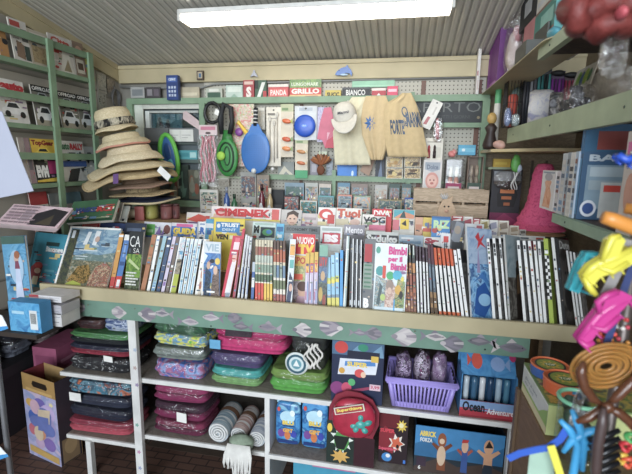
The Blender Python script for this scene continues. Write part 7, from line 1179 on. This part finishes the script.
# ---------------------------------------------------------------- left of the counter
def floorbox(name, label, BL, BR, TLy, d, base, deco, side, sdeco=(), h=None):
    O = PZ(*BL, 0); U = PZ(*BR, 0)-O; w = U.length; U.normalize(); N = Vv((U.y, -U.x, 0))
    pl = PP(BL[0], TLy, O, N); h = pl.z; t = thing(name, label, 'bag', O+Vv((0, 0, .001)))
    V = Vv((0, 0, 1)); a = MB(); o = Vv((0, 0, 0)); a.obox(o, U*w, V*h, -N*.002, base); a.obox(-N*d, U*w, V*h, -N*.002, base); a.deco(o, U*w, V*h, deco); a.build('front', t)
    a = MB(); a.obox(o+U*w, -U*.002, V*h, -N*d, side); a.deco(o+U*w, -N*d, V*h, list(sdeco)); a.obox(o, U*.002, V*h, -N*d, M('7a2c38')); a.build('gusset', t); a = MB(); a.obox(o, U*w, -N*d, V*.003, base); a.build('base', t); return t
LAV = PRINT(('a8a8d0', 'c0b8dc', '94a0cc', 'd0b8cc'), 9, 3)
floorbox('paper_bag', 'lavender and gold printed paper gift bag standing on the brick floor', (30, 453), (62, 467.5), 375, .12, 'b8935a', [('r', 0, 0, 1, 1, LAV), ('r', 0, .8, 1, 1, 'b48c4c'), ('p', [(.3, .9), (.34, .94), (.74, .94), (.78, .9), (.74, .87), (.34, .87)], '2a2018'), ('r', .1, .81, .9, .84, 'd0a860'), ('e', .2, .66, .14, .05, 'd8a84a'), ('e', .5, .7, .16, .05, '7a6ab8'), ('e', .72, .6, .22, .1, 'c8b0dc'), ('e', .26, .5, .16, .08, '4a6ab8'), ('e', .44, .36, .18, .12, 'd8926a'), ('e', .75, .42, .18, .14, 'b0a0cc'), ('e', .2, .34, .12, .07, 'c86a7a'), ('e', .7, .22, .18, .08, '8a70b8'), ('e', .4, .2, .14, .07, 'c8a8c8'), ('p', [(.05, .05), (.95, .02), (.95, .1), (.05, .13)], 'c8a050'), ('s', .85, .72, .08, .03, 5, 'f0e0a0')]+blobs(rg, .05, .15, .95, .75, 8, [M('9aa4d4'), M('d0a8b8'), M('6a78b8'), M('d8c0a0')]), '3a3038', [('r', .1, .02, .9, .3, '8a7050'), ('e', .5, .2, .3, .1, 'a88a60')])
O = PZ(26, 455, 0); a = MB(); q = [PX(x, y, -2.02) for x, y in ((28, 388), (55, 384), (55, 337), (50, 339))]
a.box((-2.08, 2.02, 0), (-1.92, 2.30, q[2].z-.02), 'b05a7c'); a.deco((-1.92, 2.02, 0), (0, .28, 0), (0, 0, q[2].z-.02), [('r', .1, .8, .9, .84, 'd08aa4'), ('r', .1, .7, .7, .73, 'd08aa4')]); a.deco((-2.08, 2.02, 0), (.16, 0, 0), (0, 0, q[2].z-.02), [('r', .1, .5, .9, .9, '9a4a6c')]); tag(a.build('carton', loc=(-2.0, 2.16, 0)), 'tall faded pink carton standing left of the counter', 'box')
# bracket shelf with bags at the left end
zs = PY(30, 323, 1.55).z; xs0, xs1 = XL, PY(62, 322, 1.58).x
a = MB(); a.box((xs0, 1.44, zs-.02), (xs1, 1.66, zs), M('3a302a', .6)); a.prism([(xs0, 1.50, zs-.02), (xs0, 1.50, zs-.12), (xs0+.14, 1.50, zs-.02)], (0, .02, 0), M('3a302a', .6)); tag(a.build('side_shelf', loc=(xs0, 1.55, zs)), 'dark wooden bracket shelf on the left wall beside the counter', 'shelf')
fb('gift_bag', 'sky blue bagged pack with a white barcode label at the left', 'bag', 10, 304, 39, 322, 1.46, .06, [('r', 0, 0, 1, 1, PRINT(('2f8ac4', '5fb0dc', '2a6aa8'), 20, 2)), ('r', .66, .1, .9, .75, 'd8dcdc')]+[('r', .69+.03*k, .3, .705+.03*k, .65, '2a2a2c') for k in range(6)]+[('r', .1, .6, .5, .7, 'a8d4e8')], '3a8ec4', zb=zs+.001)
for k, (y0, y1, c, d) in enumerate(((314, 322, 'd0ccc8', 'bottom white'), (306, 313.5, 'b8b4b8', 'grey white'), (297, 305.5, 'd8d4d4', 'top white and red'))):
    A_, B_ = PY(34+k*-2, y1, 1.54), PY(62, y0, 1.54); zz = zs+.001+k*.055; fb('magazine_bundle', d+' wrapped bundle of magazines in the pile at the left end', 'bundle', 36-k*3, y0, 61+k*.0, y1, 1.54, .11, [('r', 0, .55, .3 if k == 2 else .0001, 1, 'b83a40'), ('r', .1, .3, .9, .36, '8a8a90'), ('r', .05, .7, .95, .74, '9a98a0')], c, zb=zz)
mag('clear wrapped blue gift book with a pale gowned figure at the far left', (10, 313), (33, 313), (14, 236), 1.63, [('r', 0, 0, 1, 1, PRINT(('3f8ab8', '6fb0d4', '2f6f9a'), 14, 2)), ('r', 0, .9, 1, 1, '4a6a60'), ('e', .55, .6, .3, .22, 'a8c8e0'), ('p', [(.4, .2), (.75, .2), (.68, .58), (.5, .58)], 'c8d4ec'), ('e', .58, .72, .1, .07, 'd8b0a0'), ('p', [(.48, .58), (.7, .58), (.66, .68), (.52, .68)], '8a4a60'), ('e', .62, .76, .12, .05, 'a86a4a'), ('r', .1, .1, .9, .14, '8ac4e0'), ('r', 0, 0, 1, .16, '2a6aa0')], base='3f8ab8', tilt=4, th=.012, name='gift_book', cat='book')
mag('teal picture book with a red figure at the left end of the counter', (26, 286), (58, 290), (42, 232.5), 1.79, [('r', 0, 0, 1, 1, '2f8a9e'), ('t', 'Biancaneve', .42, .66, .95, .76, 'e0e4e0', .05), ('r', .4, .77, .8, .84, '1f3a3a'), ('p', [(.08, .12), (.36, .1), (.42, .4), (.2, .46), (.06, .36)], '8a2c30'), ('e', .28, .4, .12, .06, 'c83a34'), ('e', .28, .3, .1, .05, 'd8b090'), ('p', [(.14, .05), (.34, .05), (.34, .2), (.18, .2)], 'd8c8a0'), ('r', .5, .3, .8, .34, '5fa8b4'), ('r', .5, .22, .7, .25, '5fa8b4'), ('r', .0, .0, .06, 1, '24707f')], base='2f8a9e', tilt=18, th=.014, name='picture_book', cat='book')
mag('slim yellow and black booklet edge behind the teal picture book', (22, 292), (29, 292), (37, 232), 1.83, [('r', 0, 0, 1, 1, '2a2a28')]+[('r', 0, .1*k, 1, .1*k+.05, 'c8b03a') for k in range(9)], base='2a2a28', tilt=32, th=.01, name='booklet', cat='booklet')
# dim recess under the wall rack
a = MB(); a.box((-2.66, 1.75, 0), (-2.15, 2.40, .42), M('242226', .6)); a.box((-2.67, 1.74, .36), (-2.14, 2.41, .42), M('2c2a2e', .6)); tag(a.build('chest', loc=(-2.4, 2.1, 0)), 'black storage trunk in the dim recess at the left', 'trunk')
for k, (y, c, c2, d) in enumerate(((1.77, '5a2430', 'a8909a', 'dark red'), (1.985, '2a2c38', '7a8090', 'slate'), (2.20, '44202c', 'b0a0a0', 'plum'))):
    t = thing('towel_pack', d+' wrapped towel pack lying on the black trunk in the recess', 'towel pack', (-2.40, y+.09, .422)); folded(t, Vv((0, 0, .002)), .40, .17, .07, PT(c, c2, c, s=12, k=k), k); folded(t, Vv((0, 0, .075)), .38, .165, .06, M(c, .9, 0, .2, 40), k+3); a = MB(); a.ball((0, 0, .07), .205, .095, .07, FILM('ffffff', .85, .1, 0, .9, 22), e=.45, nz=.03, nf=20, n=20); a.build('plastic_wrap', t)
# ================================================================ right foreground: counter-top games and the hair accessory stand
gx = .36; g_far, g_near = yat(523.5, gx, 372), yat(547, gx, 420)
gt = PX(522, 360, gx).z; gb = PX(520, 386, gx).z
a = MB(); a.box((gx-.005, .80, 0), (.80, g_far-.0, gb-.001), wood('7a5f42', '6a5038', (1.5, 1.5, 9)))
for y in (.80, g_far-.005): a.box((gx-.012, y, 0), (gx-.005, y+.02, gb-.001), '5f4a34')
tag(a.build('wooden_stand', loc=(.55, 1.15, 0)), 'brown wooden stand right of the counter carrying the round tins', 'stand')
t = thing('game_carton', 'long green and white game carton under the round tins', 'box', (gx+.12, (g_far+g_near)/2, gb)); o = t.location; h = gt-gb
a = MB(); a.box((gx-o.x, g_near-o.y, 0), (gx+.26-o.x, g_far-o.y, h), 'b8c07a'); L_ = g_far-g_near
a.deco((gx-o.x, g_far-o.y, 0), (0, -L_, 0), (0, 0, h), [('r', 0, .30, 1, 1, 'c8ccc8'), ('r', 0, .26, 1, .34, '8fb04a'), ('r', 0, 0, 1, .24, 'cfc69a'), ('t', 'gioco di carte', .12, .60, .62, .74, '7a8288', .02), ('t', 'per tutti', .12, .44, .48, .55, '8a9298', .02), ('p', [(.7, .3), (1, .3), (1, .8), (.86, .6)], '8ab050'), ('r', 0, .94, 1, 1, 'e0e4dc')]); a.build('lower_box', t)
a = MB(); a.box((gx-.001-o.x, g_near-.001-o.y, h), (gx+.261-o.x, g_far+.001-o.y, h+.004), '6f8a4a'); a.deco((gx-o.x, g_near-o.y, h+.004), (.26, 0, 0), (0, L_, 0), [('r', .02, .02, .98, .98, PRINT(('7a9a4a', '5f7a44', 'c8b04a', '4a6a5a', '8a5a3a'), 30, 3))]); a.build('printed_lid', t)
def tin(label, px, py, rpx, hpx, c1, c2, z0):
    q = PZ(px, py, z0); s = 1/ppm(q); r = rpx*s; h = hpx*s; t = thing('round_tin', label, 'tin', (q.x, q.y, z0)); a = MB()
    for k in range(24):
        t0, t1 = 2*math.pi*k/24, 2*math.pi*(k+1)/24; c = c1 if k in range(10, 19) else c2
        a.add([(r*math.cos(t0), r*math.sin(t0), 0), (r*math.cos(t1), r*math.sin(t1), 0), (r*math.cos(t1), r*math.sin(t1), h*.6), (r*math.cos(t0), r*math.sin(t0), h*.6)], [(0, 1, 2, 3)], M(c, .4), True)
    a.build('base', t); a = MB(); R = r*1.03
    for k in range(24):
        t0, t1 = 2*math.pi*k/24, 2*math.pi*(k+1)/24; c = c1 if k in range(11, 18) else c2
        a.add([(R*math.cos(t0), R*math.sin(t0), h*.5), (R*math.cos(t1), R*math.sin(t1), h*.5), (R*math.cos(t1), R*math.sin(t1), h), (R*math.cos(t0), R*math.sin(t0), h)], [(0, 1, 2, 3)], M(c, .4), True)
    a.tube([Vv((R*.97*math.cos(k*.2618), R*.97*math.sin(k*.2618), h)) for k in range(24)], h*.10, M('d86a34', .4), 6, closed=True); a.lathe((0, 0, 0), [(R, h), (R*.86, h*.97), (.0005, h*.97)], M('c8602c', .4), 24)
    a.deco((-R, -R, h*.99), (2*R, 0, 0), (0, 2*R, 0), [('e', .5, .5, .40, .40, '2a3a3a'), ('e', .5, .5, .35, .35, '8a9a3a'), ('s', .5, .5, .3, .26, 9, 'd8b43a'), ('e', .5, .5, .16, .12, '4a7a3a'), ('t', 'TOP', .36, .44, .64, .56, 'e8e0c8', .04)]); a.build('lid', t); return t
tin('blue and orange round tin at the back of the game carton', 549, 374, 17, 10, '3a5fa0', '4a6ab0', gt+.006); tin('orange and blue round tin at the front of the game carton', 564, 390, 19, 12, 'd8602c', '3a86b8', gt+.006)
t = thing('plastic_jar', 'clear plastic jar with a mint green rim beside the tins', 'jar', (PY(566, 420, .92).x+.02, .92, gb)); s = 1/ppm(PY(563, 420, .92)); H = PY(563, 397, .92).z-gb; r = 18*s
a = MB(); a.lathe((0, 0, 0), [(.001, .002), (r*.92, .002), (r, .01), (r, H)], FILM('f0f8f4', .82, .06, 0, .2), 32); a.build('jar', t); a = MB(); a.tube([Vv((r*math.cos(k*.19635), r*math.sin(k*.19635), H)) for k in range(32)], .0045, M('7ac8a0', .3), 8, closed=True); a.build('rim', t)
a = MB()
for k in range(16): a.ball((r*.55*math.cos(k*2.4)*rg.random(), r*.55*math.sin(k*2.4), .03+H*.75*k/16), .018, .016, .02, M(rg.choice(['2a3a34', '4a3438', '1f2426', '5a4a4a', '3f5a4a']), .5), nz=.3, nf=40, n=10)
a.build('contents', t)
# ---- the stand
FY = .60
def f(px, py, dy=0): return PY(px, py, FY+dy)
fs = 1/ppm(f(605, 340))
pb = f(613, 400, .05)
t = thing('display_stand', 'brown metal rod stand for hair accessories in the right foreground', 'stand', (pb.x, pb.y, 0))
a = MB(); a.tube([(0, 0, .01), (0, 0, 1.95)], 6.0*fs, M('5f5450', .35, .4), 14); a.build('pole', t); a = MB(); a.lathe((0, 0, 0), [(.12, 0), (.12, .008), (.02, .016), (.012, .03)], M('4a423f', .4, .4), 28, cap=True); a.build('base_plate', t)
def arm(px, py, dy=.034): a = MB(); q = f(px, py, dy)-t.location; a.tube([Vv((0, 0, q.z)), q*.5+Vv((0, 0, q.z*.5)), q, q+Vv((0, -.004, .006))], 1.3*fs, M('8a8580', .3, .6), 6); return a.build('arm', t)
for q in ((616, 262), (620, 300), (612, 352), (600, 412), (630, 156), (618, 330), (622, 445)): arm(*q)
a = MB(); q = f(628, 22, .085)-t.location; a.tube([(0, 0, 1.93), (q.x, q.y, 1.93), q+Vv((0, 0, .01))], 1.6*fs, M('8a8580', .3, .6), 8); a.build('arm', t)
def claw(label, pts, rad, col, teeth, tl, tabs, dy=0, rough=.25, body=None):
    """claw clip: bowed jaw through image points, a comb of teeth on one side and finger tabs"""
    c = f(*pts[len(pts)//2], dy); r = thing('claw_clip', label, 'hair clip', c); m = M(col, rough, 0, .05, 30)
    for side in (0, 1):
        a = MB(); off = Vv((0, .012*side, -.001*side)); P = [f(x, y, dy)-c+off for x, y in pts]; a.tube(P, [rad*fs*(.8+.2*math.sin(math.pi*i/(len(P)-1))) for i in range(len(P))], m, 10)
        for k in range(teeth):
            u = k/(teeth-1)*(len(P)-1); i = min(len(P)-2, int(u)); q = P[i]+(P[i+1]-P[i])*(u-i); d = f(pts[0][0]+tl[0], pts[0][1]+tl[1], dy)-f(*pts[0], dy); b = Vv((0, -.012 if side else .014, 0))
            a.tube([q, q+d*.6+b*.3, q+d+b], [1.9*fs, 1.5*fs, .7*fs], m, 7)
        if body: a.prism([f(x, y, dy)-c+off-Vv((0, .0045, 0)) for x, y in body], (0, .007, 0), m)
        a.build('jaw', r)
    a = MB(); a.tube([f(*pts[0], dy)-c+Vv((0, .006, 0)), f(*pts[-1], dy)-c+Vv((0, .006, 0))], 1.4*fs, M('9a9a98', .3, .8), 8); a.build('hinge', r)
    for tb in tabs: a = MB(); a.tube([f(x, y, dy-.004)-c for x, y in tb], [2.2*fs]+[3.6*fs]*(len(tb)-2)+[2.8*fs], m, 8); a.build('finger_tab', r)
    return r
claw('teal claw clip, nearest to the comics, on the accessory stand', [(573, 289), (578, 276), (583, 264), (588, 256)], 5.2, '1f98a4', 2, (20, 6), [((588, 256), (596, 257), (603, 262))], .03, body=[(568, 289), (578, 293), (594, 258), (598, 252), (585, 252)])
claw('lemon yellow claw clip with long teeth on the accessory stand', [(584, 277), (592, 268), (602, 262), (614, 258), (632, 250)], 4.6, 'd2c81a', 6, (7, 17), [((602, 262), (607, 250), (612, 238), (620, 236)), ((596, 266), (612, 272), (628, 262)), ((584, 277), (590, 288), (596, 295))], .0, body=[(583, 277), (592, 266), (604, 256), (608, 240), (618, 234), (624, 240), (618, 254), (640, 246), (640, 258), (620, 270), (600, 276), (590, 286)])
claw('hot pink claw clip below the yellow one', [(579, 340), (590, 326), (600, 314), (612, 306), (628, 300)], 4.4, 'c02884', 5, (12, 12), [((600, 314), (598, 302), (606, 296), (618, 292)), ((590, 326), (604, 330), (620, 316)), ((579, 340), (586, 346), (594, 342))], -.01, body=[(577, 340), (590, 322), (598, 312), (606, 296), (620, 290), (632, 296), (622, 308), (608, 320), (596, 332), (586, 346)])
claw('royal blue claw clip at the right edge above the orange band', [(618, 155), (626, 160), (634, 158), (642, 156)], 4, '1f4fc0', 3, (3, 9), [], .02)
r = thing('headband', 'thick orange headband at the right edge of the accessory stand', 'headband', f(640, 222)); a = MB(); a.tube([f(603, 217)-r.location, f(612, 219.5)-r.location, f(632, 227)-r.location, f(655, 238, .02)-r.location, f(668, 230, .07)-r.location, f(655, 214, .11)-r.location, f(625, 208, .12)-r.location], [6.0*fs, 7*fs, 7*fs, 7*fs, 7*fs, 7*fs, 6*fs], M('d98a22', .35, 0, .06, 20), 12); a.build('band', r)
def ribbon(name, label, cat, pts, wpx, col, dy=0, th=.0015, mat=None):
    P = [f(x, y, dy) for x, y in pts]; c = P[len(P)//2]; a = MB(); m = mat or M(col, .5)
    L = []; R = []
    for i, p in enumerate(P): d = (P[min(i+1, len(P)-1)]-P[max(i-1, 0)]).normalized(); n = d.cross(Vv((0, 1, 0))).normalized(); L.append(p-c+n*wpx*fs/2); R.append(p-c-n*wpx*fs/2)
    n = len(P); vs = L+R+[v+Vv((0, th, 0)) for v in L+R]; fc = []
    for i in range(n-1): fc += [(i, i+1, n+i+1, n+i), (2*n+i, 3*n+i, 3*n+i+1, 2*n+i+1), (i, 2*n+i, 2*n+i+1, i+1), (n+i, n+i+1, 3*n+i+1, 3*n+i)]
    fc += [(0, n, 3*n, 2*n), (n-1, 3*n-1, 4*n-1, 2*n-1)]; a.add(vs, fc, m); o = a.build(name); o.location = c; return tag(o, label, cat)
ribbon('clip_strip', 'grey cloth strip that the yellow and pink claw clips hang on', 'strip', [(631, 240), (622, 262), (608, 290), (596, 312), (590, 330)], 10, '8f8a88', .022); ribbon('clip_strip', 'navy blue strip hanging right of the pink claw clip', 'strip', [(636, 258), (624, 290), (616, 318), (606, 346)], 7, '23346a', .028)
r = thing('hair_bead', 'string of red, gold and white beads under the pink claw clip', 'beads', f(612, 328, .02))
for k in range(26): a = MB(); q = f(598+30*rg.random(), 316+28*rg.random(), .035+.01*rg.random())-r.location; a.ball(q, 2.4*fs, 2.4*fs, 2.4*fs, M(rg.choice(['c8242c', 'd8402c', 'd8902c', 'e0d8d0', 'c83a50']), .2), n=10); a.build('bead', r)
AMB = FILM('e8a040', .35, .12, 0, .3, 30)
def amber():
    m = bpy.data.materials.new('amber_gel'); m.use_nodes = True; nt = m.node_tree; b = nt.nodes['Principled BSDF']; b.inputs['Base Color'].default_value = lin('c8791f'); b.inputs['Roughness'].default_value = .15; b.inputs['Transmission Weight'].default_value = .6; b.inputs['IOR'].default_value = 1.3
    n = nt.nodes.new('ShaderNodeTexNoise'); n.inputs['Scale'].default_value = 40; rr = nt.nodes.new('ShaderNodeValToRGB'); rr.color_ramp.elements[0].color = lin('a8651c'); rr.color_ramp.elements[1].color = lin('f4bc58'); nt.links.new(n.outputs['Fac'], rr.inputs['Fac']); nt.links.new(rr.outputs['Color'], b.inputs['Base Color']); return m
AMB = amber()
def brownplastic():
    m = bpy.data.materials.new('brown_gel'); m.use_nodes = True; nt = m.node_tree; b = nt.nodes['Principled BSDF']; b.inputs['Roughness'].default_value = .18; b.inputs['Transmission Weight'].default_value = .3
    n = nt.nodes.new('ShaderNodeTexNoise'); n.inputs['Scale'].default_value = 25; rr = nt.nodes.new('ShaderNodeValToRGB'); rr.color_ramp.elements[0].color = lin('3f2218'); rr.color_ramp.elements[1].color = lin('8a5434'); nt.links.new(n.outputs['Fac'], rr.inputs['Fac']); nt.links.new(rr.outputs['Color'], b.inputs['Base Color']); return m
BRN = brownplastic()
c = f(606, 366, .01); r = thing('hair_ring', 'amber coiled hair ring on the accessory stand', 'hair ring', c); A = Matrix.Rotation(math.radians(-22), 3, 'Y')
for k in range(9): a = MB(); R_ = (7+3.1*k)*fs; a.tube([A @ Vv((R_*1.05*math.cos(j*.19635), -.004*(k % 2), R_*.72*math.sin(j*.19635))) for j in range(32)], 1.75*fs, AMB, 8, closed=True); a.build('coil', r)
c = f(606, 405, -.01); r = thing('hair_bow', 'glossy brown plastic bow below the amber ring', 'bow', c)
def petal(pts, m, dy=0, nm='loop'):
    a = MB(); P = [f(x, y, -.01+dy)-c for x, y in pts]; a.tube(P, [2.2*fs]+[5.0*fs]*(len(P)-2)+[2.4*fs], m, 10); a.build(nm, r)
petal([(603, 405), (592, 398), (584, 386), (581, 372), (584, 362)], BRN); petal([(604, 404), (598, 412), (588, 418), (576, 422)], BRN, .004); petal([(606, 405), (618, 396), (630, 384), (640, 372)], BRN, .004); petal([(606, 407), (618, 412), (628, 420), (636, 432)], BRN); petal([(604, 408), (602, 424), (598, 444), (596, 468), (594, 490)], M('4a3a38', .35), -.014, 'tail')
a = MB(); a.ball((0, -.006, 0), 6*fs, 5*fs, 6*fs, BRN, n=14); a.build('knot', r)
def blade(a, c): pass
def fshape(name, label, cat, pts, dy, th, mat): P = [f(x, y, dy) for x, y in pts]; c = sum(P, Vv())/len(P); a = MB(); a.prism([p-c for p in P], (0, th, 0), mat); o = a.build(name); o.location = c; return tag(o, label, cat)
fshape('hair_clip', 'clear plastic blade shaped clip between the jar and the amber ring', 'hair clip', [(586, 376), (591, 378), (584, 402), (574, 428), (569, 424), (574, 400)], .02, .003, FILM('e8ecec', .55, .1, 0, .3))
r = thing('hair_comb', 'sky blue and black striped hair comb at the bottom right', 'comb', f(582, 440, .0)); c = r.location
a = MB(); BLU = M('2f9ad0', .3, 0, .08, 30)
for pts in (((560, 420), (570, 430), (578, 446), (574, 470), (568, 490)), ((572, 410), (578, 424), (584, 440), (582, 470)), ((563, 452), (572, 440), (588, 432), (600, 428)), ((580, 450), (594, 444), (606, 438))): a.tube([f(*q, .02)-c for q in pts], [2.5*fs]+[4.4*fs]*(len(pts)-2)+[3*fs], BLU, 9)
a.build('blue_bands', r); a = MB()
for k in range(6): a.tube([f(588+k*1.2, 440+k*8, +.012)-c, f(604, 437+k*8, +.012)-c, f(620, 430+k*8, +.012)-c], [3*fs, 3.6*fs, 2.4*fs], M('17181c', .3), 8)
a.build('black_bands', r)
ribbon('ribbon', 'royal blue satin ribbon stretching left over the wooden stand', 'ribbon', [(508, 459), (520, 453.5), (536, 450), (548, 448), (560, 440), (568, 428)], 8, '1f55b8', .02); ribbon('ribbon', 'lemon yellow ribbon hanging at the bottom of the stand', 'ribbon', [(551, 446), (555, 458), (560, 474), (562, 490)], 8, 'd8d020', .012)
fshape('backing_card', 'pale mint backing card behind the blue ribbon', 'card', [(530, 451), (552, 449), (556, 490), (526, 490)], .035, .002, M('9ab8a4', .6))
for k, (x, y, cl, lb) in enumerate(((627, 446, 'c8242c', 'red'), (622, 458, 'e0b82c', 'golden yellow'), (632, 437, '3f9a4a', 'green'), (629, 462, 'd8502c', 'orange red'))):
    c = f(x, y, .02); a = MB(); a.tube([Vv((5*fs*math.cos(j*.3927), .003*math.sin(j), 5*fs*math.sin(j*.3927))) for j in range(16)], 2.4*fs, M(cl, .4), 8, closed=True); o = tag(a.build('hair_elastic'), lb+' hair elastic at the lower right edge', 'hair elastic'); o.location = c
# red brown scrunchie cluster at the top right corner
c = f(612, 8, .02); r = thing('scrunchie', 'large crumpled red brown scrunchie at the top right corner', 'scrunchie', c)
RB = M('7a2f2a', .55, 0, .3, 60, .6)
a = MB(); a.tube([Vv((34*fs*math.cos(j*.2618), .02*math.sin(j*1.3), 16*fs*math.sin(j*.2618)+3*fs*math.sin(j*2.1))) for j in range(24)], [ (11+3.5*math.sin(j*2.7))*fs for j in range(24)], RB, 12, closed=True)
a.ball((0, 0, 0), 30*fs, .03, 16*fs, RB, nz=.35, nf=60, n=24); a.build('fabric', r); a = MB(); a.ball((-2*fs, -.034, -12*fs), 4.5*fs, .012, 6*fs, M('c0505a', .4), nz=.2, nf=80); a.build('bobble', r)
c = f(614, 50, .04); r = thing('plastic_bag', 'narrow clear plastic bag hanging below the red brown scrunchie', 'bag', c); a = MB(); a.ball((0, 0, 0), 11*fs, .012, 26*fs, FILM('ffffff', .7, .08, 0, 1, 60), e=.6, nz=.2, nf=60, n=20); a.build('film', r); a = MB(); a.tube([(0, 0, 24*fs), (0, 0, 36*fs)], 1*fs, '8a8580', 6); a.build('hanger', r)
# ================================================================ left foreground card holder
LY = .95
def g(px, py, dy=0): return PY(px, py, LY+dy)
gs = 1/ppm(g(0, 200)); pb = g(-16, 250, .02)
t = thing('card_stand', 'slim grey post with paper sheets at the left edge', 'stand', (pb.x, pb.y, 0)); a = MB(); a.tube([(0, 0, .01), (0, 0, 1.80)], .008, M('8a8c90', .35, .6), 10); a.build('pole', t); a = MB(); a.lathe((0, 0, 0), [(.10, 0), (.10, .008), (.02, .014)], M('6a6c70', .4, .5), 24, cap=True); a.build('base_plate', t)
def gshape(name, label, cat, pts, mat, deco=None):
    P = [g(x, y) for x, y in pts]; c = sum(P, Vv())/len(P); a = MB(); a.prism([p-c for p in P], (0, .0015, 0), mat)
    if deco: deco(a, c)
    o = a.build(name); o.location = c; return tag(o, label, cat)
gshape('paper_sheet', 'pale white paper sheet jutting in at the left edge', 'sheet', [(-40, 90), (2, 112), (33.5, 191), (-40, 206)], M('9fa3b4', .6, 0, .03, 6))
gshape('leaflet', 'upper of two white and blue leaflets at the left edge', 'leaflet', [(-30, 300), (2, 316), (8, 328), (-30, 338)], M('d8dce0', .5), lambda a, c: a.add([g(x, y, -.001)-c for x, y in ((-30, 330), (7, 326), (8.4, 328.6), (-30, 340))], [(0, 1, 2, 3)], '2f86c0'))
gshape('leaflet', 'lower of two white and blue leaflets at the left edge', 'leaflet', [(-30, 440), (-2, 445), (8, 456), (-30, 468)], M('d8dce0', .5), lambda a, c: a.add([g(x, y, -.001)-c for x, y in ((-30, 460), (7, 454), (8.6, 456.6), (-30, 470))], [(0, 1, 2, 3)], '2f86c0'))
